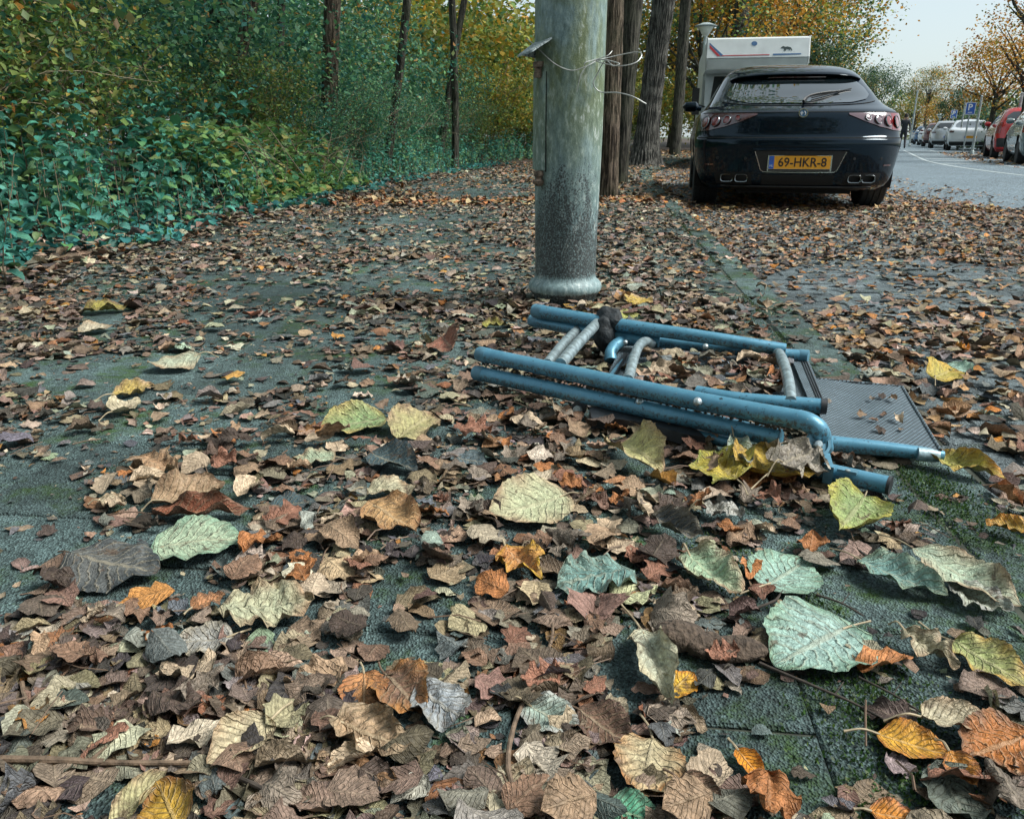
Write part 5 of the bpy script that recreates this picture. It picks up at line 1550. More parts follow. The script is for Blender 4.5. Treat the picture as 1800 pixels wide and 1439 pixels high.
# ---- trees
def crown_mesh(seed, pal, rad, nclump, nleaf, size, hollow=0.45, nu=3, nv=2):
    rg = np.random.default_rng(seed); batches = []
    cl = rg.normal(0, 1, (nclump, 3)); cl /= np.linalg.norm(cl, axis=1, keepdims=True); cl *= (hollow + (1 - hollow) * rg.random((nclump, 1)) ** .6) * np.array(rad)
    idx = rg.integers(0, nclump, nleaf); rr_ = np.mean(rad) * rg.uniform(.12, .26, nclump)
    pos = cl[idx] + rg.normal(0, 1, (nleaf, 3)) * rr_[idx][:, None] * np.array([1, 1, .7])
    tone = rg.uniform(.75, 1.25, nclump)[idx][:, None]
    return cl, leaf_mesh('crown', [leaves('oval', pos, rg.uniform(0, 6.28, nleaf), size * rg.uniform(.6, 1.3, nleaf), np.clip(pick(pal, nleaf, rg, .25) * tone, 0, 1), None, nu, nv, kx=.4, fold=.3, tilt=rg.normal(-.3, .6, nleaf), roll=rg.normal(0, .6, nleaf), settle=False, rng=rg, wid=1.25)], M_FOL)


def limbs(parent, start, targets, r, mat, rg):
    mb = MB()
    for t in targets:
        s = np.array(start) + np.array([0, 0, rg.uniform(-.6, .3)]); t = np.array(t); mid = (s + t) / 2 + rg.normal(0, .15, 3)
        mb.tube(spline([s, mid, t], 4), list(np.linspace(r, r * .18, 9)), 6, caps=False)
    return tag(mb.build('limbs', mat, parent, smooth=True), kind='stuff')


CROWNS = {'high': crown_mesh(51, DARKG + YELLOW, (2.6, 2.6, 1.9), 60, 5000, .12), 'orange': crown_mesh(52, ORANGE, (2.4, 2.4, 1.9), 70, 6500, .12),
          'mixed': crown_mesh(53, YELLOW + GREENFAR + ORANGE[:2], (2.5, 2.5, 2.2), 70, 6500, .13), 'green': crown_mesh(54, GREENFAR, (2.4, 2.4, 2.1), 60, 6500, .14),
          'sparse': crown_mesh(55, ORANGE, (2.6, 2.6, 2.0), 90, 2600, .12, hollow=.25)}


def tree(name, label, group, base, top, r0, r1, mat, crown, cz, csc, seed, bow=(0, 0), flare=.4, ridge=.08, n=40, rows=60, lean_crown=(0, 0), cat='tree', ridges=14):
    rg = np.random.default_rng(seed); root = empty(name, base, 0, label, cat, group)
    rel = Vector(top) - Vector(base)
    trunk_obj('trunk', root, (0, 0, -.03), rel, r0, r1, mat, n, rows, ridge, flare, bow, ridges, seed)
    if crown:
        cl, me = CROWNS[crown]
        o = bpy.data.objects.new('crown', me); link(o, root); o.location = (rel.x + lean_crown[0], rel.y + lean_crown[1], cz); o.scale = (csc,) * 3; o.rotation_euler = (0, 0, 0)
        tg = [np.array(o.location) + c * csc * .9 for c in cl[rg.choice(len(cl), 16, replace=False)]]
        limbs(root, rel, tg, r1 * .55, mat, rg)
    return root


def from_px(px_b, py_b, px_t, Ytop_off=0.0, ztop=None):
    b0 = ground(px_b, py_b); t = at_depth(px_t, 0, b0.y + Ytop_off)
    k = (ztop - b0.z) / (t.z - b0.z) if ztop else 1
    return b0, b0 + (t - b0) * k


b0, t0 = from_px(1068, 346, 1078, 0.0, 5.0)
tree('oak_tree', 'brown furrowed tree trunk right behind the lamp post', 'trees in the strip between path and kerb', b0, t0, .088, .080, M_BARK_BROWN, 'high', 6.5, 1.1, 61, flare=.10, ridge=.2, n=72, rows=150, ridges=22)
b0 = ground(1086, 322); t0 = at_depth(1112, 0, b0.y); t0 = b0 + (t0 - b0) * 2.2
tree('oak_tree', 'dark leaning tree trunk partly hidden behind the brown trunk by the post', 'trees in the strip between path and kerb', b0, t0, .11, .12, M_BARK_DARK, None, 6.5, 1.1, 62, flare=.1, ridge=.12, n=60, rows=110, ridges=20)
b0, t0 = from_px(1130, 291, 1177, 0.0, 6.0)
tree('oak_tree', 'thick grey tree trunk with flared foot leaning right beside the black car', 'trees in the strip between path and kerb', b0, t0, .195, .185, M_BARK_GREY, 'high', 8.0, 1.3, 63, bow=(-.10, 0), flare=.95, ridge=.18, n=96, rows=150, ridges=30)
b0, t0 = from_px(1186, 272, 1206, 0.0, 7.5)
tree('oak_tree', 'slim dark tree trunk between the thick trunk and the camper van', 'trees in the strip between path and kerb', b0, t0, .17, .165, M_BARK_DARK, 'high', 9.5, 1.5, 64, flare=.1, ridge=.10, n=60, rows=100, ridges=20)
yb = 31.0; b0 = Vector((at_depth(1299, 100, yb).x, yb, 0)); t0 = at_depth(1304, 0, yb); t0 = b0 + (t0 - b0) * 1.6
tree('oak_tree', 'tree trunk rising above the roof of the camper van', 'trees in the strip between path and kerb', b0, t0, .30, .26, M_BARK_GREY, 'orange', 8.5, 1.3, 65, flare=.1)
# woodland trunks on the left
for k, (px, pyb, pxt, Y, r, mt, lb) in enumerate([(402, 150, 428, 9.2, .075, M_BARK_BROWN, 'slim leaning tree trunk in the bushes with ivy round its foot'), (594, 110, 603, 10.3, .095, M_BARK_BROWN, 'crooked brown tree trunk in the bushes left of the lamp post'),
                                                 (790, 150, 780, 14.0, .062, M_BARK_DARK, 'left of two thin trunks in the wood beside the lamp post'), (800, 150, 830, 14.6, .055, M_BARK_DARK, 'right of two thin trunks in the wood beside the lamp post'), (378, 170, 372, 10.5, .13, M_BARK_DARK, 'dark ivy covered trunk deep in the bushes'),
                                                 (505, 120, 512, 11.0, .05, M_BARK_DARK, 'thin dark trunk between the leaning trunk and the crooked trunk'), (690, 140, 700, 11.5, .055, M_BARK_DARK, 'thin dark trunk right of the crooked trunk'), (215, 120, 190, 7.5, .035, M_BARK_BROWN, 'thin leaning stem at the upper left')]):
    p = at_depth(px, pyb, Y); t = at_depth(pxt, 0, Y); d = (t - p); b0 = p - d * (p.z / d.z); t0 = b0 + d * (5.6 / d.z); b0.z = soil_at(b0.x, b0.y)
    tree('woodland_tree', lb, 'trunks in the wood on the left', b0, t0, r, r * .8, mt, 'high', 7.2, .7, 70 + k, bow=(.13 * (-1) ** k, 0), flare=.15, ridge=.12, n=36, rows=60, ridges=12)
# ivy climbing on the dark trunks
for (px, Y, lb) in [(380, 10.2, 'dark ivy climbing the trunk deep in the bushes')]:
    rg = np.random.default_rng(int(px)); n = 2600; c = at_depth(px, 60, Y)
    a = rg.uniform(0, 6.28, n); z = rg.uniform(.1, 3.2, n); r = .18 + .16 * rg.random(n) + .06 * np.sin(z * 4)
    iv = empty('climbing_ivy', (c.x, c.y, 0), 0, lb, 'ivy')
    leaf_obj('foliage', [leaves('heart', np.stack([np.cos(a) * r, np.sin(a) * r, z], 1), a, rg.uniform(.04, .075, n), pick(DARKG[:4], n, rg), None, 3, 3, kx=.4, fold=.3, tilt=rg.normal(-.9, .4, n), roll=rg.normal(0, .4, n), settle=False, rng=rg)], M_FOL, iv)
    mb = MB()
    for k in range(5): mb.tube(spline([(math.cos(k * 1.3) * .13, math.sin(k * 1.3) * .13, 0), (math.cos(k * 1.3 + .6) * .15, math.sin(k * 1.3 + .6) * .15, 1.2), (math.cos(k * 1.3 + .2) * .14, math.sin(k * 1.3 + .2) * .14, 3.0)], 5), .012, 5)
    mb.build('stems', M_STEM, iv, smooth=True)
# autumn trees behind the camper and along the left of the far road
for k, (px, Y, cz_, sc, kd, lb) in enumerate([(1270, 34, 5.0, 1.15, 'orange', 'orange autumn tree directly above the camper van'), (1225, 30, 4.2, 1.0, 'mixed', 'yellow green tree behind the slim trunk and street lamp'), (1345, 40, 6.2, 1.35, 'mixed', 'yellow and green tree behind the right end of the camper'),
                                              (1400, 44, 4.6, 1.2, 'mixed', 'green and yellow tree over the black car roof'), (1440, 50, 6.8, 1.35, 'mixed', 'rightmost tall yellow green tree left of the open sky'), (1180, 38, 5.0, 1.4, 'mixed', 'yellow green tree glowing between the two right trunks'), (1330, 52, 9.0, 1.8, 'orange', 'tall orange tree behind the camper'), (1436, 40, 3.4, .75, 'green', 'low green tree beside the camper roof')]):
    x = at_depth(px, 240, Y).x; b0 = Vector((x, Y, 0)); t0 = Vector((x, Y, cz_ * .6))
    tree('autumn_tree', lb, 'autumn trees behind the camper', b0, t0, .16, .11, M_BARK_DARK, kd, cz_, sc, 80 + k, n=16, rows=12)
# trees across and at the end of the road
for k, (px, Y, cz_, sc, kd, lb) in enumerate([(1738, 35, 3.3, .82, 'orange', 'broad orange tree behind the red car across the road'), (1792, 27, 3.3, .70, 'sparse', 'thinning orange tree at the right edge above the grey car'), (1795, 22, 4.6, .62, 'sparse', 'nearest thinly leaved branches in the upper right corner'),
                                              (1622, 74, 4.8, .72, 'mixed', 'tall narrow green and yellow tree at the end of the road'), (1652, 66, 2.4, .72, 'orange', 'low orange tree beyond the white saloon'), (1535, 62, 3.9, .78, 'green', 'round dark green tree behind the roof of the black car'), (1604, 84, 3.2, .8, 'mixed', 'small yellow tree behind the walking person'), (1690, 52, 2.3, .62, 'green', 'low green tree behind the parking signs'), (1500, 70, 3.6, .9, 'mixed', 'distant tree peeping over the black car')]):
    x = at_depth(px, 240, Y).x; b0 = Vector((x, Y, ROAD_Z)); t0 = Vector((x, Y, cz_ * .62))
    rt = tree('street_tree', lb, 'trees along the far road', b0, t0, .14, .09, M_BARK_DARK, kd, cz_, sc, 100 + k, n=16, rows=12)
    if kd == 'mixed' and px == 1622: rt.children[1].scale = (.62, .62, 1.15)
# clipped hedge behind the parked cars and the wood at the end of the street
def mass(name, label, cat, x0, y0, x1, y1, h, th, n, size, pal, seed, kind=None):
    rg = np.random.default_rng(seed); t = rg.random(n); w = rg.normal(0, th / 3, n); ln = math.hypot(x1 - x0, y1 - y0); nx, ny = -(y1 - y0) / ln, (x1 - x0) / ln
    top = h * (.85 + .15 * np.sin(t * 23) + .1 * np.sin(t * 61 + 1))
    pos = np.stack([x0 + (x1 - x0) * t + nx * w, y0 + (y1 - y0) * t + ny * w, rg.random(n) ** .8 * top], 1)
    root = empty(name, ((x0 + x1) / 2, (y0 + y1) / 2, 0), 0, label, cat)
    o = leaf_obj('foliage', [leaves('oval', pos, rg.uniform(0, 6.28, n), size * rg.uniform(.6, 1.3, n), pick(pal, n, rg, .3), None, 3, 2, kx=.4, fold=.3, tilt=rg.normal(-.3, .6, n), roll=rg.normal(0, .6, n), settle=False, rng=rg, wid=1.4)], M_FOL, root)
    o.location = -root.location
    mb = MB()
    for s in np.linspace(.03, .97, 14): mb.tube([(x0 + (x1 - x0) * s, y0 + (y1 - y0) * s, ROAD_Z - .05), (x0 + (x1 - x0) * s + .1, y0 + (y1 - y0) * s, h * .7)], [.06, .02], 6)
    s_ = mb.build('stems', M_BARK_DARK, root); s_.location = -root.location
    if kind: root['kind'] = kind
    return root
xa, xb = at_depth(1700, 240, 48).x, at_depth(1830, 240, 25).x
mass('hedge', 'green hedge behind the parked cars across the road', 'hedge', xa, 48, xb + 1.5, 25, 2.1, 1.2, 9000, .13, GREENFAR, 201)
mass('distant_wood', 'hazy line of trees closing the end of the street', 'wood', at_depth(1380, 240, 120).x, 120, at_depth(2050, 240, 105).x, 105, 6.0, 6, 9000, .42, GREENFAR + YELLOW, 202, 'stuff')

# trees behind the viewer, mirrored in the cars
for k, (x, y, cz_, sc, kd, lb) in enumerate([(-4.5, -6, 6.5, 1.3, 'mixed', 'yellow green tree of the wood behind the viewer'), (-1.0, -14, 8.5, 2.0, 'mixed', 'yellow and green tree by the path far behind the viewer'), (-5.5, -20, 9.0, 2.4, 'green', 'tall green tree at the path far behind the viewer'), (-9, -10, 7.5, 2.0, 'green', 'green tree deep in the wood behind the viewer'), (-1.8, -3.2, 9.0, 1.7, 'mixed', 'tall yellow green tree close behind the viewer'), (1.2, -9, 11.0, 2.2, 'mixed', 'tallest tree at the kerb behind the viewer')]):
    tree('autumn_tree', lb, 'trees behind the viewer', Vector((x, y, 0)), Vector((x, y, cz_ * .7)), .2, .12, M_BARK_DARK, kd, cz_, sc, 180 + k, n=16, rows=12)
mass('dense_wood', 'dark wood closing the view behind the viewer', 'wood', -26, -24, 3, -32, 9.0, 5, 7000, .5, GREENFAR + OLIVE, 203, 'stuff')
# ================================================================== street furniture and the walker
M_GALV = simple('galvanised_post', (0.36, 0.42, 0.42), 0.5, metal=0.3, noise=0.3, scale=20)
M_LAMPWHITE = simple('opal_lamp_glass', (0.60, 0.64, 0.60), 0.35, noise=0.15, scale=8)
M_SIGNBLUE = simple('sign_blue', (0.02, 0.10, 0.42), 0.4)
M_SIGNGREY = simple('sign_back_grey', (0.30, 0.34, 0.36), 0.5)


def street_lamp(px, py, Y, label, s=1.0):
    top = at_depth(px, py, Y); root = empty('street_lamp', (top.x, Y, ROAD_Z), 0, label, 'street lamp', 'street lamps'); h = top.z - ROAD_Z
    MB().lathe([(.085, 0), (.085, .8), (.06, .9), (.045, h - .25), (.05, h - .2)], 18).build('post', M_GALV, root, smooth=40)
    MB().lathe([(.05, h - .24), (.09, h - .2), (.20, h - .02), (.21, h)], 28).build('lamp_bowl', M_LAMPWHITE, root, smooth=40)
    MB().lathe([(.21, h), (.30 * s, h + .01), (.31 * s, h + .035), (.16, h + .085), (.10, h + .11), (0, h + .12)], 28).build('lamp_hood', M_CAPMETAL, root, smooth=40)


street_lamp(1241, 48, 24.5, 'dome topped street lamp left of the camper van')
street_lamp(1653, 203, 62, 'tiny far street lamp behind the white saloon')


def p_sign(px, py, Y, w, h, label, post_px):
    c = at_depth(px, py, Y); root = empty('parking_sign', (c.x, Y, ROAD_Z), -.3, label, 'sign', 'parking signs')
    z = c.z - ROAD_Z
    MB().tube([(0, .03, 0), (0, .03, z + h * .6)], .03, 10).build('post', M_GALV, root, smooth=True)
    b = MB().box((0, 0, z), (w, .02, h)).build('sign_board', M_SIGNBLUE, root)
    mb = MB()
    for (x_, z_, a, c_) in ((0, h / 2 - .012, w, .02), (0, -h / 2 + .012, w, .02), (-w / 2 + .012, 0, .02, h), (w / 2 - .012, 0, .02, h)): mb.box((x_, -.012, z + z_), (a, .006, c_))
    mb.build('border', M_WHITE, root)
    text_mesh('P', h * .72, M_WHITE, root, 'lettering', Matrix.Translation((-.02, -.014, z + h * .08)) @ FACE_REAR, ext=.003, font_off=.006)
    MB().box((0, -.013, z - h * .32), (w * .45, .004, h * .06)).build('symbol', M_WHITE, root)


p_sign(1706, 191, 34, .36, .46, 'larger blue parking sign on a post behind the white saloon', 0)
p_sign(1677, 201, 50, .34, .46, 'smaller farther blue parking sign behind the white saloon', 0)
for (px, py, Y, r, lb) in [(1726, 170, 30, .045, 'slim pale post between the white saloon and the red car'), (1613, 160, 55, .06, 'tall pale post behind the walking person'), (1697, 180, 40, .04, 'thin pale post left of the larger parking sign'), (1797, 165, 26, .05, 'pale post at the right edge behind the red car')]:
    c = at_depth(px, py, Y); root = empty('post', (c.x, Y, ROAD_Z), 0, lb, 'post', 'pale posts across the road')
    h = c.z - ROAD_Z
    MB().tube([(0, 0, 0), (0, 0, h)], [r, r * .8], 10).build('shaft', M_GALV, root, smooth=True)
    MB().lathe([(r * 1.6, 0), (r * 1.6, .12), (r, .16)], 12).build('foot', M_GALV, root, smooth=True)
    MB().lathe([(r * .9, h - .02), (r * .95, h + .02), (0, h + .05)], 10).build('cap', M_CAPMETAL, root, smooth=True)
# overhead sign mast
c = at_depth(1566, 148, 72); root = empty('overhead_sign', (c.x - 1.6, 72, ROAD_Z), 0, 'grey overhead road sign boards on a mast beyond the black car', 'sign')
h = c.z - ROAD_Z
MB().tube([(0, 0, 0), (0, 0, h + .3)], [.11, .07], 12).build('mast', M_GALV, root, smooth=True)
MB().tube([(0, 0, h + .25), (2.5, 0, h + .30)], [.05, .03], 8).build('arm', M_GALV, root, smooth=True)
for (x_, w_) in ((1.05, .36), (1.78, .86)): MB().box((x_, -.06, h), (w_, .05, .42)).build('sign_board', M_SIGNGREY, root)
MB().box((.75, -.06, h - 1.75), (.42, .06, .62)).build('sign_board', M_SIGNBLUE, root)
MB().tube([(0, 0, h - 1.6), (.75, 0, h - 1.55)], .04, 8).build('arm', M_GALV, root, smooth=True)

# walker in dark clothes
def person():
    Y = 45.0; f = at_depth(1588, 240, Y)
    root = empty('person', (f.x, Y, ROAD_Z), -.35, 'person in dark jacket and trousers walking along the road', 'person')
    J = {'pelvis': (0, 0, .95), 'waist': (0, .01, 1.10), 'chest': (0, .0, 1.32), 'neck': (0, .02, 1.48), 'head': (0, .04, 1.58), 'crown': (0, .04, 1.72),
         'shl': (-.17, 0, 1.42), 'ell': (-.25, -.06, 1.15), 'wrl': (-.25, .06, .92), 'hal': (-.25, .10, .84), 'shr': (.17, 0, 1.42), 'elr': (.24, -.10, 1.16), 'wrr': (.25, -.12, .90), 'har': (.25, -.10, .82),
         'hpl': (-.09, 0, .90), 'knl': (-.10, .16, .50), 'anl': (-.10, .10, .09), 'tol': (-.11, .25, .03), 'hpr': (.09, 0, .90), 'knr': (.10, -.04, .49), 'anr': (.10, -.30, .13), 'tor': (.11, -.20, .03)}
    Rr = {'pelvis': .15, 'waist': .14, 'chest': .165, 'neck': .055, 'head': .09, 'crown': .075, 'shl': .075, 'shr': .075, 'ell': .052, 'elr': .052, 'wrl': .036, 'wrr': .036, 'hal': .035, 'har': .035, 'hpl': .10, 'hpr': .10, 'knl': .068, 'knr': .068, 'anl': .048, 'anr': .048, 'tol': .038, 'tor': .038}
    E = [('pelvis', 'waist'), ('waist', 'chest'), ('chest', 'neck'), ('neck', 'head'), ('head', 'crown'), ('chest', 'shl'), ('shl', 'ell'), ('ell', 'wrl'), ('wrl', 'hal'), ('chest', 'shr'), ('shr', 'elr'), ('elr', 'wrr'), ('wrr', 'har'),
         ('pelvis', 'hpl'), ('hpl', 'knl'), ('knl', 'anl'), ('anl', 'tol'), ('pelvis', 'hpr'), ('hpr', 'knr'), ('knr', 'anr'), ('anr', 'tor')]
    names = list(J); me = bpy.data.meshes.new('body'); me.from_pydata([J[k] for k in names], [(names.index(a), names.index(b)) for a, b in E], [])
    o = bpy.data.objects.new('body', me); link(o, root)
    sk = o.modifiers.new('skin', 'SKIN'); 
    for i, k in enumerate(names):
        v = me.skin_vertices[0].data[i] if me.skin_vertices else None
        if v is None: break
        v.radius = (Rr[k], Rr[k] * (.72 if k in ('chest', 'waist', 'pelvis') else 1)); v.use_root = (k == 'pelvis')
    ss = o.modifiers.new('sub', 'SUBSURF'); ss.levels = ss.render_levels = 1
    bpy.context.view_layer.update()
    m2 = bpy.data.meshes.new_from_object(o.evaluated_get(bpy.context.evaluated_depsgraph_get())); o.modifiers.clear(); o.data = m2
    m2.materials.clear()
    for m in (simple('dark_jacket', (.022, .026, .034), .8), simple('dark_trousers', (.02, .022, .03), .8), simple('skin', (.45, .28, .21), .6), simple('shoe', (.02, .02, .02), .6)): m2.materials.append(m)
    for p in m2.polygons:
        z = p.center.z; x = abs(p.center.x)
        p.material_index = 2 if (z > 1.47 or (z < .90 and x > .215)) else (0 if z > .88 else (3 if z < .10 else 1)); p.use_smooth = True
    MB().lathe([(.098, 1.60), (.104, 1.66), (.098, 1.72), (.07, 1.775), (0, 1.795)], 16, (0, .03, 0)).build('hair', simple('dark_hair', (.02, .016, .012), .7), root, smooth=True)
person()
# ================================================================== fallen leaves
BROWN = [(6, (0.201, 0.142, 0.100)), (5, (0.283, 0.206, 0.144)), (4, (0.100, 0.078, 0.061)), (4, (0.384, 0.301, 0.206)), (2.5, (0.484, 0.419, 0.307)), (4, (0.218, 0.198, 0.168)), (2, (0.059, 0.054, 0.051)), (1.3, (0.295, 0.147, 0.071)), (0.8, (0.472, 0.224, 0.059)), (0.9, (0.319, 0.366, 0.277)), (2.0, (0.130, 0.147, 0.147))]
ORB = [(4, (0.36, 0.19, 0.09)), (4, (0.30, 0.19, 0.12)), (3, (0.42, 0.30, 0.20)), (3, (0.42, 0.24, 0.10)), (3, (0.20, 0.11, 0.07)), (2, (0.45, 0.33, 0.18)), (1.5, (0.48, 0.19, 0.03)), (2, (0.10, 0.065, 0.05))]
BARE = [(280, 662, 270, 42, .88), (90, 800, 120, 40, .5), (300, 800, 120, 30, .45), (470, 548, 150, 40, .8), (60, 905, 110, 95, .9), (25, 1030, 70, 50, .8), (715, 1090, 85, 105, .85), (1520, 1075, 190, 75, .93), (1390, 1300, 170, 100, .88), (1600, 880, 80, 60, .8),
        (1560, 1200, 150, 60, .85), (1400, 1000, 90, 60, .7), (640, 690, 80, 30, .8), (480, 790, 70, 30, .7), (820, 330, 110, 14, .5), (1580, 505, 240, 48, .66), (1300, 505, 70, 30, .7), (1380, 560, 60, 35, .6), (300, 1060, 80, 40, .6),
        (430, 860, 60, 25, .6), (1290, 1240, 110, 40, .8), (1480, 1380, 100, 60, .6), (1090, 1150, 60, 40, .5), (640, 560, 120, 18, .4), (150, 770, 120, 35, .5), (700, 420, 160, 14, .6), (840, 1030, 60, 50, .5), (560, 500, 230, 22, .7), (760, 470, 150, 14, .65), (600, 400, 220, 10, .65), (860, 445, 60, 14, .6), (760, 385, 150, 9, .65), (480, 600, 260, 22, .65), (850, 345, 80, 9, .75), (590, 645, 170, 25, .7), (330, 735, 160, 25, .6), (760, 560, 90, 14, .6), (1450, 620, 40, 30, .6)]


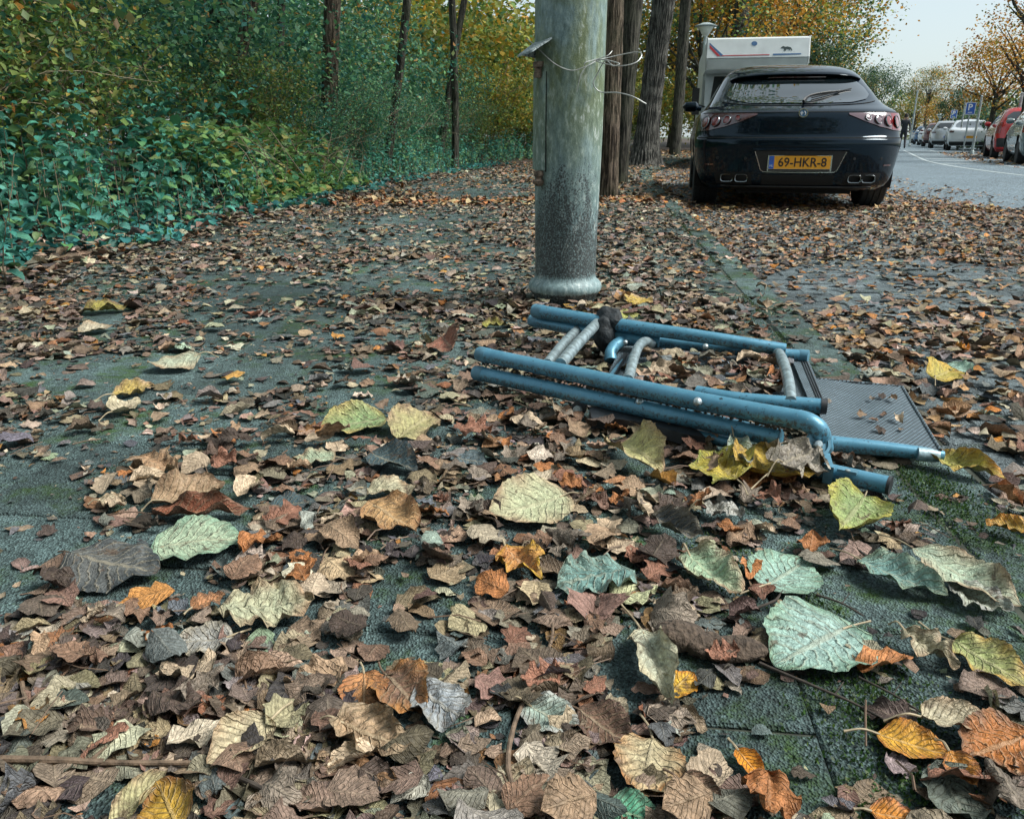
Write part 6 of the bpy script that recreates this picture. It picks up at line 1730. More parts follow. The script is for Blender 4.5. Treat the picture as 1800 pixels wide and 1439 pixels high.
# ------------------------------------------------------------------ leaves one can point at
# stem px, tip px, kind, width, colour, edge colour, curl along, curl across, fold, crinkle, roll, lift, label
GR, PG, YG, TE, DT = (0.17, 0.29, 0.20), (0.34, 0.42, 0.29), (0.34, 0.32, 0.15), (0.13, 0.25, 0.23), (0.05, 0.085, 0.095)
PT, TAN, CRM, BRN, RBR, ORG, SLT, GRY = (0.27, 0.42, 0.35), (0.33, 0.23, 0.14), (0.48, 0.42, 0.27), (0.15, 0.09, 0.06), (0.24, 0.09, 0.05), (0.55, 0.22, 0.03), (0.04, 0.052, 0.058), (0.28, 0.28, 0.26)
YEL = (0.55, 0.34, 0.04)
HERO = [
    (268, 962, 444, 942, 'heart', 1.0, PG, GR, -.3, .3, .1, .012, .1, .012, 'large pale green heart shaped leaf on the dark tiles at left'),
    (352, 634, 252, 650, 'heart', .95, (0.40, 0.45, 0.33), TAN, .2, -.5, .05, .02, 0, .01, 'round pale leaf with a brown hole on bare tiles at left'),
    (682, 738, 556, 752, 'oval', 1.25, (0.20, 0.29, 0.13), (0.42, 0.33, 0.12), .3, .9, .2, .012, .45, .01, 'green leaf with yellow rim left of the blue frame'),
    (672, 790, 782, 716, 'oval', 1.1, YG, TAN, -.5, 1.0, .2, .02, -.5, .012, 'upturned yellow green ribbed leaf left of the blue frame'),
    (590, 803, 508, 806, 'heart', .9, PG, TAN, .3, .5, .1, .03, .1, .012, 'small crumpled pale green leaf below the green leaf with yellow rim'),
    (1000, 872, 846, 908, 'heart', 1.0, (0.42, 0.45, 0.28), TAN, .3, .3, .12, .008, .35, .014, 'large flat yellow green leaf in front of the blue frame'),
    (475, 888, 560, 878, 'heart', .9, DT, SLT, .2, .5, .1, .02, .1, .008, 'wet dark slate leaf among brown litter left of centre'),
    (652, 800, 735, 825, 'oval', 1.3, DT, SLT, .5, 1.0, .3, .02, .3, .01, 'dark blue grey folded leaf left of centre'),
    (798, 802, 862, 818, 'heart', .9, (0.10, 0.14, 0.155), DT, .2, .4, .1, .03, 0, .008, 'dull blue grey leaf below the near rail of the frame'),
    (270, 888, 405, 850, 'heart', .9, TAN, (0.20, 0.13, 0.08), .5, 1.0, .25, .045, .35, .012, 'large mottled tan leaf curling up at left'),
    (262, 902, 446, 896, 'oval', .6, RBR, BRN, -.2, 2.4, .5, .03, .2, .012, 'long rolled red brown leaf under the mottled tan leaf'),
    (410, 1118, 292, 1130, 'heart', .9, GRY, (0.36, 0.32, 0.24), .3, .5, .1, .03, .15, .014, 'pale grey angular leaf with dark veins at lower left'),
    (390, 1085, 568, 1062, 'heart', .85, (0.38, 0.40, 0.27), TAN, .2, .4, .1, .05, .1, .010, 'big blotched pale green leaf at lower left'),
    (335, 1062, 396, 1038, 'lobed', 1.0, (0.42, 0.20, 0.09), BRN, .5, .8, .2, .04, .2, .02, 'small orange brown leaf lying on the blotched pale leaf'),
    (105, 985, 312, 1020, 'heart', .95, (0.10, 0.105, 0.10), SLT, .2, -.3, .0, .02, .05, .006, 'large dark grey leaf flat on the tiles under the big green leaf'),
    (640, 1178, 640, 1252, 'oval', 1.25, (0.42, 0.20, 0.08), (0.30, 0.12, 0.05), .2, .5, .1, .015, .1, .012, 'upright orange brown oval leaf at lower centre'),
    (672, 1180, 742, 1252, 'oval', 1.35, BRN, (0.40, 0.18, 0.05), -.3, .9, .2, .03, .2, .012, 'dark brown leaf with orange rim right of the orange oval leaf'),
    (735, 1215, 828, 1282, 'heart', .85, (0.25, 0.28, 0.30), GRY, .3, .5, .1, .05, .1, .01, 'crumpled blue grey leaf at lower centre'),
    (478, 1258, 362, 1338, 'oval', 1.35, CRM, TAN, .5, 1.4, .2, .02, .35, .02, 'cream cupped leaf at lower left'),
    (590, 1268, 735, 1322, 'heart', .85, TAN, (0.26, 0.20, 0.13), .5, 1.6, .2, .045, .2, .016, 'tan wrinkled curled leaf right of the cream cupped leaf'),
    (196, 1450, 292, 1345, 'oval', .9, (0.40, 0.38, 0.20), TAN, -.4, 2.6, .4, .02, .3, .02, 'rolled yellow green leaf at the bottom left edge'),
    (318, 1452, 276, 1362, 'oval', 1.2, (0.45, 0.28, 0.04), (0.20, 0.09, 0.03), .8, .8, .2, .02, -.6, .03, 'mottled mustard leaf standing up at the bottom left edge'),
    (1346, 1026, 1422, 974, 'heart', 1.05, PT, GR, .1, .3, .08, .006, .1, .016, 'flat mint green leaf with pale stalk at right of centre'),
    (1496, 1094, 1352, 1172, 'heart', 1.0, (0.27, 0.40, 0.36), GR, -.2, .4, .1, .014, .15, .014, 'largest pale mint leaf with brown holes in the right foreground'),
    (1202, 975, 1312, 1046, 'heart', .85, (0.26, 0.38, 0.25), TAN, .5, 1.2, .25, .03, .2, .016, 'crinkled folded green leaf left of the flat mint leaf'),
    (1108, 1008, 965, 1040, 'heart', .85, TE, (0.20, 0.27, 0.22), .3, .5, .1, .05, .1, .010, 'torn teal grey leaf right of the small orange curled leaf'),
    (888, 968, 950, 1012, 'oval', 1.35, (0.48, 0.22, 0.08), YEL, .6, 1.2, .2, .05, .2, .012, 'small orange curled leaf in the middle foreground'),
    (1075, 768, 1176, 836, 'oval', 1.3, (0.45, 0.44, 0.20), TAN, -.6, 1.6, .3, .02, -.4, .02, 'cream yellow leaf curled against the near rail'),
    (1298, 842, 1238, 792, 'lobed', 1.15, (0.42, 0.33, 0.05), (0.20, 0.22, 0.05), .4, .6, .15, .03, .4, .03, 'left of two mustard lobed leaves propped against the chair frame'),
    (1352, 838, 1372, 768, 'heart', 1.25, (0.46, 0.32, 0.05), (0.30, 0.18, 0.03), .4, .5, .12, .03, -.1, .04, 'right of two mustard lobed leaves propped against the chair frame'),
    (1288, 760, 1318, 812, 'oval', .6, (0.24, 0.33, 0.25), GRY, .8, 2.4, .3, .04, .2, .05, 'small rolled grey green leaf standing before the near rail'),
    (1520, 872, 1470, 938, 'oval', 1.2, (0.22, 0.30, 0.12), (0.42, 0.36, 0.06), .4, 1.4, .3, .02, .5, .016, 'folded green and yellow leaf below the foot tube'),
    (1505, 985, 1668, 1046, 'oval', .95, TE, (0.24, 0.30, 0.20), .2, 1.2, .3, .02, .2, .012, 'long dark teal leaf at the right'),
    (1595, 962, 1812, 1066, 'oval', .85, (0.33, 0.42, 0.31), TAN, .2, .8, .2, .025, .15, .02, 'long pale green leaf above the teal leaf at the right'),
    (1668, 1030, 1790, 1082, 'heart', .8, (0.36, 0.40, 0.32), GRY, .4, .8, .2, .04, .1, .012, 'pale wrinkled leaf under the long green leaf at the right edge'),
    (1622, 803, 1772, 838, 'oval', .8, (0.34, 0.33, 0.08), (0.42, 0.20, 0.03), .2, 1.6, .4, .03, .3, .014, 'long yellow green rolled leaf at the tip of the panel tube'),
    (1812, 930, 1728, 908, 'heart', .95, (0.38, 0.25, 0.05), ORG, .4, 1.2, .3, .03, .3, .02, 'orange and olive leaf cut by the right edge'),
    (1540, 1284, 1672, 1322, 'oval', 1.15, (0.52, 0.28, 0.03), (0.42, 0.15, 0.03), .2, .7, .2, .012, .2, .012, 'bright amber toothed leaf with pale stalk in the lower right'),
    (1810, 1292, 1680, 1330, 'heart', .95, (0.36, 0.13, 0.03), BRN, .3, .6, .15, .03, .15, .014, 'big rust orange leaf at the lower right edge'),
    (1668, 1308, 1722, 1372, 'oval', 1.1, (0.50, 0.21, 0.03), RBR, .5, .9, .2, .03, .25, .026, 'orange leaf between the amber leaf and the rust leaf'),
    (1296, 1312, 1342, 1366, 'oval', 1.05, (0.62, 0.25, 0.02), (0.50, 0.16, 0.02), .2, 1.2, .3, .012, .2, .008, 'small vivid orange leaf alone on the bare tile'),
    (1128, 1098, 1182, 1232, 'oval', .8, (0.40, 0.42, 0.32), CRM, -.3, 2.8, .4, .02, .3, .02, 'tall rolled cream green leaf beside the brown clod'),
    (1172, 1222, 1216, 1180, 'oval', 1.2, YEL, ORG, .2, .5, .1, .02, .1, .008, 'small yellow leaf under the rolled cream leaf'),
    (1672, 1120, 1815, 1206, 'oval', 1.05, (0.26, 0.30, 0.12), (0.36, 0.22, 0.05), .3, .9, .25, .02, .25, .014, 'green leaf turning brown at the right edge of the foreground'),
    (1586, 1112, 1690, 1168, 'lobed', .9, (0.34, 0.32, 0.22), TAN, .6, 1.4, .2, .05, .2, .016, 'curled beige leaf left of the green browning leaf'),
    (1612, 1262, 1744, 1256, 'oval', .9, (0.44, 0.40, 0.28), TAN, .4, 1.3, .2, .03, .3, .018, 'cream wavy leaf above the amber toothed leaf'),
    (1148, 1292, 1128, 1400, 'oval', 1.35, (0.42, 0.36, 0.22), (0.36, 0.18, 0.07), .2, .5, .1, .02, .1, .012, 'cream and tan flat leaf at the bottom centre'),
    (1192, 1365, 1282, 1432, 'heart', .9, (0.20, 0.125, 0.08), BRN, .4, 1.1, .2, .03, .25, .016, 'brown ribbed leaf at the bottom right of centre'),
    (924, 1234, 1026, 1284, 'heart', .85, (0.24, 0.31, 0.26), GRY, .2, .5, .1, .02, .15, .012, 'grey green leaf beside the curved twig'),
    (1012, 1244, 1116, 1312, 'oval', 1.2, BRN, (0.10, 0.06, 0.045), .3, .8, .2, .025, .2, .012, 'dark brown toothed leaf right of the grey green leaf'),
    (1068, 1412, 1172, 1444, 'heart', 1.0, (0.08, 0.28, 0.17), GR, .3, .8, .2, .02, .3, .014, 'fresh green leaf cut by the bottom edge'),
    (1528, 1420, 1616, 1436, 'oval', 1.2, ORG, RBR, .3, .8, .2, .02, .2, .012, 'orange leaf at the bottom right edge'),
    (1148, 908, 1246, 948, 'heart', .9, SLT, (0.22, 0.19, 0.14), .5, 1.6, .4, .03, .35, .016, 'dark slate leaf folded over in front of the frame'),
    (1236, 892, 1312, 902, 'lobed', 1.0, (0.38, 0.38, 0.34), GRY, .5, 1.2, .2, .06, .2, .016, 'pale grey crumpled leaf in front of the mustard leaves'),
    (652, 885, 738, 932, 'heart', .9, (0.42, 0.26, 0.12), (0.26, 0.13, 0.06), .4, .9, .2, .035, .2, .014, 'tan orange leaf left of the large yellow green leaf'),
    (642, 858, 734, 862, 'oval', 1.15, (0.42, 0.40, 0.27), TAN, .4, .7, .15, .035, .15, .014, 'pale beige leaf above the tan orange leaf'),
    (772, 588, 806, 626, 'oval', 1.2, (0.30, 0.12, 0.08), BRN, .3, 1.0, .3, .02, 1.1, .02, 'reddish leaf standing on edge left of the frame ends'),
    (1098, 540, 1142, 520, 'oval', 1.2, (0.46, 0.32, 0.05), TAN, .3, 1.0, .2, .02, .3, .012, 'yellow ribbed leaf just right of the post foot'),
    (1078, 556, 1128, 552, 'heart', .9, (0.42, 0.44, 0.12), YG, .3, .5, .1, .02, .2, .012, 'yellow green leaf beside the black rag'),
    (1618, 672, 1692, 634, 'oval', 1.2, (0.40, 0.34, 0.07), YEL, .5, 1.0, .25, .02, .6, .03, 'upright yellow green leaf in the drift right of the panel'),
    (1662, 640, 1712, 658, 'heart', 1.0, PT, GR, .3, .6, .15, .02, .3, .02, 'mint leaf behind the upright yellow green leaf'),
    (138, 582, 206, 572, 'heart', .9, (0.42, 0.38, 0.28), TAN, .3, .7, .2, .03, .2, .012, 'pale leaf at the far left below the nettles'),
    (142, 546, 226, 540, 'oval', 1.0, (0.34, 0.30, 0.07), BRN, .2, 1.3, .3, .03, .3, .014, 'olive yellow curled leaf behind the pale leaf at far left'),
    (196, 694, 274, 676, 'oval', 1.0, (0.40, 0.30, 0.08), TAN, .3, 1.2, .3, .03, .3, .012, 'yellowish curled leaf on the bare tiles at left'),
    (196, 728, 246, 700, 'heart', .8, (0.46, 0.40, 0.28), CRM, .3, .7, .2, .03, .2, .012, 'cream leaf with long stalk at left'),
    (846, 572, 894, 570, 'oval', 1.2, (0.30, 0.29, 0.06), BRN, .3, 1.4, .3, .03, .3, .012, 'curled olive leaf left of the far rails'),
    (172, 880, 226, 876, 'heart', .9, (0.44, 0.38, 0.26), TAN, .4, 1.2, .2, .05, .2, .012, 'small cream crumpled leaf on bare tiles at far left'),
    (245, 815, 318, 835, 'lobed', 1.0, (0.38, 0.24, 0.14), TAN, .3, .8, .2, .05, .2, .01, 'pinkish brown jagged leaf at left'),
    (1372, 805, 1442, 778, 'lobed', 1.2, (0.21, 0.19, 0.16), (0.30, 0.27, 0.22), .4, .6, .1, .06, .2, .065, 'grey skeleton leaf stuck on the hinge of the chair frame'),
]


def bare_keep(P, rg):
    px, py, _ = project(P); keep = np.ones(len(P), bool)
    for (cx_, cy_2, rx, ry_, pr) in BARE:
        ins = ((px - cx_) / rx) ** 2 + ((py - cy_2) / ry_) ** 2 < 1
        keep &= ~(ins & (rg.random(len(P)) < pr))
    for h in HERO:                                             # nothing on top of the leaves one can point at
        rr_ = max(abs(h[2] - h[0]) * .52, abs(h[3] - h[1]) * .75, 22)
        keep &= ~(((px - (h[0] + h[2]) / 2) / rr_) ** 2 + ((py - (h[1] + h[3]) / 2 - 6) / (rr_ * .55)) ** 2 < 1.0)
    off = P[:, 0] - kerb_x(P[:, 1])
    keep &= ~((off > -.17) & (off < .0) & (rg.random(len(P)) < .72))
    return keep


def surf_z(x, y):
    off = x - kerb_x(y)
    z = np.where(off > 0, np.where(off < .10, BAY_Z * (off / .10), BAY_Z), 0.0)
    return np.where(off < -PATH_W + .05, soil_z(off, y), z)


def scatter(rg, n, y0, y1, off0, off1, mar=260, bias=1.0, clump=0.0):
    y = y0 + (y1 - y0) * rg.random(n) ** bias; off = rg.uniform(off0, off1, n)
    x = kerb_x(y) + off; P = np.stack([x, y, surf_z(x, y)], 1); px, py, _ = project(P)
    k = (px > -mar) & (px < 1800 + mar) & (py < 1439 + mar * 1.2); P = P[k]
    P = P[bare_keep(P, rg)]
    if clump:
        d = np.sin(P[:, 0] * 5.1 + 1.3 * np.sin(P[:, 1] * 3.3)) * np.sin(P[:, 1] * 4.3 + 1.1 * np.sin(P[:, 0] * 4.1 + 2)) + .5 * np.sin(P[:, 0] * 11 + P[:, 1] * 9)
        P = P[rg.random(len(P)) > clump * (0.5 - 0.5 * d)]
    return P


# keep litter out of the post and the wheels of the coupe
def clear(P):
    k = np.hypot(P[:, 0] - post.location.x, P[:, 1] - post.location.y) > .13
    return P[k]


def dead(rg, P, s0, s1, pal, nu, nv, kinds=('oval', 'heart', 'lobed'), curl=1.0, zj=.02, lift=0.0, flat=1.0):
    out = []; g = rg.integers(0, len(kinds), len(P))
    for i, kd in enumerate(kinds):
        Q = P[g == i].copy(); n = len(Q)
        if n == 0: continue
        Q[:, 2] += rg.random(n) ** 2 * zj + lift
        c = pick(pal, n, rg, .3); e = np.clip(c * rg.uniform(.45, 1.15, (n, 1)), 0, 1)
        out.append(leaves(kd, Q, rg.uniform(0, 6.28, n), rg.uniform(s0, s1, n) * rg.uniform(.75, 1.15, n), c, e, nu, nv, kx=rg.normal(0, .8, n) * curl, ky=rg.normal(.5, 1.3, n) * curl, fold=rg.normal(.1, .3, n), crinkle=np.where(rg.random(n) < .35, rg.uniform(.05, .11, n), rg.uniform(.015, .05, n)) * flat, ragged=.12,
                          tilt=rg.normal(0, .13, n) * flat, roll=rg.normal(0, .18, n) * flat, wid=rg.uniform(.75, 1.15, n), rng=rg, twist=rg.normal(0, .5, n)))
    return out


rg = np.random.default_rng(77)
B = []
# foreground
B += dead(rg, clear(scatter(rg, 6500, .40, 2.7, -3.0, .0, clump=.42)), .020, .062, BROWN, 10, 7, curl=.75, zj=.009, flat=.8)
B += dead(rg, clear(scatter(rg, 22000, .40, 2.9, -3.0, .0, clump=.4)), .007, .026, BROWN, 4, 3, curl=1.0, zj=.007, kinds=('oval', 'lobed', 'lance'))
B += dead(rg, clear(scatter(rg, 2300, .9, 2.6, .0, 2.0, clump=.2)), .03, .075, ORB + BROWN, 7, 5, zj=.03)
# matted drift in front
q = clear(scatter(rg, 6500, .40, 1.25, -1.8, -.25, clump=.4)); qx, qy, _ = project(q); q = q[(qx + rg.normal(0, 60, len(q)) < 1250) & (qy + rg.normal(0, 70, len(q)) > 1130)]
B += dead(rg, q, .016, .05, [(w, tuple(.8 * np.array(c))) for w, c in BROWN], 10, 7, curl=.55, zj=.008, flat=.75)
# rotting mat and crumbs pressed onto the tiles
B += dead(rg, clear(scatter(rg, 7000, .40, 2.6, -3.0, .0, clump=.75)), .018, .05, [(w, tuple(.62 * np.array(c))) for w, c in BROWN[:8]], 5, 5, curl=.18, zj=.003, flat=.3)
B += dead(rg, clear(scatter(rg, 13000, .40, 2.2, -2.6, .05, clump=.45)), .004, .013, BROWN, 3, 2, curl=.5, zj=.003, kinds=('oval', 'lobed', 'lance'))
# middle of the path and the bay
B += dead(rg, clear(scatter(rg, 22000, 2.5, 7.5, -3.25, .0, bias=1.25, clump=.62)), .018, .058, BROWN, 5, 3, zj=.009, curl=.85, flat=.7)
B += dead(rg, clear(scatter(rg, 17000, 2.3, 7.6, .0, 3.1, bias=1.15, clump=.35)), .02, .062, ORB + BROWN, 5, 3, zj=.012, curl=1.0, flat=.85)
# crushed bits trodden into the path
B += dead(rg, clear(scatter(rg, 26000, 2.4, 7.0, -3.25, .1, bias=1.3, clump=.35)), .006, .022, BROWN, 3, 2, curl=.6, zj=.004, kinds=('oval', 'lobed'))
# drift against the post
a_ = rg.uniform(0, 6.28, 260); d_ = .13 + np.abs(rg.normal(0, .07, 260)); q = np.stack([post.location.x + np.cos(a_) * d_, post.location.y + np.sin(a_) * d_, np.zeros(260)], 1)
B += dead(rg, q, .025, .06, BROWN, 6, 5, zj=.035)
# farther
B += dead(rg, scatter(rg, 12000, 7.3, 18, -3.3, .0, bias=1.3, clump=.3), .03, .08, BROWN + ORB, 3, 3, zj=.02)
B += dead(rg, scatter(rg, 9000, 7.3, 20, .0, 2.9, bias=1.4, clump=.2), .03, .08, ORB, 3, 3, zj=.02)
B += dead(rg, scatter(rg, 2600, 17, 34, -3.6, 2.6), .06, .12, ORB, 3, 3)
# thin drift on the asphalt edge and in front of the cars across the road
B += dead(rg, scatter(rg, 700, 4, 14, 2.6, 3.9, bias=1.2), .03, .07, ORB, 3, 3)
B += dead(rg, scatter(rg, 1500, 14, 34, BAY_W + ROAD_W - .1, BAY_W + ROAD_W + 3.0), .06, .13, ORB, 3, 3)
# orange leaves across the path, coloured to stand in for a sunlit band
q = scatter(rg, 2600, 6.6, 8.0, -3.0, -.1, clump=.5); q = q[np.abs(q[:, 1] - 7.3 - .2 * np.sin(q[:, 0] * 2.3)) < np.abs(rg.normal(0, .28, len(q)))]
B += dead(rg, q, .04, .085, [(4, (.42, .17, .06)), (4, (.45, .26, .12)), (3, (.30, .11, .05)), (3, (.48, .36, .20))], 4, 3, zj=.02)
# dead leaves caught along the woodland edge
B += dead(rg, scatter(rg, 5200, 2.6, 14, -PATH_W - 1.0, -PATH_W + .25, bias=1.4), .04, .09, BROWN, 4, 4, zj=.04)
# leaves blown into the frame
pf = np.array([ground(px, py, .036 + rg.uniform(0, .012)) for px, py in zip(rg.uniform(1120, 1378, 230), rg.uniform(618, 700, 230))])
B += dead(rg, pf, .02, .055, BROWN, 6, 5, zj=.004)
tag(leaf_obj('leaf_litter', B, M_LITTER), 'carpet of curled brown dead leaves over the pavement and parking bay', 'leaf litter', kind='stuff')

PAL_STALK = (0.34, 0.28, 0.18)
M_STALK = simple('leaf_stalk', PAL_STALK, .7, noise=.4, scale=60)
M_STALKD = simple('dark_leaf_stalk', (0.13, 0.085, 0.055), .7, noise=.4, scale=60)
for k, (x0, y0, x1, y1, kd, wd, c, e, kx, ky, fo, cr, ro, lift, lb) in enumerate(HERO):
    rgk = np.random.default_rng(1000 + k)
    zz = (lambda px, py: BAY_Z if ground(px, py).x > kerb_x(ground(px, py).y) + .02 else 0.0)
    sz = zz((x0 + x1) / 2, (y0 + y1) / 2)
    a, b_ = ground(x0, y0, sz + lift), ground(x1, y1, sz + lift)
    d = b_ - a; ln = max(math.hypot(d.x, d.y), .03); yaw = math.atan2(d.y, d.x); mid = (a + b_) / 2
    ln = min(ln, .15)
    ln *= .86 if kd == 'heart' else .98; ro = (abs(ro) * .5 + .05) * (1 if math.cos(yaw) > 0 else -1)
    root = empty('fallen_leaf', (mid.x, mid.y, sz + lift * .6), yaw, lb, 'leaf', 'large fallen leaves')
    bl_ = leaf_obj('blade', [leaves(kd, [(0, 0, 0)], 0, ln, c, e, 25, 13, kx=kx, ky=ky, fold=fo, crinkle=cr * 1.5 + .006, roll=ro, ragged=.025, serr=.05 if kd != 'lobed' else .03, wid=wd, rng=rgk)], M_FRESH, root)
    vco = np.array([v.co for v in bl_.data.vertices]).reshape(25, 13, 3)
    s0 = Vector(vco[1, 6]); dirv = (Vector(vco[0, 6]) - Vector(vco[3, 6])).normalized()
    L2 = ln * rgk.uniform(.3, .55); sw = rgk.normal(0, .18)
    MB().tube(spline([s0, s0 + dirv * L2 * .5 + Vector((0, sw * L2 * .5, 0)), Vector((s0.x + dirv.x * L2, s0.y + sw * L2 * 1.6, max(.002, s0.z * .25)))], 4), [.0013] * 4 + [.0011] * 4 + [.0016], 6).build('stalk', M_STALK if sum(c) > .55 else M_STALKD, root, smooth=True)

# more single dead leaves, nearest the camera
KINDS = [('oval', 'curled brown oval leaf', (0.19, 0.115, 0.075), 1.15), ('heart', 'crumpled tan heart shaped leaf', (0.32, 0.22, 0.14), .9), ('lobed', 'shrivelled grey brown lobed leaf', (0.20, 0.165, 0.13), 1.0),
         ('oval', 'dark wet brown leaf', (0.070, 0.050, 0.040), 1.2), ('heart', 'pale beige dry leaf', (0.42, 0.33, 0.23), .85), ('oval', 'rust coloured small leaf', (0.34, 0.14, 0.05), 1.1), ('lobed', 'reddish brown torn leaf', (0.24, 0.115, 0.075), 1.0)]
PROT = []
for k in range(42):
    kd, lb, c, wd = KINDS[k % 7]; rgk = np.random.default_rng(300 + k)
    c2 = np.clip(np.array(c) * rgk.uniform(.75, 1.3), 0, 1)
    me = leaf_mesh('blade', [leaves(kd, [(0, 0, 0)], 0, 1.0, c2, np.clip(c2 * rgk.uniform(.45, 1.4), 0, 1), 17, 11, kx=rgk.normal(0, .9), ky=rgk.normal(.4, 1.1), fold=rgk.normal(.1, .2), crinkle=rgk.choice([.02, .035, .05, .09]), roll=rgk.normal(0, .3), tilt=rgk.normal(0, .12), serr=.06, wid=wd * rgk.uniform(.7, 1.1), rng=rgk, twist=rgk.normal(0, .4), ragged=.10)], M_LITTER)
    PROT.append((me, lb))
SHORT = [(h[0] * .5 + h[2] * .5, h[1] * .5 + h[3] * .5, h[14]) for h in HERO]
def trim(lb):
    w = lb.split()
    for stop in ('with', 'in', 'on', 'at', 'among', 'under', 'lying', 'left', 'right', 'beside', 'below', 'above', 'curling', 'between', 'just', 'flat', 'alone', 'turning', 'cut', 'standing', 'propped', 'stuck', 'behind', 'curled'):
        if stop in w[3:]: w = w[:3 + w[3:].index(stop)]
    return ' '.join(w[:7])
seen = {}
def leaf_label(lb, p):
    px, py, _ = project(p); d = sorted((((px - hx) ** 2 + ((py - hy) * 1.6) ** 2), i) for i, (hx, hy, _) in enumerate(SHORT))
    for _, i in d[:9]:
        hx, hy, hl = SHORT[i]; dx, dy = px - hx, py - hy
        side = ('left of' if dx < 0 else 'right of') if abs(dx) > abs(dy) * 1.3 else ('behind' if dy < 0 else 'in front of')
        t = '%s %s the %s' % (lb, side, trim(hl))
        if t not in seen and len(t.split()) <= 16: seen[t] = 1; return t
    return t
rg = np.random.default_rng(99)
P = clear(scatter(rg, 900, .5, 1.75, -1.5, -.02, mar=30, bias=.85))
dist = np.hypot(P[:, 0], P[:, 1]); P = P[np.argsort(dist)][:330]; P = P[rg.permutation(len(P))[:195]]
for k, p in enumerate(P):
    me, lb = PROT[k % 42]
    o = bpy.data.objects.new('fallen_leaf', me); link(o); s = rg.uniform(.032, .07)
    o.location = (p[0], p[1], p[2] + rg.uniform(.002, .014)); o.rotation_euler = (rg.normal(0, .1), rg.normal(0, .1), rg.uniform(0, 6.28)); o.scale = (s, s, s)
    tag(o, leaf_label(lb, p), 'leaf', 'dead leaves in the foreground litter')
# leaves caught on the frame's mesh panels
rg = np.random.default_rng(45); used_l = set()
for k in range(46):
    for tryk in range(60):
        if k < 36:
            px, py = rg.uniform(1150, 1372), rg.uniform(628, 690); z = .032 + rg.uniform(0, .02); s = rg.uniform(.03, .07)
        else:
            px, py = rg.uniform(1455, 1600), rg.uniform(692, 765); z = .034; s = rg.uniform(.012, .035)
        me, lb = PROT[rg.integers(0, 42)]
        if k < 36: t = '%s on mesh inside chair frame, %s %s' % (lb, ('far', 'middle', 'near')[min(2, int((py - 628) / 21))], ('left end', 'left half', 'centre', 'right half', 'right end')[min(4, int((px - 1150) / 45))])
        else: t = '%s scrap on the bare mesh panel, %s %s' % (lb, ('far', 'near')[int(py > 728)], ('left corner', 'middle', 'right corner')[min(2, int((px - 1455) / 49))])
        if t not in used_l: break
    used_l.add(t)
    o = bpy.data.objects.new('fallen_leaf', me); link(o); o.location = ground(px, py, z); o.rotation_euler = (rg.normal(0, .15), rg.normal(0, .15), rg.uniform(0, 6.28)); o.scale = (s, s, s)
    tag(o, t, 'leaf', 'leaves caught on the chair frame')

# twigs
M_TWIG = simple('twig_bark', (0.15, 0.105, 0.07), .8, noise=.5, scale=80, bump=.4)
M_TWIGD = simple('dark_twig_bark', (0.05, 0.04, 0.032), .85, noise=.5, scale=80)
for (pts, r, mt, lb) in [([(908, 1408), (893, 1340), (905, 1270), (935, 1200), (968, 1130), (972, 1095)], .0028, M_TWIG, 'curved brown twig rising through the lower middle foreground'),
                         ([(-20, 1333), (100, 1335), (215, 1340), (345, 1340)], .0036, M_TWIG, 'straight jointed stick at the lower left'), ([(380, 1145), (440, 1180), (510, 1212)], .0018, M_TWIGD, 'thin dark twig near the pale angular leaf'),
                         ([(38, 1200), (46, 1235), (60, 1262)], .0025, M_TWIG, 'short forked twig at the far left foreground'), ([(1335, 1165), (1430, 1205), (1500, 1235), (1568, 1272)], .0018, M_TWIGD, 'long thin twig below the largest mint leaf'),
                         ([(1510, 1190), (1570, 1220), (1625, 1255)], .0013, M_TWIGD, 'hair thin twig right of the largest mint leaf'), ([(1325, 1070), (1362, 1055), (1372, 1043)], .0018, M_TWIGD, 'tiny branched twig under the flat mint leaf'),
                         ([(375, 1350), (460, 1385), (520, 1435)], .0026, M_TWIGD, 'dark twig under the cream cupped leaf'), ([(1435, 1045), (1480, 1060), (1518, 1082)], .0015, M_TWIGD, 'thin twig between the two mint leaves'), ([(1180, 750), (1090, 620)], 0, None, '')]:
    if r == 0: continue
    P3 = [ground(px, py, r + .006 + .004 * (i % 2)) for i, (px, py) in enumerate(pts)]
    sp_ = spline(P3, 6); rs = [r * (1 - .45 * i / len(sp_)) * (1 + .18 * (i % 5 == 0)) for i in range(len(sp_))]
    mb = MB().tube(sp_, rs, 8)
    m_ = sp_[len(sp_) // 2]; mb.tube([m_, m_ + Vector((.012, .010, .008))], [r * .6, r * .3], 6)
    tag(mb.build('twig', mt, smooth=True), lb, 'twig', 'twigs on the pavement')
# small loose stalks
rg = np.random.default_rng(12); mb = MB()
for p in scatter(rg, 900, .45, 3.2, -2.6, 0.1):
    a = rg.uniform(0, 6.28); l_ = rg.uniform(.015, .07); z = p[2] + rg.uniform(.003, .016)
    d = Vector((math.cos(a), math.sin(a), 0)) * l_
    q = Vector((p[0], p[1], z)); mb.tube([q - d / 2, q + Vector((rg.normal(0, .004), rg.normal(0, .004), rg.uniform(0, .006))), q + d / 2], rg.uniform(.0006, .0014), 4, caps=False)
tag(mb.build('leaf_stalks', M_STALKD, smooth=True), 'scattered thin stalks and bits of twig on the pavement', 'stalks', kind='stuff')
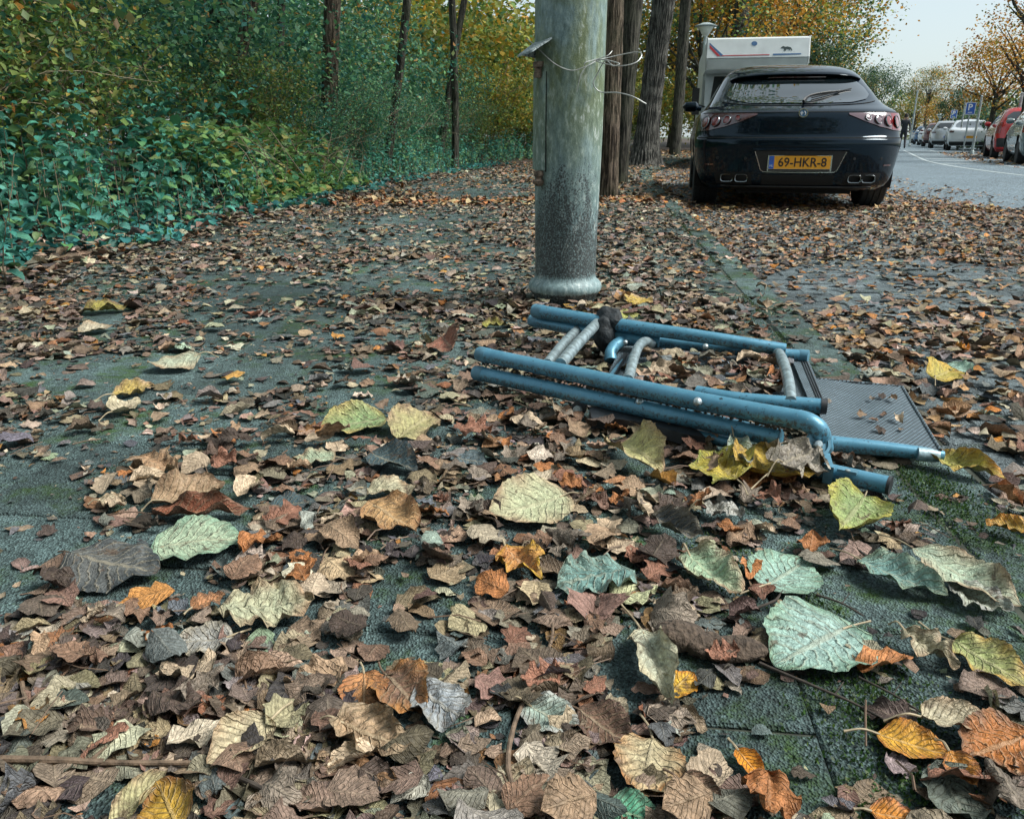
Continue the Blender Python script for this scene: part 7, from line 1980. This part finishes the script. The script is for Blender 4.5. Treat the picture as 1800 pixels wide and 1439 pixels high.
# the brown clod
M_CLOD = simple('brown_clod', (0.085, 0.062, 0.045), .95, noise=.6, scale=130, bump=1.0)
c1 = ground(1195, 1120, .012)
clod = empty('brown_clod', (c1.x, c1.y, 0), 0, 'lumpy brown clod on the pavement beside the rolled cream leaf', 'clod')
for (px, py, r) in [(1195, 1118, (.030, .024, .019)), (1288, 1142, (.038, .017, .014)), (1240, 1135, (.022, .018, .013))]:
    p = ground(px, py, .010); lump('lump', (p.x - c1.x, p.y - c1.y, .010), r, M_CLOD, int(px), 4, .30, 4.0, clod, -.15, -.010)
# pale stalk of grass under the car
g = ground(1335, 352, BAY_Z)

# moss along the kerb joint and in the damp corner of the foreground
rg = np.random.default_rng(66); Q = []
for (px, py, rad, n) in [(1690, 905, .07, 900), (1640, 850, .04, 500), (1270, 985, .05, 500), (1585, 1240, .05, 500), (1500, 1235, .05, 400), (1620, 1420, .07, 900), (1090, 1040, .04, 300), (1430, 1075, .03, 250), (1180, 540, .16, 900), (1260, 560, .12, 700), (1380, 330, .1, 0), (60, 1240, .05, 200)]:
    p = ground(px, py); n = int(n * 1.7)
    if n: Q.append(np.stack([p.x + rg.normal(0, rad * .6, n), p.y + rg.normal(0, rad, n), np.zeros(n)], 1))
yv = rg.uniform(.7, 6.5, 5200); m_ = np.sin(yv * 5.3) + np.sin(yv * 11.7 + 1) > -.2; yv = yv[m_]
Q.append(np.stack([kerb_x(yv) - .132 + rg.normal(0, .010, len(yv)), yv, np.zeros(len(yv))], 1))
Q = np.concatenate(Q); Q[:, 2] = surf_z(Q[:, 0], Q[:, 1]) - .001; n = len(Q)
MOSS = [(4, (0.022, 0.060, 0.012)), (4, (0.038, 0.092, 0.018)), (2, (0.065, 0.115, 0.022)), (2, (0.014, 0.035, 0.010))]
Q[:, 2] += .003
tag(leaf_obj('moss', [leaves('lance', Q, rg.uniform(0, 6.28, n), rg.uniform(.003, .0065, n), pick(MOSS, n, rg, .3), None, 3, 3, tilt=rg.uniform(.3, 1.5, n), settle=False, rng=rg, wid=1.6)], M_FOL), 'short green moss along the kerb joint and damp pavement at the right', 'moss', kind='stuff')
